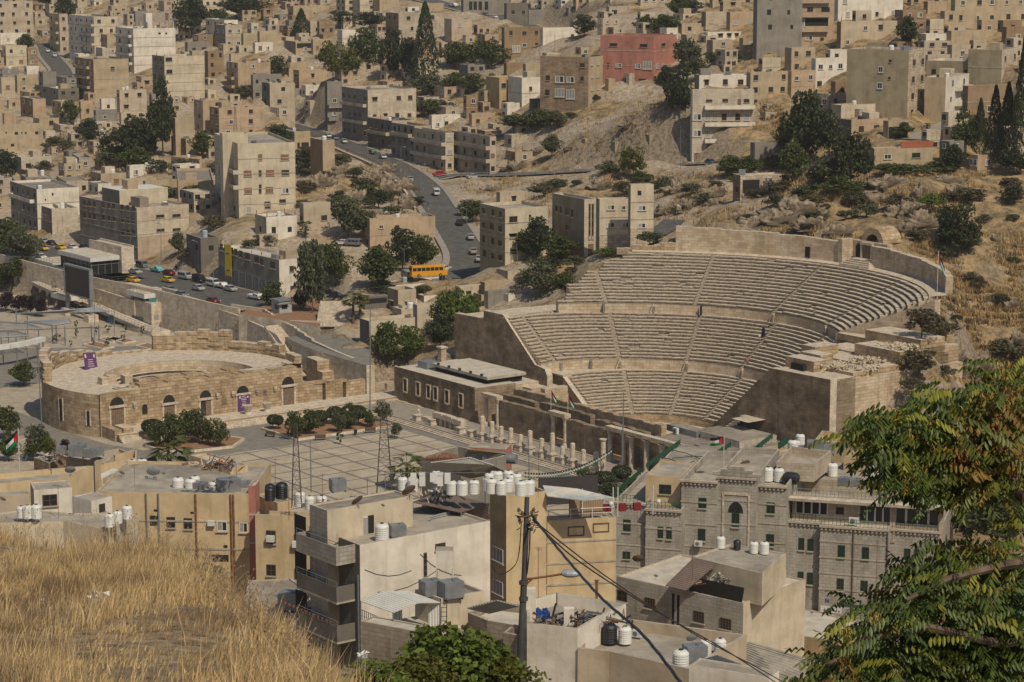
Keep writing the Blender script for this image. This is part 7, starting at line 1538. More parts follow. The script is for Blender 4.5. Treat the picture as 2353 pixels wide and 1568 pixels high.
# trees
def crown(seed,n,shape,leaf,k=1.0):
 r=np.random.default_rng(seed);
 if shape=='cyp':
  t=r.random(n)**.8;a=r.random(n)*6.283;rad=.5*np.clip(np.minimum(t/.12,1.03-t),0,1)**.75*(.72+.28*r.random(n)+.16*np.sin(a*5+t*40));C=np.stack([rad*np.cos(a),rad*np.sin(a),.04+.96*t],1)
 elif shape=='ball':
  d=r.normal(size=(n,3));d/=np.linalg.norm(d,axis=1)[:,None];rr=.5*(.85+.15*r.random(n)+.04*r.normal(size=n));C=d*rr[:,None]*[1,1,.62];C[:,2]+=.68
 else:
  nc={'round':26,'loose':20,'tall':30,'scrub':16,'open':11}[shape];cc=[]
  while len(cc)<nc:
   p=r.uniform(-1,1,3)
   if shape=='scrub':
    if np.hypot(*p[:2])**2+max(p[2],0)**2<1 and p[2]>-.2:cc.append([p[0]*.42,p[1]*.42,.34+p[2]*.36])
   elif shape=='tall':
    if p[0]**2+p[1]**2+p[2]**2<1:cc.append([p[0]*.36*(1.15-.5*(p[2]+1)/2),p[1]*.36,.58+p[2]*.36])
   elif p@p<1:cc.append([p[0]*.38,p[1]*.38,.56+p[2]*.34])
  cc=np.array(cc);i=r.integers(0,nc,n);rad=r.uniform(.09,.17,nc)*(1.15 if shape!='open' else.8);d=r.normal(size=(n,3));d/=np.linalg.norm(d,axis=1)[:,None]
  C=cc[i]+d*(rad[i]*(.55+.5*r.random(n)))[:,None]*[1.15,1.15,.85];C[:,2]=np.maximum(C[:,2],.02 if shape=='scrub' else.1)
 u=r.normal(size=(n,3));u/=np.linalg.norm(u,axis=1)[:,None];v=np.cross(u,r.normal(size=(n,3)));v/=np.linalg.norm(v,axis=1)[:,None];s=leaf*(.6+.8*r.random(n))[:,None]
 V=np.stack([C-u*s-v*s*.6,C+u*s-v*s*.6,C+u*s*.8+v*s*.6,C-u*s*.8+v*s*.6],1).reshape(-1,3);return V,np.arange(4*n).reshape(-1,4)
CR={}
def tree_proto(shape,leafk,var=0):
 k=(shape,leafk,var)
 if k in CR:return CR[k]
 n={'round':2600,'loose':1900,'tall':2800,'cyp':4200,'ball':1800,'scrub':1500,'open':260}[shape];lf={'cyp':.017,'ball':.034,'open':.045,'scrub':.03}.get(shape,.026)
 V,Fq=crown(hash(shape)%7+var*13+len(shape)*5+3,n,shape,lf);o=npmesh('crown',V,Fq,LEAF[leafk]);me=o.data;bpy.data.objects.remove(o)
 mb=MB();rr=random.Random(len(CR));tp=.55 if shape not in('cyp',)else.3
 mb.tube((0,0,-.06),(.01,0,tp*.6),.022,M_TRUNK,6,.014)
 if shape!='cyp':
  for _ in range(6):a=rr.uniform(0,6.28);q=(.24*math.cos(a),.24*math.sin(a),rr.uniform(.5,.75));mb.tube((.01,0,rr.uniform(.2,tp*.6)),q,.011,M_TRUNK,4,.004)
 o=mb.build('trunk');tm=o.data;bpy.data.objects.remove(o);CR[k]=(me,tm);return CR[k]
SHN={'round':('broad_tree','bushy'),'loose':('broad_tree','loose'),'tall':('tall_tree','tall'),'cyp':('cypress_tree','pointed cypress'),'ball':('clipped_tree','round clipped'),'scrub':('shrub','low spreading'),'open':('sapling','thin young')}
LFN={'green':'green','dark':'dark green','olive':'grey green','bright':'bright green','yellow':'yellowish green','brown':'dry brown','purple':'dark purple'}
tr_rn=random.Random(41)
def tree(px,py,hp_,wp_,leafk,shape='round',Y=None,z=None):
 p=atz(px,py,z)if z is not None else(at(px,py,Y)if Y else hit(px,py));s=F/p.y*1.02;k_=1.0 if shape in('cyp','ball','open')else 1.22;h=hp_/s*(1.06 if k_>1 else 1);w_=wp_/s*k_*(1.25 if shape=='cyp' else 1)
 nm,ds=SHN[shape];me,tm=tree_proto(shape,leafk,tr_rn.randint(0,1));kind='shrub' if nm=='shrub' else('cypress' if shape=='cyp' else 'tree')
 lab=uniq(f"{ds} {LFN[leafk]} {'' if 'cypress' in ds else ('shrub' if nm == 'shrub' else 'tree')}".strip(),px,py-hp_/2)
 r=thing(nm,lab,kind,p,tr_rn.uniform(0,6.28));r.scale=(w_,w_,h)
 inst(me,'crown',r);inst(tm,'trunk',r);return r
for l in '''440 88 92 85 dark|560 44 52 110 dark|510 62 40 50 green|375 362 178 78 dark tall|320 378 112 110 dark|272 374 82 90 olive loose|160 292 58 50 green|205 337 60 62 dark|255 396 55 70 green|310 398 58 80 green
465 366 62 56 green|15 422 78 56 dark|60 120 40 40 dark|110 20 40 60 dark|150 60 70 50 dark|693 90 70 40 dark cyp|638 180 48 46 green|765 190 96 56 yellow loose|800 186 70 60 yellow|842 160 92 76 green|790 62 34 60 dark|850 64 34 80 dark|905 186 112 60 dark|940 180 90 50 dark
978 196 190 60 dark cyp|950 188 92 26 dark cyp|1045 158 60 66 green|1085 154 54 60 green|1130 158 66 82 green|985 224 50 72 olive|1040 214 46 60 green|1085 216 44 60 green|1130 216 46 32 olive|1000 262 38 84 green scrub|1190 304 40 84 green|1240 300 46 70 green|1280 296 40 60 olive
1268 366 50 50 olive|1342 86 50 52 dark|1490 84 46 66 green|1530 84 50 66 green|1560 42 48 54 green|1590 30 30 60 dark|1580 162 76 62 olive loose|1562 290 120 66 dark tall|1535 236 80 56 dark|1600 190 60 50 olive|1635 153 30 30 green|1690 146 28 32 green|1455 414 78 60 yellow loose|1400 400 36 60 olive scrub
1680 412 52 70 green|1720 408 44 60 green|1775 390 36 52 green scrub|1850 384 168 100 dark|1905 380 130 80 dark|1822 420 90 66 green|1955 432 128 84 dark|1985 425 100 50 dark tall|1890 432 72 90 olive|1930 445 50 100 green scrub|1800 350 60 50 dark|2085 112 72 46 dark|2070 320 40 54 green|2050 170 40 40 green
2250 366 140 34 dark cyp|2283 384 190 46 dark cyp|2312 392 205 52 dark cyp|2346 402 330 52 dark cyp|2215 362 105 62 green tall|2325 350 120 70 green tall|2240 330 60 50 green|2330 402 60 70 dark|2150 400 30 90 green scrub|2060 405 30 120 green scrub|2190 395 60 60 dark
1085 516 56 50 green|1070 500 40 36 olive|1235 602 100 74 dark|1285 602 54 84 green|1210 600 70 50 green|1493 568 32 64 olive|1395 592 24 60 bright scrub|1430 590 22 50 green scrub|1240 688 92 90 olive loose|1300 684 56 60 green|1205 660 40 40 olive scrub
718 736 196 72 olive tall|770 662 106 76 green|868 668 98 96 green|925 628 100 76 dark|970 626 84 66 green|800 556 102 84 olive tall|840 550 70 50 olive|622 710 64 58 green|690 716 50 36 dark|760 640 60 50 dark|1050 778 118 84 bright|1020 770 90 60 green|1085 740 60 44 bright
890 846 104 74 green|940 842 84 70 bright|1012 802 80 62 dark|640 350 60 60 dark|700 400 56 60 dark|505 400 40 50 olive scrub|430 610 44 50 brown scrub|410 590 50 40 olive|490 530 40 60 brown scrub|470 260 30 30 green|560 230 30 40 olive|130 345 36 70 brown scrub|430 400 44 60 brown scrub
10 600 80 100 green|55 625 80 80 olive|20 560 60 90 olive|70 590 50 60 olive|10 670 60 60 green|50 670 54 70 green|380 470 40 40 green|445 470 40 50 green|250 450 22 40 olive scrub|900 500 30 50 olive scrub|1620 470 30 50 olive scrub|760 400 40 60 brown scrub|830 440 40 60 brown scrub|870 480 50 60 dark scrub
2248 664 32 34 brown scrub|2200 602 130 84 dark loose|2180 560 90 60 dark|2225 590 70 60 olive|2300 830 50 90 brown scrub|2345 860 56 60 brown scrub|2110 560 30 60 brown scrub|2060 480 40 70 brown scrub|1990 500 40 60 olive scrub|2140 480 40 60 bright scrub|1760 505 24 50 brown scrub
2230 470 40 80 brown scrub|2330 470 40 60 dark|2010 560 30 60 brown scrub|1870 470 26 60 brown scrub|1250 450 30 60 brown scrub|1440 470 40 60 brown scrub|1530 440 40 60 olive scrub|1590 450 36 50 olive scrub|780 380 30 50 brown scrub|700 440 30 50 brown scrub|1370 230 14 20 green scrub|1310 275 16 30 green scrub'''.replace('\n','|').split('|'):
 q=l.split();tree(*[float(v)for v in q[:4]],q[4],q[5]if len(q)>5 else 'round')
for l in '''628 990 40 30 dark ball|640 990 38 26 dark ball|677 1010 66 46 green|712 1002 62 44 green|735 984 44 44 dark ball|770 978 46 44 dark ball|778 996 50 38 olive|802 990 46 34 green|822 982 54 44 dark ball|850 985 44 30 green|880 972 54 40 olive loose|907 1008 40 30 olive loose|800 962 40 30 olive loose|782 1022 36 26 green open
351 1012 52 54 dark ball|395 1032 84 54 green|425 1024 88 56 green|455 1022 84 50 olive|362 1030 60 40 green|445 1006 60 50 dark|478 1026 60 32 green|500 1030 72 52 green loose|20 1010 80 60 green|90 1058 86 60 olive|112 1060 62 40 yellow|75 1060 60 50 green|20 1060 60 50 green|150 1045 36 26 purple|180 1050 34 40 purple|55 888 58 66 green
14 716 46 46 purple|44 720 44 44 purple|70 724 46 40 purple|95 728 44 36 purple|176 778 26 14 olive open|176 756 22 14 green open|222 770 22 14 olive open|246 764 18 22 green open|257 752 34 14 green open|288 764 26 20 green open|282 788 22 18 olive open|328 772 26 16 green open|372 792 26 24 yellow open|214 797 26 10 olive open|248 797 24 22 green open|162 798 18 12 green open|130 790 26 26 green open
1345 1122 48 66 green loose|1332 1132 40 46 dark ball|1387 1128 48 58 dark ball|1428 1116 50 50 dark ball|1400 1140 40 70 dark scrub|1450 1126 30 40 dark ball|1700 1062 62 70 olive loose|1745 1066 70 76 green loose|1790 1060 50 50 olive loose|1760 1040 36 90 green scrub'''.replace('\n','|').split('|'):
 q=l.split();tree(*[float(v)for v in q[:4]],q[4],q[5]if len(q)>5 else 'round',z=0)
for q in((2118,775,88,84,402),(2112,858,74,84,396),(2095,900,40,50,392),(2160,770,50,60,408)):tree(*q[:4],'brown','scrub',Y=q[4])
for x0,x1,y0,y1,n in((690,990,350,500,26),(1640,2000,410,515,24),(2100,2350,420,900,26),(1240,1500,400,450,10),(60,480,395,520,14),(850,1000,560,700,8),(1180,1330,600,690,8),(560,700,560,640,4)):
 for _ in range(n):x,y=tr_rn.uniform(x0,x1),tr_rn.uniform(y0,y1);s=tr_rn.uniform(.5,1.3);min(math.hypot(x-q[0],y-q[1])for q in RP)>30 and tree(x,y,26*s,44*s,tr_rn.choice(['brown','brown','olive','dark','green']),'scrub')
def palm(px,py,hp_,wp_,z=None,Y=None):
 p=atz(px,py,z)if z is not None else(at(px,py,Y)if Y else hit(px,py));s=F/p.y;h,w_=hp_/s,wp_/s;r=thing('palm_tree',uniq('fan palm with drooping fronds',px,py-hp_/2),'palm',p);q=random.Random(int(px));R_=w_/2;zt=h-R_*.8
 for k in range(26):
  a=k*2.4;el=q.uniform(-.7,1.2);mb=MB();d=Vector((math.cos(a),math.sin(a),0));c=Vector((0,0,zt));e=c+d*R_*.55*math.cos(el)+Vector((0,0,R_*.6*math.sin(el)));mb.tube(c,e,.03,LEAF['olive'],4)
  sd=Vector((-d.y,d.x,0))
  for j in range(11):
   f=(j-5)/5;dr=(d*math.cos(f*1.2)+sd*math.sin(f*1.2));tip=e+dr*R_*.55+Vector((0,0,-R_*.3*(abs(f)*.6+.4)+R_*.2*math.sin(el)));n_=Vector((-dr.y,dr.x,.3))*R_*.045;mb.face([e,e.lerp(tip,.5)-n_,tip,e.lerp(tip,.5)+n_],LEAF['yellow']if k%5==0 else LEAF['green'])
  mb.build('frond',r)
 mb=MB();mb.cyl((0,0,0),.3,.24,-.5,zt,M_TRUNK,10);mb.build('trunk',r)
palm(812,750,80,58);palm(828,735,70,46);palm(702,548,42,36);palm(388,1088,104,118,z=0);palm(935,1124,92,104,z=0);palm(2130,300,18,18)
def rock(px,py,wp_,hp_,seed,strat=1.0,Y=None):
 p=hit(px,py)if Y is None else at(px,py,Y);s=F/p.y;rx,rz_=wp_/2/s,hp_/s;n1,n2=42,26;Vv=[]
 for j in range(n2+1):
  ph=math.pi*.5*j/n2
  for i in range(n1):
   t=2*math.pi*i/n1;d=Vector((math.cos(t)*math.cos(ph),math.sin(t)*math.cos(ph),math.sin(ph)));q=d*2.4+Vector((seed*7.1,0,0));zq=d.z*rz_
   f=.78+.5*noise.noise(q)+.22*noise.noise(q*3.1)+.1*noise.noise(q*8);st=.12*(math.floor(zq/1.1+.7*noise.noise(q*.8))%2)*strat
   Vv.append((d.x*rx*(f+st),d.y*rx*.55*(f+st),d.z*rz_*f-1.0))
 Fq=[(j*n1+i,j*n1+(i+1)%n1,(j+1)*n1+(i+1)%n1,(j+1)*n1+i)for j in range(n2)for i in range(n1)]
 o=npmesh('rock_outcrop',np.array(Vv),np.array(Fq),M_ROCK);o.location=p;o.rotation_euler=(0,0,.35);tag(o,uniq('layered pale rock outcrop',px,py-hp_/2),'rock','rock outcrops on the slopes')
for k,(x,y,a,b)in enumerate(((1790,515,150,40),(1860,530,110,34),(1700,500,60,20),(2010,470,90,40),(2080,500,110,46),(2330,700,60,26),(2250,850,110,50),(2200,870,60,36),(2290,560,40,26),(2310,590,34,20),(1560,440,90,40),(1470,450,80,34),(1380,430,90,26),(1250,430,80,24),(890,450,70,50),(930,480,66,40),(860,420,90,40),(780,400,60,34),(150,330,60,30),(1330,395,70,18),(1190,385,80,26),(1240,350,50,20),(1640,470,60,22),(1530,490,70,26),(2120,450,70,36),(2200,440,60,30),(1310,345,40,12),(1440,300,50,10),(1830,500,170,50),(1740,520,130,34),(1920,540,120,36),(2040,430,110,40),(2120,520,100,50),(2060,540,80,30),(2180,420,110,26),(2270,880,150,60),(2180,830,90,50),(2340,800,80,40),(1640,450,100,34),(1580,480,80,30),(880,400,80,36),(740,430,70,40),(810,470,90,40),(930,440,70,40),(1440,380,60,12),(1130,440,70,20))):rock(x,y,a,b,k)
# dry grass tufts on the right-hand hill and the bare slope
r=np.random.default_rng(8);pts=[]
for x0,x1,y0,y1,n in((2090,2400,560,1000,5200),(1600,2353,400,560,3600),(1060,1600,395,520,1500),(1230,1560,215,380,500),(1060,1180,60,110,600),(680,1000,340,500,700),(1730,1800,250,300,200)):
 for _ in range(n):
  p=hit(r.uniform(x0,x1),r.uniform(y0,y1),380)
  e,s_=(p.x-CX)*EA.x+(p.y-CY)*EA.y,(p.x-CX)*SO.x+(p.y-CY)*SO.y
  if math.hypot(e,s_)>57 and p.y<1200 and vnoise(np.array(p.x),np.array(p.y),9,12)+.6*vnoise(np.array(p.x),np.array(p.y),3.5,13)>-.02:pts.append(p)
P=np.array([tuple(p)for p in pts]);K=7;n=len(P)*K;Bp=np.repeat(P,K,0)+np.concatenate([r.normal(0,.45,(n,2)),np.zeros((n,1))],1);hh=r.uniform(.35,1.1,n);a=r.random(n)*6.28;wv=r.uniform(.06,.16,n)
dx=np.stack([np.cos(a)*wv,np.sin(a)*wv,0*a],1);V=np.stack([Bp-dx-[0,0,.2],Bp+dx-[0,0,.2],Bp+np.stack([r.normal(0,.25,n),r.normal(0,.25,n),hh],1)],1).reshape(-1,3)
M_TUFT=mat('dry_grass_far',(.43,.30,.145),.95,kind='leaf',col2=(.20,.15,.085),spec=.05)
stuff(tag(npmesh('dry_grass',V,np.arange(3*n).reshape(-1,3),M_TUFT),'golden dry grass tufts scattered over the rocky slopes','grass'))
# near knoll with tall dry grass
def kz(x,Y):return 87.57-.206*Y
def kpt(px,py):rx,rz=ray(px,py);Y=-3.55/(rz+.206);return Vector((rx*Y,Y,H+rz*Y))
KA,KB=kpt(500,1335),kpt(760,1568);kd=Vector((KB.x-KA.x,KB.y-KA.y)).normalized();kn=Vector((-kd.y,kd.x))
if kn.x<0:kn=-kn
def kheight(x,Y):
 d=(x-KA.x)*kn.x+(Y-KA.y)*kn.y;back=Y-(60+1.5*np.sin(x*.7));z=87.57-.206*Y+.25*vnoise(x,Y,2.2,5)+.5*vnoise(x,Y,6,6)
 return z-np.maximum(0,d+.3)*1.1-np.maximum(0,back)*1.0-.02*np.maximum(0,d+3)**2*(d<0)
kx,ky=np.meshgrid(np.arange(-34,14,.35),np.arange(16,84,.35));kzz=kheight(kx,ky);m1,m0=kx.shape;ii=(np.arange(m1-1)[:,None]*m0+np.arange(m0-1)[None]).ravel()
struct(npmesh('grassy_knoll',np.stack([kx.ravel(),ky.ravel(),kzz.ravel()],1),np.stack([ii,ii+1,ii+1+m0,ii+m0],1),mat('knoll_straw',(.42,.31,.19),.97,var=.45,scale=3.5,kind='patchy',col2=(.30,.215,.14),bump=1),smooth=True))
r=np.random.default_rng(4);n=420000;gy_=22+41*r.random(n)**.8;gxr=r.uniform(-.23,.02,n);gx_=gxr*gy_;d=(gx_-KA.x)*kn.x+(gy_-KA.y)*kn.y;vis=(d<.9)
dens=vnoise(gx_,gy_,3.0,9)+.6*vnoise(gx_,gy_,1.0,10);path=np.abs(gx_+5.2+.10*(gy_-40)+.9*np.sin(gy_*.25))<.9+.4*np.sin(gy_*.4)
ok=vis&(r.random(n)<np.clip(.45+dens*1.9,.05,1)*np.where(path,.2,1));gx_,gy_,d=gx_[ok],gy_[ok],d[ok];n=len(gx_);dn=vnoise(gx_,gy_,3.0,9)
gz=kheight(gx_,gy_);tall=r.random(n)<.06;hh=.72*(r.uniform(.06,.3,n)*(1+1.5*np.clip(dn*2+.3,0,1))+np.where(d>-3,.15,0))*np.where(np.abs(gx_+5.2+.10*(gy_-40)+.9*np.sin(gy_*.25))<1.1,.45,1)+np.where(tall,r.uniform(.2,.5,n),0)
a=r.random(n)*3.1416;wv=np.where(tall,.005,.0075)*(.6+r.random(n));dx=np.stack([np.cos(a)*wv,np.sin(a)*wv*.5,0*a],1);Bp=np.stack([gx_,gy_,gz-.03],1);ln=np.stack([r.normal(0,.22,n)*hh+.05,r.normal(0,.2,n)*hh,hh],1);md=Bp+ln*[.35,.35,.6]
V=np.stack([Bp-dx,Bp+dx,md+dx*.9,Bp+ln+dx*.1,Bp+ln-dx*.1,md-dx*.9],1).reshape(-1,3);i6=np.arange(n)[:,None]*6;Fq=np.concatenate([i6+[0,1,2,5],i6+[5,2,3,4]])
M_G1=mat('dry_grass_near',(.57,.42,.22),.9,kind='leaf',col2=(.33,.23,.13),spec=.1)
stuff(tag(npmesh('dry_grass',V,Fq,M_G1),'tall dry golden grass covering the near slope','grass'))
def stalks(n,fn,seed,col,h0,h1):
 q=random.Random(seed);mb=MB()
 for _ in range(n):
  x,Y=fn(q);z=float(kheight(np.array([x]),np.array([Y]))[0]);h=q.uniform(h0,h1);l=Vector((q.gauss(.1,.25),q.gauss(0,.15),1))*h;b=Vector((x,Y,z));mb.tube(b,b+l,.006,col,3,.003)
  for k in range(q.randint(4,9)):f=q.uniform(.4,1);c=b+l*f;e=c+Vector((q.gauss(0,.5),q.gauss(0,.3),q.uniform(.2,.8)))*h*.22;mb.tube(c,e,.003,col,3);mb.face([e+Vector((-.015,0,-.01)),e+Vector((.015,0,0)),e+Vector((.01,0,.03)),e+Vector((-.01,0,.02))],col)
 return mb.build('weeds')
stuff(tag(stalks(130,lambda q:(q.uniform(-13.5,-6),q.uniform(56,60)),2,mat('weed_straw',(.36,.27,.15),.9),.5,1.15),'tall dry branching weeds on the crest of the near slope','weeds'))
stuff(tag(stalks(110,lambda q:(lambda f:(KA.x+(KB.x-KA.x)*f-q.uniform(0,.8),KA.y+(KB.y-KA.y)*f))(q.random()),3,mat('weed_brown',(.27,.19,.115),.9),.3,.8),'dry brown weeds along the right edge of the near slope','weeds'))
for k,(px,py,s)in enumerate(((225,1415,.22),(62*1.6,1405,.07),(835,1540,.1))):
 p=kpt(px,py);Vv=[];o=bpy.data.objects.new('plastic_bag',None)
 mb=MB();q=random.Random(k)
 for _ in range(26):c=Vector((q.gauss(0,s*.4),q.gauss(0,s*.3),q.uniform(.05,s*1.2)));mb.face([c+Vector([q.uniform(-s,s)*.5 for _ in range(3)])for _ in range(3)],M_TANKW)
 o=mb.build('plastic_bag');o.location=p+Vector((0,0,.12));tag(o,['crumpled white plastic bag caught in the dry grass','tiny white scrap of litter on the trodden straw','small white scrap of litter at the foot of the slope'][k],'litter')
for l in '''330 1330 58 95 55 olive|400 1330 60 110 56 dark|465 1335 52 85 55 green|1050 1650 222 250 72 bright|960 1650 150 190 70 yellow|1180 1670 180 160 72 yellow|1120 1660 190 170 73 bright|860 1640 120 180 62 bright|1000 1600 170 160 74 bright'''.split('\n')[0].split('|'):
 q=l.split();px,py,hp_,wp_,Y=[float(v)for v in q[:5]];tree(px,py,hp_,wp_,q[5],'scrub' if Y<60 else 'round',Y=Y)
for(px,py,w_,h_,Y,k)in((2290,1270,160,150,300,'green'),(2230,1260,90,130,310,'dark'),(2330,1220,120,160,330,'olive')):tree(px,py,h_,w_,k,'round',Y=Y)
# near tree of heaven reaching in from the right
tb=thing('tree_of_heaven','near tree with long feathery leaves and orange seed clusters at the right','tree',tuple(at(2560,1900,21)))
T0=Vector(tb.location);q=random.Random(17);r=np.random.default_rng(17)
limbs=[[(2560,1500,21),(2440,1280,21),(2330,1120,20.5),(2230,1060,20),(2120,1010,19.6),(2010,985,19.4)],[(2440,1280,21),(2300,1300,20),(2180,1330,19.4),(2080,1380,19)],[(2440,1450,21),(2300,1480,20),(2130,1440,19.2),(1990,1470,19),(1900,1530,18.8)],[(2330,1120,20.5),(2340,980,20.6),(2300,900,20.4)],[(2400,1200,21),(2380,1000,21),(2345,870,21)],[(2500,1650,21),(2250,1600,19.8),(2050,1560,19.2)]]
mb=MB()
for L in limbs:
 P_=[at(*v)-T0 for v in L]
 for i,(a,b)in enumerate(zip(P_,P_[1:])):mb.tube(a,b,.045*(1-i/len(P_))+.008,M_TRUNK,6,.045*(1-(i+1)/len(P_))+.008)
mb.tube((0,0,-3),P_[0]*0+Vector((.1,0,1.2)),.14,M_TRUNK,8,.09);mb.tube((.1,0,1.2),at(2440,1280,21)-T0,.09,M_TRUNK,8,.05);mb.build('branch',tb)
CL_=[]
for px,py,rad,n_ in((1990,975,22,9),(2040,960,34,14),(2090,985,42,20),(2140,960,42,18),(2190,1000,50,26),(2110,1040,45,22),(2060,1030,34,14),(2160,1070,50,24),(2230,930,46,20),(2280,900,46,22),(2330,870,46,24),(2250,1010,60,34),(2310,980,66,40),(2340,1080,66,40),(2270,1090,50,26),(2195,1100,30,9),(2290,1040,50,24),(2350,940,60,34),(2180,905,24,6),(2080,1100,30,9),(2130,1110,30,10),(1975,1400,22,4),(2080,1370,36,10),(2130,1315,30,9),(2190,1300,36,14),(2130,1330,40,16),(2250,1300,56,30),(2320,1280,66,44),(2290,1370,66,44),(2210,1390,60,36),(2130,1400,50,26),(2070,1425,46,16),(2010,1450,36,10),(2350,1380,60,40),(2340,1480,66,44),(2260,1470,66,42),(2180,1480,60,36),(2100,1500,56,30),(2020,1500,50,24),(1950,1510,40,16),(1900,1545,36,14),(1960,1560,46,20),(2040,1570,50,26),(2130,1570,56,32),(2220,1560,60,36),(2310,1570,66,40),(2170,1240,24,6)):
 for _ in range(int(n_*1.7)):CL_.append((px+q.gauss(0,rad*.55),py+q.gauss(0,rad*.5),19.0+(px-1900)/450*1.6+q.uniform(-.7,1.3)))
LV=[];YV=[]
def leaflet(dst,c,d,w_,L):
 s=d.cross(Vector((0,0,1))).normalized()*w_;dn=Vector((0,0,-.25*w_));m1,m2=c+d*L*.35,c+d*L*.7
 dst.append([c,m1+s+dn,m2+s*.7+dn,c+d*L]);dst.append([c,c+d*L,m2-s*.7+dn,m1-s+dn])
for(px,py,Y)in CL_:
 o=at(px,py,Y)-T0;az=q.gauss(3.1,1.5);d=Vector((math.cos(az),math.sin(az)*.6,q.uniform(-.5,.45))).normalized();L=q.uniform(.26,.42);n_=q.randint(6,9);pos=o;dst=YV if q.random()<.2 else LV
 for k in range(n_):
  dd=(d+Vector((0,0,-.09*k*q.uniform(.3,1.7)))).normalized();pos2=pos+dd*L/n_
  for sg in(-1,1):
   sd=dd.cross(Vector((0,0,1))).normalized()*sg;ld=(sd*.62+dd*.3+Vector((0,0,-.62+q.uniform(-.15,.15)))).normalized();leaflet(dst,pos2,ld,.016*q.uniform(.8,1.2),q.uniform(.08,.125)*(1-.3*abs(k/n_-.4)))
  pos=pos2
 leaflet(dst,pos,dd,.012,.08)
for nm,D_,m in(('foliage',LV,mat('near_leaf',(.065,.095,.016),.45,kind='leaf',col2=(.12,.135,.022),spec=.4)),('yellow_foliage',YV,mat('near_leaf_yellow',(.20,.20,.03),.5,kind='leaf',col2=(.24,.15,.04)))):
 V=np.array([[tuple(v)for v in f]for f in D_]).reshape(-1,3);npmesh(nm,V,np.arange(len(V)).reshape(-1,4),m,tb)
SV=[]
for px,py,rad in((2060,955,22),(2085,1000,24),(2095,1085,24),(2075,1115,20),(2140,985,26),(2190,950,26),(2200,1040,30),(2265,900,26),(2310,850,26),(2320,900,28),(2150,1030,26),(2220,990,26),(2290,960,28),(1945,1450,18),(1955,1480,20),(1940,1510,22),(1950,1545,24),(2010,1420,18),(2220,1310,24),(2290,1260,26),(2250,1380,26),(2100,1440,22),(2330,1060,26),(2320,1340,26),(2060,1545,22),(2240,1080,22)):
 Y=18.7+(px-1900)/450*1.4
 for _ in range(85):c=at(px+q.gauss(0,rad*.42),py+q.gauss(0,rad*.55),Y+q.gauss(0,.07))-T0;d=Vector((q.gauss(0,.5),q.gauss(0,.5),-1)).normalized();s=Vector((q.gauss(0,1),q.gauss(0,1),0)).normalized()*.0045;SV.append([c-s,c+d*.02-s*1.3,c+d*.042,c+s])
V=np.array([[tuple(v)for v in f]for f in SV]).reshape(-1,3);npmesh('seed_cluster',V,np.arange(len(V)).reshape(-1,4),mat('near_seed',(.34,.27,.06),.6,kind='leaf',col2=(.33,.13,.06)),tb)
# vehicles
M_TYRE=mat('tyre',(.02,.02,.02),.9);M_CG=mat('car_glass',(.02,.025,.03),.12,spec=.7);M_LRED=mat('tail_lamp',(.30,.01,.01),.3);M_LW=mat('head_lamp',(.6,.6,.55),.2)
CC={'yellow':(.60,.36,.02),'white':(.62,.61,.58),'silver':(.36,.36,.35),'grey':(.16,.165,.17),'black':(.018,.018,.022),'dark red':(.16,.015,.02),'red':(.42,.015,.02),'blue':(.02,.07,.24),'turquoise':(.12,.38,.38),'beige':(.33,.29,.22),'orange yellow':(.66,.30,.02),'dark blue':(.02,.035,.07),'dark green':(.02,.08,.05)}
def body(prof,w,m,taper=None):
 mb=MB();n=len(prof);cy_=sum(p[0]for p in prof)/n;cz2=sum(p[1]for p in prof)/n
 S=[(-w/2,.94),(-w/2+.1,1),(w/2-.1,1),(w/2,.94)];ring=[[(x,cy_+(y-cy_)*k,cz2+(z-cz2)*k)for y,z in prof]for x,k in S]
 for a,b in zip(ring,ring[1:]):
  for i in range(n):j=(i+1)%n;mb.face([a[i],a[j],b[j],b[i]],m)
 mb.face(ring[0][::-1],m);mb.face(ring[-1],m);return mb
VP={}
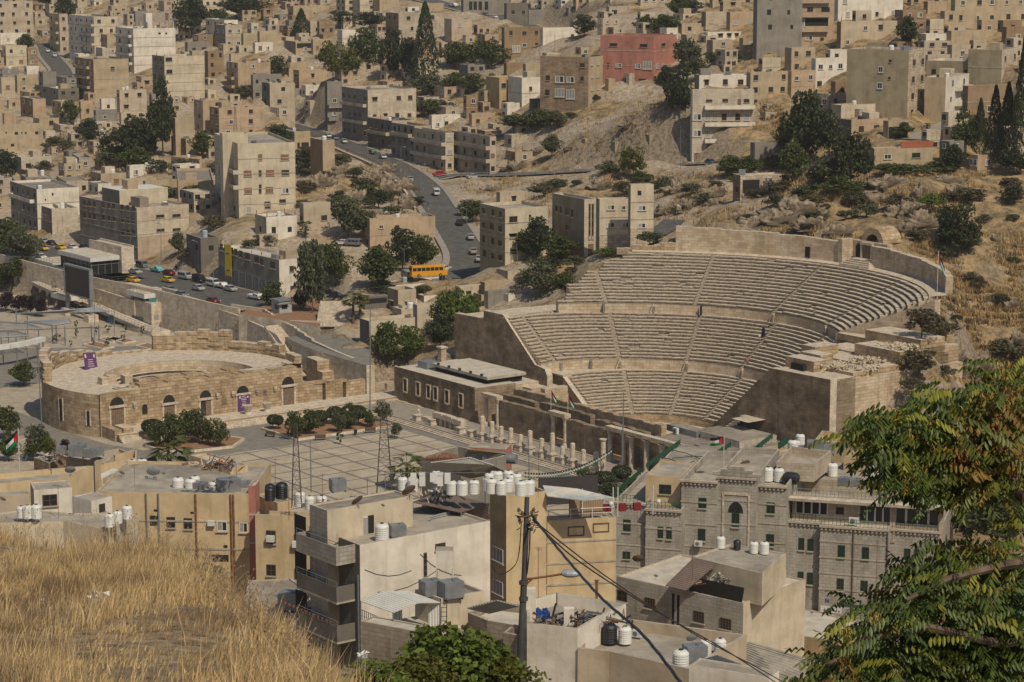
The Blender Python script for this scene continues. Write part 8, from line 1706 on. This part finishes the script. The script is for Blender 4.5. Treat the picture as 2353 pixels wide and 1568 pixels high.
def vehicle(kind,col):
 if(kind,col)in VP:return VP[(kind,col)]
 m=mat('paint_'+col,CC[col],.3,var=.05,spec=.5);t=thing('parked_'+kind,'x',kind);r,wb,w=.31,1.3,1.72
 if kind=='car':
  body([(-2.15,.25),(2.1,.25),(2.2,.55),(2.1,.78),(1.2,.92),(-1.7,.98),(-2.15,.9),(-2.22,.55)],w,m).build('body',t)
  body([(-1.65,.93),(1.1,.9),(.45,1.36),(-1.0,1.38)],w-.18,M_CG).build('cabin_glass',t);body([(-1.0,1.36),(.42,1.35),(.3,1.43),(-.9,1.44)],w-.24,m).build('roof',t)
  for x in(-w/2+.1,w/2-.1):
   mb=MB();mb.tube((x,-1.6,.97),(x,-.98,1.4),.045,m,4);mb.tube((x,1.08,.93),(x,.43,1.38),.04,m,4);mb.tube((x,-.25,.95),(x,-.25,1.4),.04,m,4);mb.build('pillar',t)
 elif kind in('van','bus'):
  L,h=(2.3,1.95)if kind=='van' else(4.6,2.9);w=1.75 if kind=='van' else 2.3;wb=L*.6;r=.33 if kind=='van' else.45
  body([(-L,.3),(L,.3),(L+.1,h*.5),(L-.45,h*.62),(L-1.0,h),(-L+.1,h)],w,m).build('body',t);mb=MB()
  for s in(-1,1):
   for k in range(3 if kind=='van' else 7):
    a=-L+.3+k*(2*L-1.3)/(3 if kind=='van' else 7);mb.box(s*(w/2+.005)-.01,a,h*.56,s*(w/2+.005)+.01,a+(2*L-1.3)/(3 if kind=='van' else 7)-.15,h*.84,M_CG)
  mb.box(-w/2+.15,-L-.03,h*.55,w/2-.15,-L+.02,h*.85,M_CG);mb.face([(-w/2+.12,L-.42,h*.65),(w/2-.12,L-.42,h*.65),(w/2-.12,L-.93,h*.97),(-w/2+.12,L-.93,h*.97)],M_CG);mb.build('window',t)
 elif kind in('pickup','truck'):
  L=2.3 if kind=='pickup' else 2.8;wb=L*.62;body([(-.1,.35),(L,.35),(L,.85),(L-.7,.95),(L-1.1,1.5),(.0,1.55)],w,m).build('cab',t)
  mb=MB();mb.box(-w/2,-L,.4,w/2,-.12,.62,m);[mb.box(*q,m)for q in((-w/2,-L,.62,-w/2+.06,-.12,1.0),(w/2-.06,-L,.62,w/2,-.12,1.0),(-w/2+.06,-L,.62,w/2-.06,-L+.06,1.0))];mb.build('load_bed',t)
  mb=MB();mb.box(-w/2+.1,-.12,1.0,w/2-.1,-.09,1.45,M_CG);mb.box(-w/2-.01,.15,1.0,w/2+.01,.9,1.4,M_CG);mb.build('window',t)
 L={'car':2.2,'van':2.35,'bus':4.65,'pickup':2.3,'truck':2.8}[kind]
 for x in(-w/2+.08,w/2-.08):
  for y in(-wb,wb):mb=MB();mb.cyl((x-.1,y,r),r,r,0,.2,M_TYRE,12,capb=True,axis=Matrix.Rotation(math.pi/2,3,'Y'));wh=mb.build('wheel',t);mb=MB();mb.cyl((x-.115,y,r),r*.55,r*.55,0,.23,M_METAL,8,capb=True,axis=Matrix.Rotation(math.pi/2,3,'Y'));mb.build('rim',wh)
  for y,ml,nm in((-L-.01,M_LRED,'tail_lamp'),(L-.02,M_LW,'headlight')):mb=MB();mb.box(x-.16,y-.02,.62,x+.12,y+.03,.8,ml);mb.build(nm,t)
 VP[(kind,col)]=t;t['_used']=0;return t
def car(tile,x,y,kind,col,R=None,lab=None,head=None,z=None,flip=False):
 px,py=tl(tile,x,y)
 if R is not None:p,d=on_road(px,py,R);hd=math.atan2(-d.x,d.y)+(math.pi if flip else 0)
 else:p=atz(px,py,z)if z is not None else hit(px,py,420);hd=head or 0
 if head is not None:hd=head
 src=vehicle(kind,col);lab=uniq(f'{col} {kind} {"driving" if flip is None else "standing"} on the street' if lab is None else lab,px,py)if lab is None else lab
 G={'car':'cars along the streets','van':'vans along the streets'}.get(kind)
 if not src['_used']:src.location=p;src.rotation_euler=(0,0,hd);src['label']=lab;src['_used']=1;src.scale=(.9,.9,.9);
 else:src=dup(src,p,hd,.9,lab,G)
 if G:src['group']=G
 src.location.z+=.14 if R is not None else.05;return src
for l in '''a1 385 716 car yellow|a1 537 708 car yellow|a1 645 708 car white|a1 392 652 car silver|a1 458 672 car black|a1 365 792 car white|a1 750 708 car dark_blue|a1 1150 850 car white|a1 1262 872 van grey|a1 1200 925 car silver|a1 1392 908 pickup turquoise|a1 1500 935 car dark_red|a1 1490 1000 car yellow|a1 1642 972 van silver|a1 1765 998 van black|a1 1892 1035 van white|a1 1970 1052 pickup white|a1 2045 1078 car silver|a1 1758 1072 car silver|a1 1510 1085 car grey|a1 1182 1000 car yellow|a1 1612 1130 car grey|a1 1893 1185 car dark_red|a1 2268 1150 truck white'''.split('|'):
 q=l.split();car(q[0],float(q[1]),float(q[2]),q[3],q[4].replace('_',' '),R_ST)
for l in '''b1 1817 488|black|car#b1 1912 618|silver|car#b1 1938 745|beige|car#b1 1992 812|silver|car#b1 2100 850|dark blue|car#b1 1610 225|white|van#b1 1375 103|silver|car#b0 205 1092|grey|car#b0 317 1125|dark red|car#b0 650 1222|silver|car#b0 712 1242|dark blue|car#b0 790 1272|silver|car#b0 1045 1368|dark green|truck#b0 1135 1410|silver|car'''.split('#'):
 q=l.split('|');a=q[0].split();car(a[0],float(a[1]),float(a[2]),q[2],q[1],R_MAIN,flip=a[0]=='b0')
car('b1',1635,55,'car','red',R_BR,'red car turning at the road fork',flip=True);car('b1',1938,80,'car','silver',R_BR,'silver car parked by the guard rail at the road fork');car('c0',1780,1462,'car','dark blue',R_BR,'dark blue car below the laundry balcony block')
for x,y,k,c,h in((1350,972,'van','silver',.4),(1483,935,'car','grey',-.7),(1582,918,'car','blue',-.6),(1680,905,'car','white',-.5),(768,668,'car','white',1.2),(870,682,'van','grey',1.2)):car('b1',x,y,k,c,head=h)
for x,y in((655,1115),(715,1145)):car('b1',x,y,'car','black',head=1.3,z=10.5)
b=car('b1',1540,985,'bus','orange yellow',head=-1.25,lab='long orange yellow bus parked behind the rooftop fence');b.location.z+=.6
car('d0',1632,1203,'car','red',R_RT,'bright red car on the steep lane by the cypresses');car('d0',1690,1140,'car','grey',R_RT)
for x,y,k,c in((2120,165,'car','white'),(2050,145,'car','grey'),(2300,225,'car','white'),(1760,62,'truck','white')):car('b0',x,y,k,c,R_TOP)
for x,y,k,c in((425,465,'car','white'),(485,508,'van','white'),(285,378,'car','dark green')):car('a0',x,y,k,c,R_UL)
# people: one skinned body each
def person(p,label,shirt,trous,pose='stand',rz=0,robe=False,s=1.0):
 J={'stand':[(0,0,.95),(0,0,1.2),(0,0,1.42),(0,-.01,1.52),(0,-.02,1.66),(.18,0,1.4),(.24,.02,1.14),(.23,-.08,.9),(-.18,0,1.4),(-.25,0,1.15),(-.24,-.1,.92),(.1,0,.9),(.11,-.02,.5),(.12,.03,.06),(-.1,0,.9),(-.12,.03,.5),(-.14,.12,.07),(.12,-.12,.04),(-.14,-.03,.04)],'sit':[(0,0,.5),(0,-.03,.76),(0,-.06,.98),(0,-.09,1.07),(0,-.12,1.2),(.18,-.06,.96),(.23,-.14,.72),(.15,-.36,.62),(-.18,-.06,.96),(-.23,-.14,.72),(-.15,-.36,.62),(.1,-.03,.48),(.12,-.45,.5),(.12,-.45,.08),(-.1,-.03,.48),(-.12,-.45,.5),(-.12,-.45,.08),(.12,-.6,.04),(-.12,-.6,.04)]}[pose]
 E=[(0,1),(1,2),(2,3),(3,4),(2,5),(5,6),(6,7),(2,8),(8,9),(9,10),(0,11),(11,12),(12,13),(0,14),(14,15),(15,16),(13,17),(16,18)];Rr=[.15,.14,.13,.055,.1,.06,.045,.035,.06,.045,.035,.09,.065,.045,.09,.065,.045,.04,.04]
 me=bpy.data.meshes.new('p');me.from_pydata(J,E,[]);o=bpy.data.objects.new('p',me);COL.objects.link(o);md=o.modifiers.new('s','SKIN')
 for v,rr in zip(me.skin_vertices[0].data,Rr):v.radius=(rr*(1.25 if rr>.12 else 1),rr*.85)
 me.skin_vertices[0].data[0].use_root=True;o.modifiers.new('u','SUBSURF').levels=1;dg=bpy.context.evaluated_depsgraph_get();m2=bpy.data.meshes.new_from_object(o.evaluated_get(dg));bpy.data.objects.remove(o)
 hz_=J[4][2];sk=mat('skin',(.30,.18,.11),.7);cl=mat('cloth_'+shirt,CL[shirt],.9);tr=mat('cloth_'+trous,CL[trous],.9);hr=mat('hair_black',(.015,.012,.01),.8);m2 .materials.clear()
 for m in(cl,tr,sk,hr):m2 .materials.append(m)
 for f in m2 .polygons:
  c=f.center;f.material_index=3 if c.z>hz_+.04 and(c.y>-.08+J[4][1]or c.z>hz_+.08)or(robe and c.z>hz_-.1 and c.y>J[4][1]-.05)else(2 if c.z>J[3][2]-.02 or(abs(c.x)>.13 and c.z<J[7][2]+.06 and c.z>J[7][2]-.12 and not robe)else(1 if c.z<J[0][2]or(pose=='sit' and c.y<-.2 and c.z<.6)else 0));f.use_smooth=True
 t=thing('person',label,'person',p,rz,'people');b=bpy.data.objects.new('body',m2);COL.objects.link(b);b.parent=t
 if robe:mb=MB();mb.lathe([(.36,.02),(.30,.5),(.22,1.0),(.2,1.25),(.24,1.38),(.08,1.52)],cl,12);mb.build('robe',t)
 t.scale=(s,s,s);return t
CL={'white':(.6,.6,.58),'black':(.015,.015,.02),'blue':(.06,.11,.25),'grey':(.2,.2,.2),'pink':(.5,.12,.22),'denim':(.05,.07,.12),'brown':(.16,.10,.06)}
def onseat(px,py):
 for ti,(r0,r1,z0,z1,nr,*_)in enumerate(TIERS):
  for i in range(nr):
   z=z0+(z1-z0)*(i+1)/nr;p=atz(px,py,z);e,s_=(p.x-CX)*EA.x+(p.y-CY)*EA.y,(p.x-CX)*SO.x+(p.y-CY)*SO.y;rr=math.hypot(e,s_)
   if r0+(r1-r0)*i/nr<=rr<=r0+(r1-r0)*(i+1)/nr:return p
 return atz(px,py,12)
person(onseat(1754,774),'person in a long black robe climbing the theatre stairs','black','black',robe=True,rz=2.5);person(onseat(1714,836),'person in pink sitting at the aisle in the theatre','pink','denim','sit',2.4);person(onseat(1871,729),'person in grey standing near the upper seats','grey','brown',rz=.4);person(onseat(1745,783),'small person in pale clothes behind the black robe','white','pink',s=.7)
person(TH(90,-19,.3),'person in white at the foot of the outdoor stair','white','grey',rz=.5);person(atz(962,952,.75),'person in white sitting on the colonnade terrace','white','white','sit',.6);person(atz(658,981,0)+Vector((0,0,.1)),'person in dark clothes sitting on the planter edge','black','denim','sit',.3)
for px,py,l,a,b_ in((984,474,'person in blue walking up the main road','blue','denim'),(1032,489,'person in grey crossing the main road','grey','grey'),(799,351,'person in bright blue standing by the road bank','blue','blue')):q,_=on_road(px,py,R_MAIN);person(q+Vector((0,0,.05)),l,a,b_,rz=.8)
for k in range(2):q,_=on_road(405+k*6,627,R_ST);person(q+Vector((0,0,.15)),['person in dark clothes on the left at the shop street wall','person in dark clothes on the right at the shop street wall'][k],['black','grey'][k],'denim',rz=.4+k)
person(atz(1342,1074,.8),'person in orange brown by the colonnade trees','brown','denim');person(atz(1033,856,7.7)-Vector((0,0,0))if False else TH(66,-13.5,.1),'person standing by the gate under the stair wall','brown','black')
# poles, masts, flags, wires
def pole(px0,py0,px1,py1,z=None,Y=None,R=.09,lab=None,arm=0,name='lamp_post',cat='lamp post',grp='street lamps and poles'):
 b_=atz(px1,py1,z)if z is not None else(at(px1,py1,Y)if Y else hit(px1,py1,420));top=at(px0,py0,b_.y);t=thing(name,lab or uniq('thin grey lamp pole',px0,py0),cat,b_,0,grp);h=(top-b_).z;mb=MB();mb.tube((0,0,-.5),(top.x-b_.x,0,h),R,M_STEEL,6,R*.6);mb.build('shaft',t)
 if arm:mb=MB();mb.tube((top.x-b_.x,0,h-.2),(top.x-b_.x+arm,-.2,h+.3),.05,M_STEEL,4);mb.box(top.x-b_.x+arm-.3,-.35,h+.2,top.x-b_.x+arm+.35,-.05,h+.38,M_METAL);mb.build('lamp_head',t)
 return t
for l in '''844 330 844 372 -1.2|1433 902 1429 1106 0 z|851 700 850 984 0 z|86 795 98 1005 0 z|1330 300 1330 398 0|1564 290 1564 388 0|928 572 932 642 1.2|1072 480 1072 540 -1|1007 435 1008 480 0|967 380 967 464 1|921 340 922 430 1|43 485 43 560 1|300 545 300 600 1|370 515 370 610 -.8|455 555 457 630 -1.2|578 570 580 668 -1|1187 560 1190 610 0|1268 570 1268 600 0|217 690 218 800 0 z|262 680 263 775 0 z|742 742 742 795 0|490 620 492 690 0|1760 60 1760 120 0|1020 270 1022 310 1|1160 300 1160 330 0|1555 470 1555 520 0|740 395 741 420 0|1240 100 1240 140 0|1275 80 1275 120 0'''.split('|'):
 q=l.split();pole(*[float(v)for v in q[:4]],z=0 if len(q)>5 else None,arm=float(q[4]),R=.14 if float(q[3])-float(q[1])>150 else.09)
MLT=mat('mast_dark',(.09,.07,.055),.8)
def lattice(px0,py0,px1,py1,Y,w_,lab):
 b_=at(px1,py1,Y);h=at(px0,py0,Y).z-b_.z;t=thing('lattice_mast',lab,'mast',b_);mb=MB();n=max(5,int(h/1.1));c=[(-w_,-w_),(w_,-w_),(w_,w_),(-w_,w_)]
 f=lambda k,i:(c[i%4][0]*(1-.7*k/n),c[i%4][1]*(1-.7*k/n),h*k/n)
 for k in range(n):
  for i in range(4):mb.tube(f(k,i),f(k+1,i),.04,MLT,3);mb.tube(f(k,i),f(k+1,i+1),.022,MLT,3);mb.tube(f(k+1,i),f(k+1,i+1),.022,MLT,3)
 mb.build('lattice',t)
lattice(676,975,682,1165,255,.55,'thin dark lattice mast beside the two black roof tanks');lattice(886,955,884,1165,235,.9,'taller dark lattice mast with a box behind the brown dish');lattice(540,245,541,305,700,.5,'small lattice mast in front of the pink block')
pole(713,1010,715,1122,Y=300,lab='grey lamp pole standing between the two lattice masts');pole(1215,1010,1216,1110,Y=300,lab='bare thin pole beside the small round dish')
MF=[mat('flag_'+n,c,.8)for n,c in(('black',(.01,.01,.01)),('white',(.55,.55,.52)),('green',(.01,.14,.05)),('red',(.40,.02,.03)))]
def flag(base,h,w_,hh,lab,droop=.5,sgn=1):
 t=thing('flag',lab,'flag',base);mb=MB();mb.tube((0,0,0),(0,0,h),.05,M_FRAMEW,5);mb.build('pole',t);mb=MB();n=8
 P_=lambda u,v:Vector((sgn*u*w_*(1-droop*.55),.18*math.sin(u*7+v),h-.1-v*hh-u*w_*droop*.8))
 for i in range(n):
  for j in range(3):
   for k in range(2):u0,u1,v0,v1=i/n,(i+1)/n,(j+k/2)/3,(j+(k+1)/2)/3;um,vm=(u0+u1)/2,(v0+v1)/2;mb.face([P_(u0,v0),P_(u1,v0),P_(u1,v1),P_(u0,v1)],MF[3]if um<.5*(1-abs(vm-.5)*2)else MF[j])
 mb.build('cloth',t)
flag(TH(-37.5,35,27.3),8.5,3.4,1.5,'national flag hanging on the upper rim of the theatre',1.15);flag(at(*tl('a2',175,1190),270),5.5,2.6,1.5,'national flag flying over the walled terrace at the left',.75,-1);flag(at(*tl('c2',1895,1205),305),5.4,2.0,1.1,'national flag flying from the hotel roof',.15,-1)
flag(TH(1,-17.5,6),4.4,2.4,1.4,'right flag on the stage doorway',1.0);flag(TH(6,-17.5,6),4.4,2.2,1.3,'left flag on the stage doorway',1.0)
t=thing('bunting','string of small national flags from the colonnade to the plaza','bunting',TH(-18,-26,3));mb=MB();A_,B2_=at(*tl('c2',905,965),385)-Vector(t.location),at(*tl('c2',120,1175),350)-Vector(t.location)
for k in range(34):
 f,g=k/34,(k+1)/34;a=A_.lerp(B2_,f)-Vector((0,0,6*f*(1-f)));c=A_.lerp(B2_,g)-Vector((0,0,6*g*(1-g)));mb.tube(a,c,.03,M_BLACK,3);d=(c-a)*.6
 for j in range(3):mb.face([a-Vector((0,0,.28*j)),a+d-Vector((0,0,.28*j)),a+d-Vector((0,0,.28*j+.28)),a-Vector((0,0,.28*j+.28))],MF[j])
mb.build('pennants',t)
YP=80;UB=at(1189,1640,YP);t=thing('utility_pole','tall grey utility pole with insulators and a street lamp arm in front','utility pole',UB);g=lambda x,y,d=0:at(x,y,YP)-UB+Vector((0,d,0));MP=mat('pole_steel',(.10,.10,.10),.6,.3,var=.3)
mb=MB();mb.tube(g(1189,1640),g(1204,1340),.135,MP,12,.115);mb.tube(g(1204,1340),g(1211,1143),.1,MP,12,.085);mb.build('shaft',t)
mb=MB();mb.tube(g(1206,1332),g(1222,1330),.045,M_RUST,6);mb.tube(g(1222,1330),g(1296,1319),.04,M_RUST,6);mb.tube(g(1200,1350,-.1),g(1222,1330,-.1),.03,M_RUST,6);mb.build('lamp_arm',t)
mb=MB();mb2=MB();mb2 .lathe([(0,0),(.12,.02),(.2,.18),(.21,.4),(.14,.62),(.05,.7),(0,.71)],mat('lamp_glass',(.42,.43,.45),.15,.3,spec=.8),14);Rm=Matrix.Rotation(math.pi/2,3,'Y');mb2 .v=[tuple(Rm@Vector((v[0]*.7,v[1],v[2]))+g(1290,1318))for v in mb2 .v];mb2 .build('lamp_head',t,smooth=True)
mb=MB();mb.tube(g(1188,1188,-.1),g(1236,1182,-.1),.035,M_RUST,6)
for x,y in((1192,1172),(1200,1180),(1222,1178),(1230,1190),(1226,1172),(1194,1196),(1216,1205),(1222,1215)):mb.lathe([(.02,0),(.07,.03),(.04,.07),(.07,.1),(.03,.16),(0,.18)],M_FRAMEB,8,tuple(g(x,y+4,-.1)))
for _ in range(26):a=g(1205+tr_rn.uniform(-14,26),1180+tr_rn.uniform(-8,40),tr_rn.uniform(-.2,.1));mb.tube(a,a+Vector([tr_rn.gauss(0,.14)for _ in range(3)]),.018,M_BLACK,4)
for y in(1343,1380):mb.cyl(tuple(g(1203,y)),.16,.16,0,.12,MP,12)
mb.build('insulator_rack',t)
t2=thing('cable','thick twisted black cable running from the pole to the lower right','cable',UB)
def wire(pts,r_,m,tt,nm='wire',tw=0):
 mb=MB();P_=smooth_pts([at(*v)-UB for v in pts],10)
 if tw:
  for ph in(0,2.1,4.2):Q=[p+Vector((math.cos(i*.9+ph),0,math.sin(i*.9+ph)))*r_*.7 for i,p in enumerate(P_)];mb.path(Q,r_*.7,m,5)
 else:mb.path(P_,r_,m,4)
 mb.build(nm,tt)
wire([(1222,1185,80),(1290,1270,74),(1380,1372,66),(1480,1462,60),(1580,1590,54)],.035,M_BLACK,t2,tw=1)
for k,(pts,r_)in enumerate((([(1224,1195,80),(1330,1290,90),(1500,1400,105),(1660,1490,118),(1800,1580,130)],.035),([(1228,1198,80),(1400,1330,92),(1600,1460,108),(1760,1545,122),(1850,1600,132)],.03),([(1208,1210,80),(1201,1300,80),(1196,1420,80),(1180,1600,79)],.012),([(1198,1200,80),(1188,1290,80),(1150,1320,81),(1130,1300,82)],.02),([(1218,1215,80),(1216,1270,79.8),(1210,1320,80),(1214,1215,80)],.025))):wire(pts,r_,M_BLACK,thing('cable',['upper thin wire from the pole to the lower right','lower thin wire from the pole to the lower right','thin wire hanging down beside the pole shaft','slack wire looping left off the pole','bundle of wires drooping under the insulators'][k],'cable',UB))
railing(thing('guard_rail','metal guard rail along the upper branch road','guard rail',(0,0,0)),[p+Vector((0,0,.1))+Vector((0,-4,0))for p in R_BR[2:]],.8,M_METAL,step=3,r=.09)
railing(thing('guard_rail','rusty railing on the rocky side of the climbing road','guard rail',(0,0,0)),[p+Vector((-5.6,-1.5,.2))for p in R_MAIN[18:46]],1.2,M_RUST,step=2,r=.06)
wl=thing('roadside_wall','low stone wall on the rocky side of the climbing road','wall',tuple(R_MAIN[20]));mb=MB()
for a,b_ in zip(R_MAIN[18:46],R_MAIN[19:47]):o_=R_MAIN[20];mb.wallseg((a.x-6.2-o_.x,a.y-1.5-o_.y),(b_.x-6.2-o_.x,b_.y-1.5-o_.y),a.z-o_.z-2.5,a.z-o_.z+.5,.6,M_OLD,M_TREAD,b_.z-o_.z+.5)
mb.build('stonework',wl)
for k,pr in list(PR.items()):
 for c in list(pr.children):bpy.data.objects.remove(c)
 bpy.data.objects.remove(pr)
for t in VP.values():
 if '_used' in t:del t['_used']
for o in COL.objects:
 if '_used' in o:del o['_used']
 if 'hz' in o:del o['hz']
p0=at(*tl('b1',300,1120),541);t=thing('corner_tower','round corner tower with arched windows at the end of the grey shop terrace','tower',(p0 .x,p0 .y+3.5,7.5));mb=MB()
mb.lathe([(3.6,-1),(3.6,3.4),(4.2,3.6),(4.2,4.1),(3.7,4.1),(3.7,8.6),(4.3,8.9),(4.3,9.9),(4.0,9.9),(4.0,9.1),(0,9.1)],wall_mat('greystone'),22);mb.build('wall',t)
for k in range(9):
 a=-2.9+.34*k;R_=Matrix.Rotation(a+math.pi/2,4,'Z')
 for r_,z,hh in((3.64,.4,2.4),(3.74,5.0,2.6)):mb=MB();mb.face([R_@Vector(q)for q in[(-.45,-r_,z),(.45,-r_,z)]+[(.45*math.cos(math.pi*j/6),-r_,z+hh-.4+.4*math.sin(math.pi*j/6))for j in range(7)]],M_GLASS);mb.build('window',t)
# the dusty air over the valley
mb=MB();mb.box(-560,-60,-4,560,1700,135,M_GROUND);hz_o=mb.build('haze');stuff(tag(hz_o,'thin dusty haze filling the valley air','haze'))
hm=bpy.data.materials.new('haze');hm.use_nodes=True;N=hm.node_tree.nodes;N.remove(N['Principled BSDF']);pv=N.new('ShaderNodeVolumePrincipled');pv.inputs['Color'].default_value=(.95,.92,.86,1);pv.inputs['Density'].default_value=.00009;pv.inputs['Anisotropy'].default_value=.2
hm.node_tree.links.new(pv.outputs[0],N['Material Output'].inputs['Volume']);hz_o.data.materials.clear();hz_o.data.materials.append(hm)
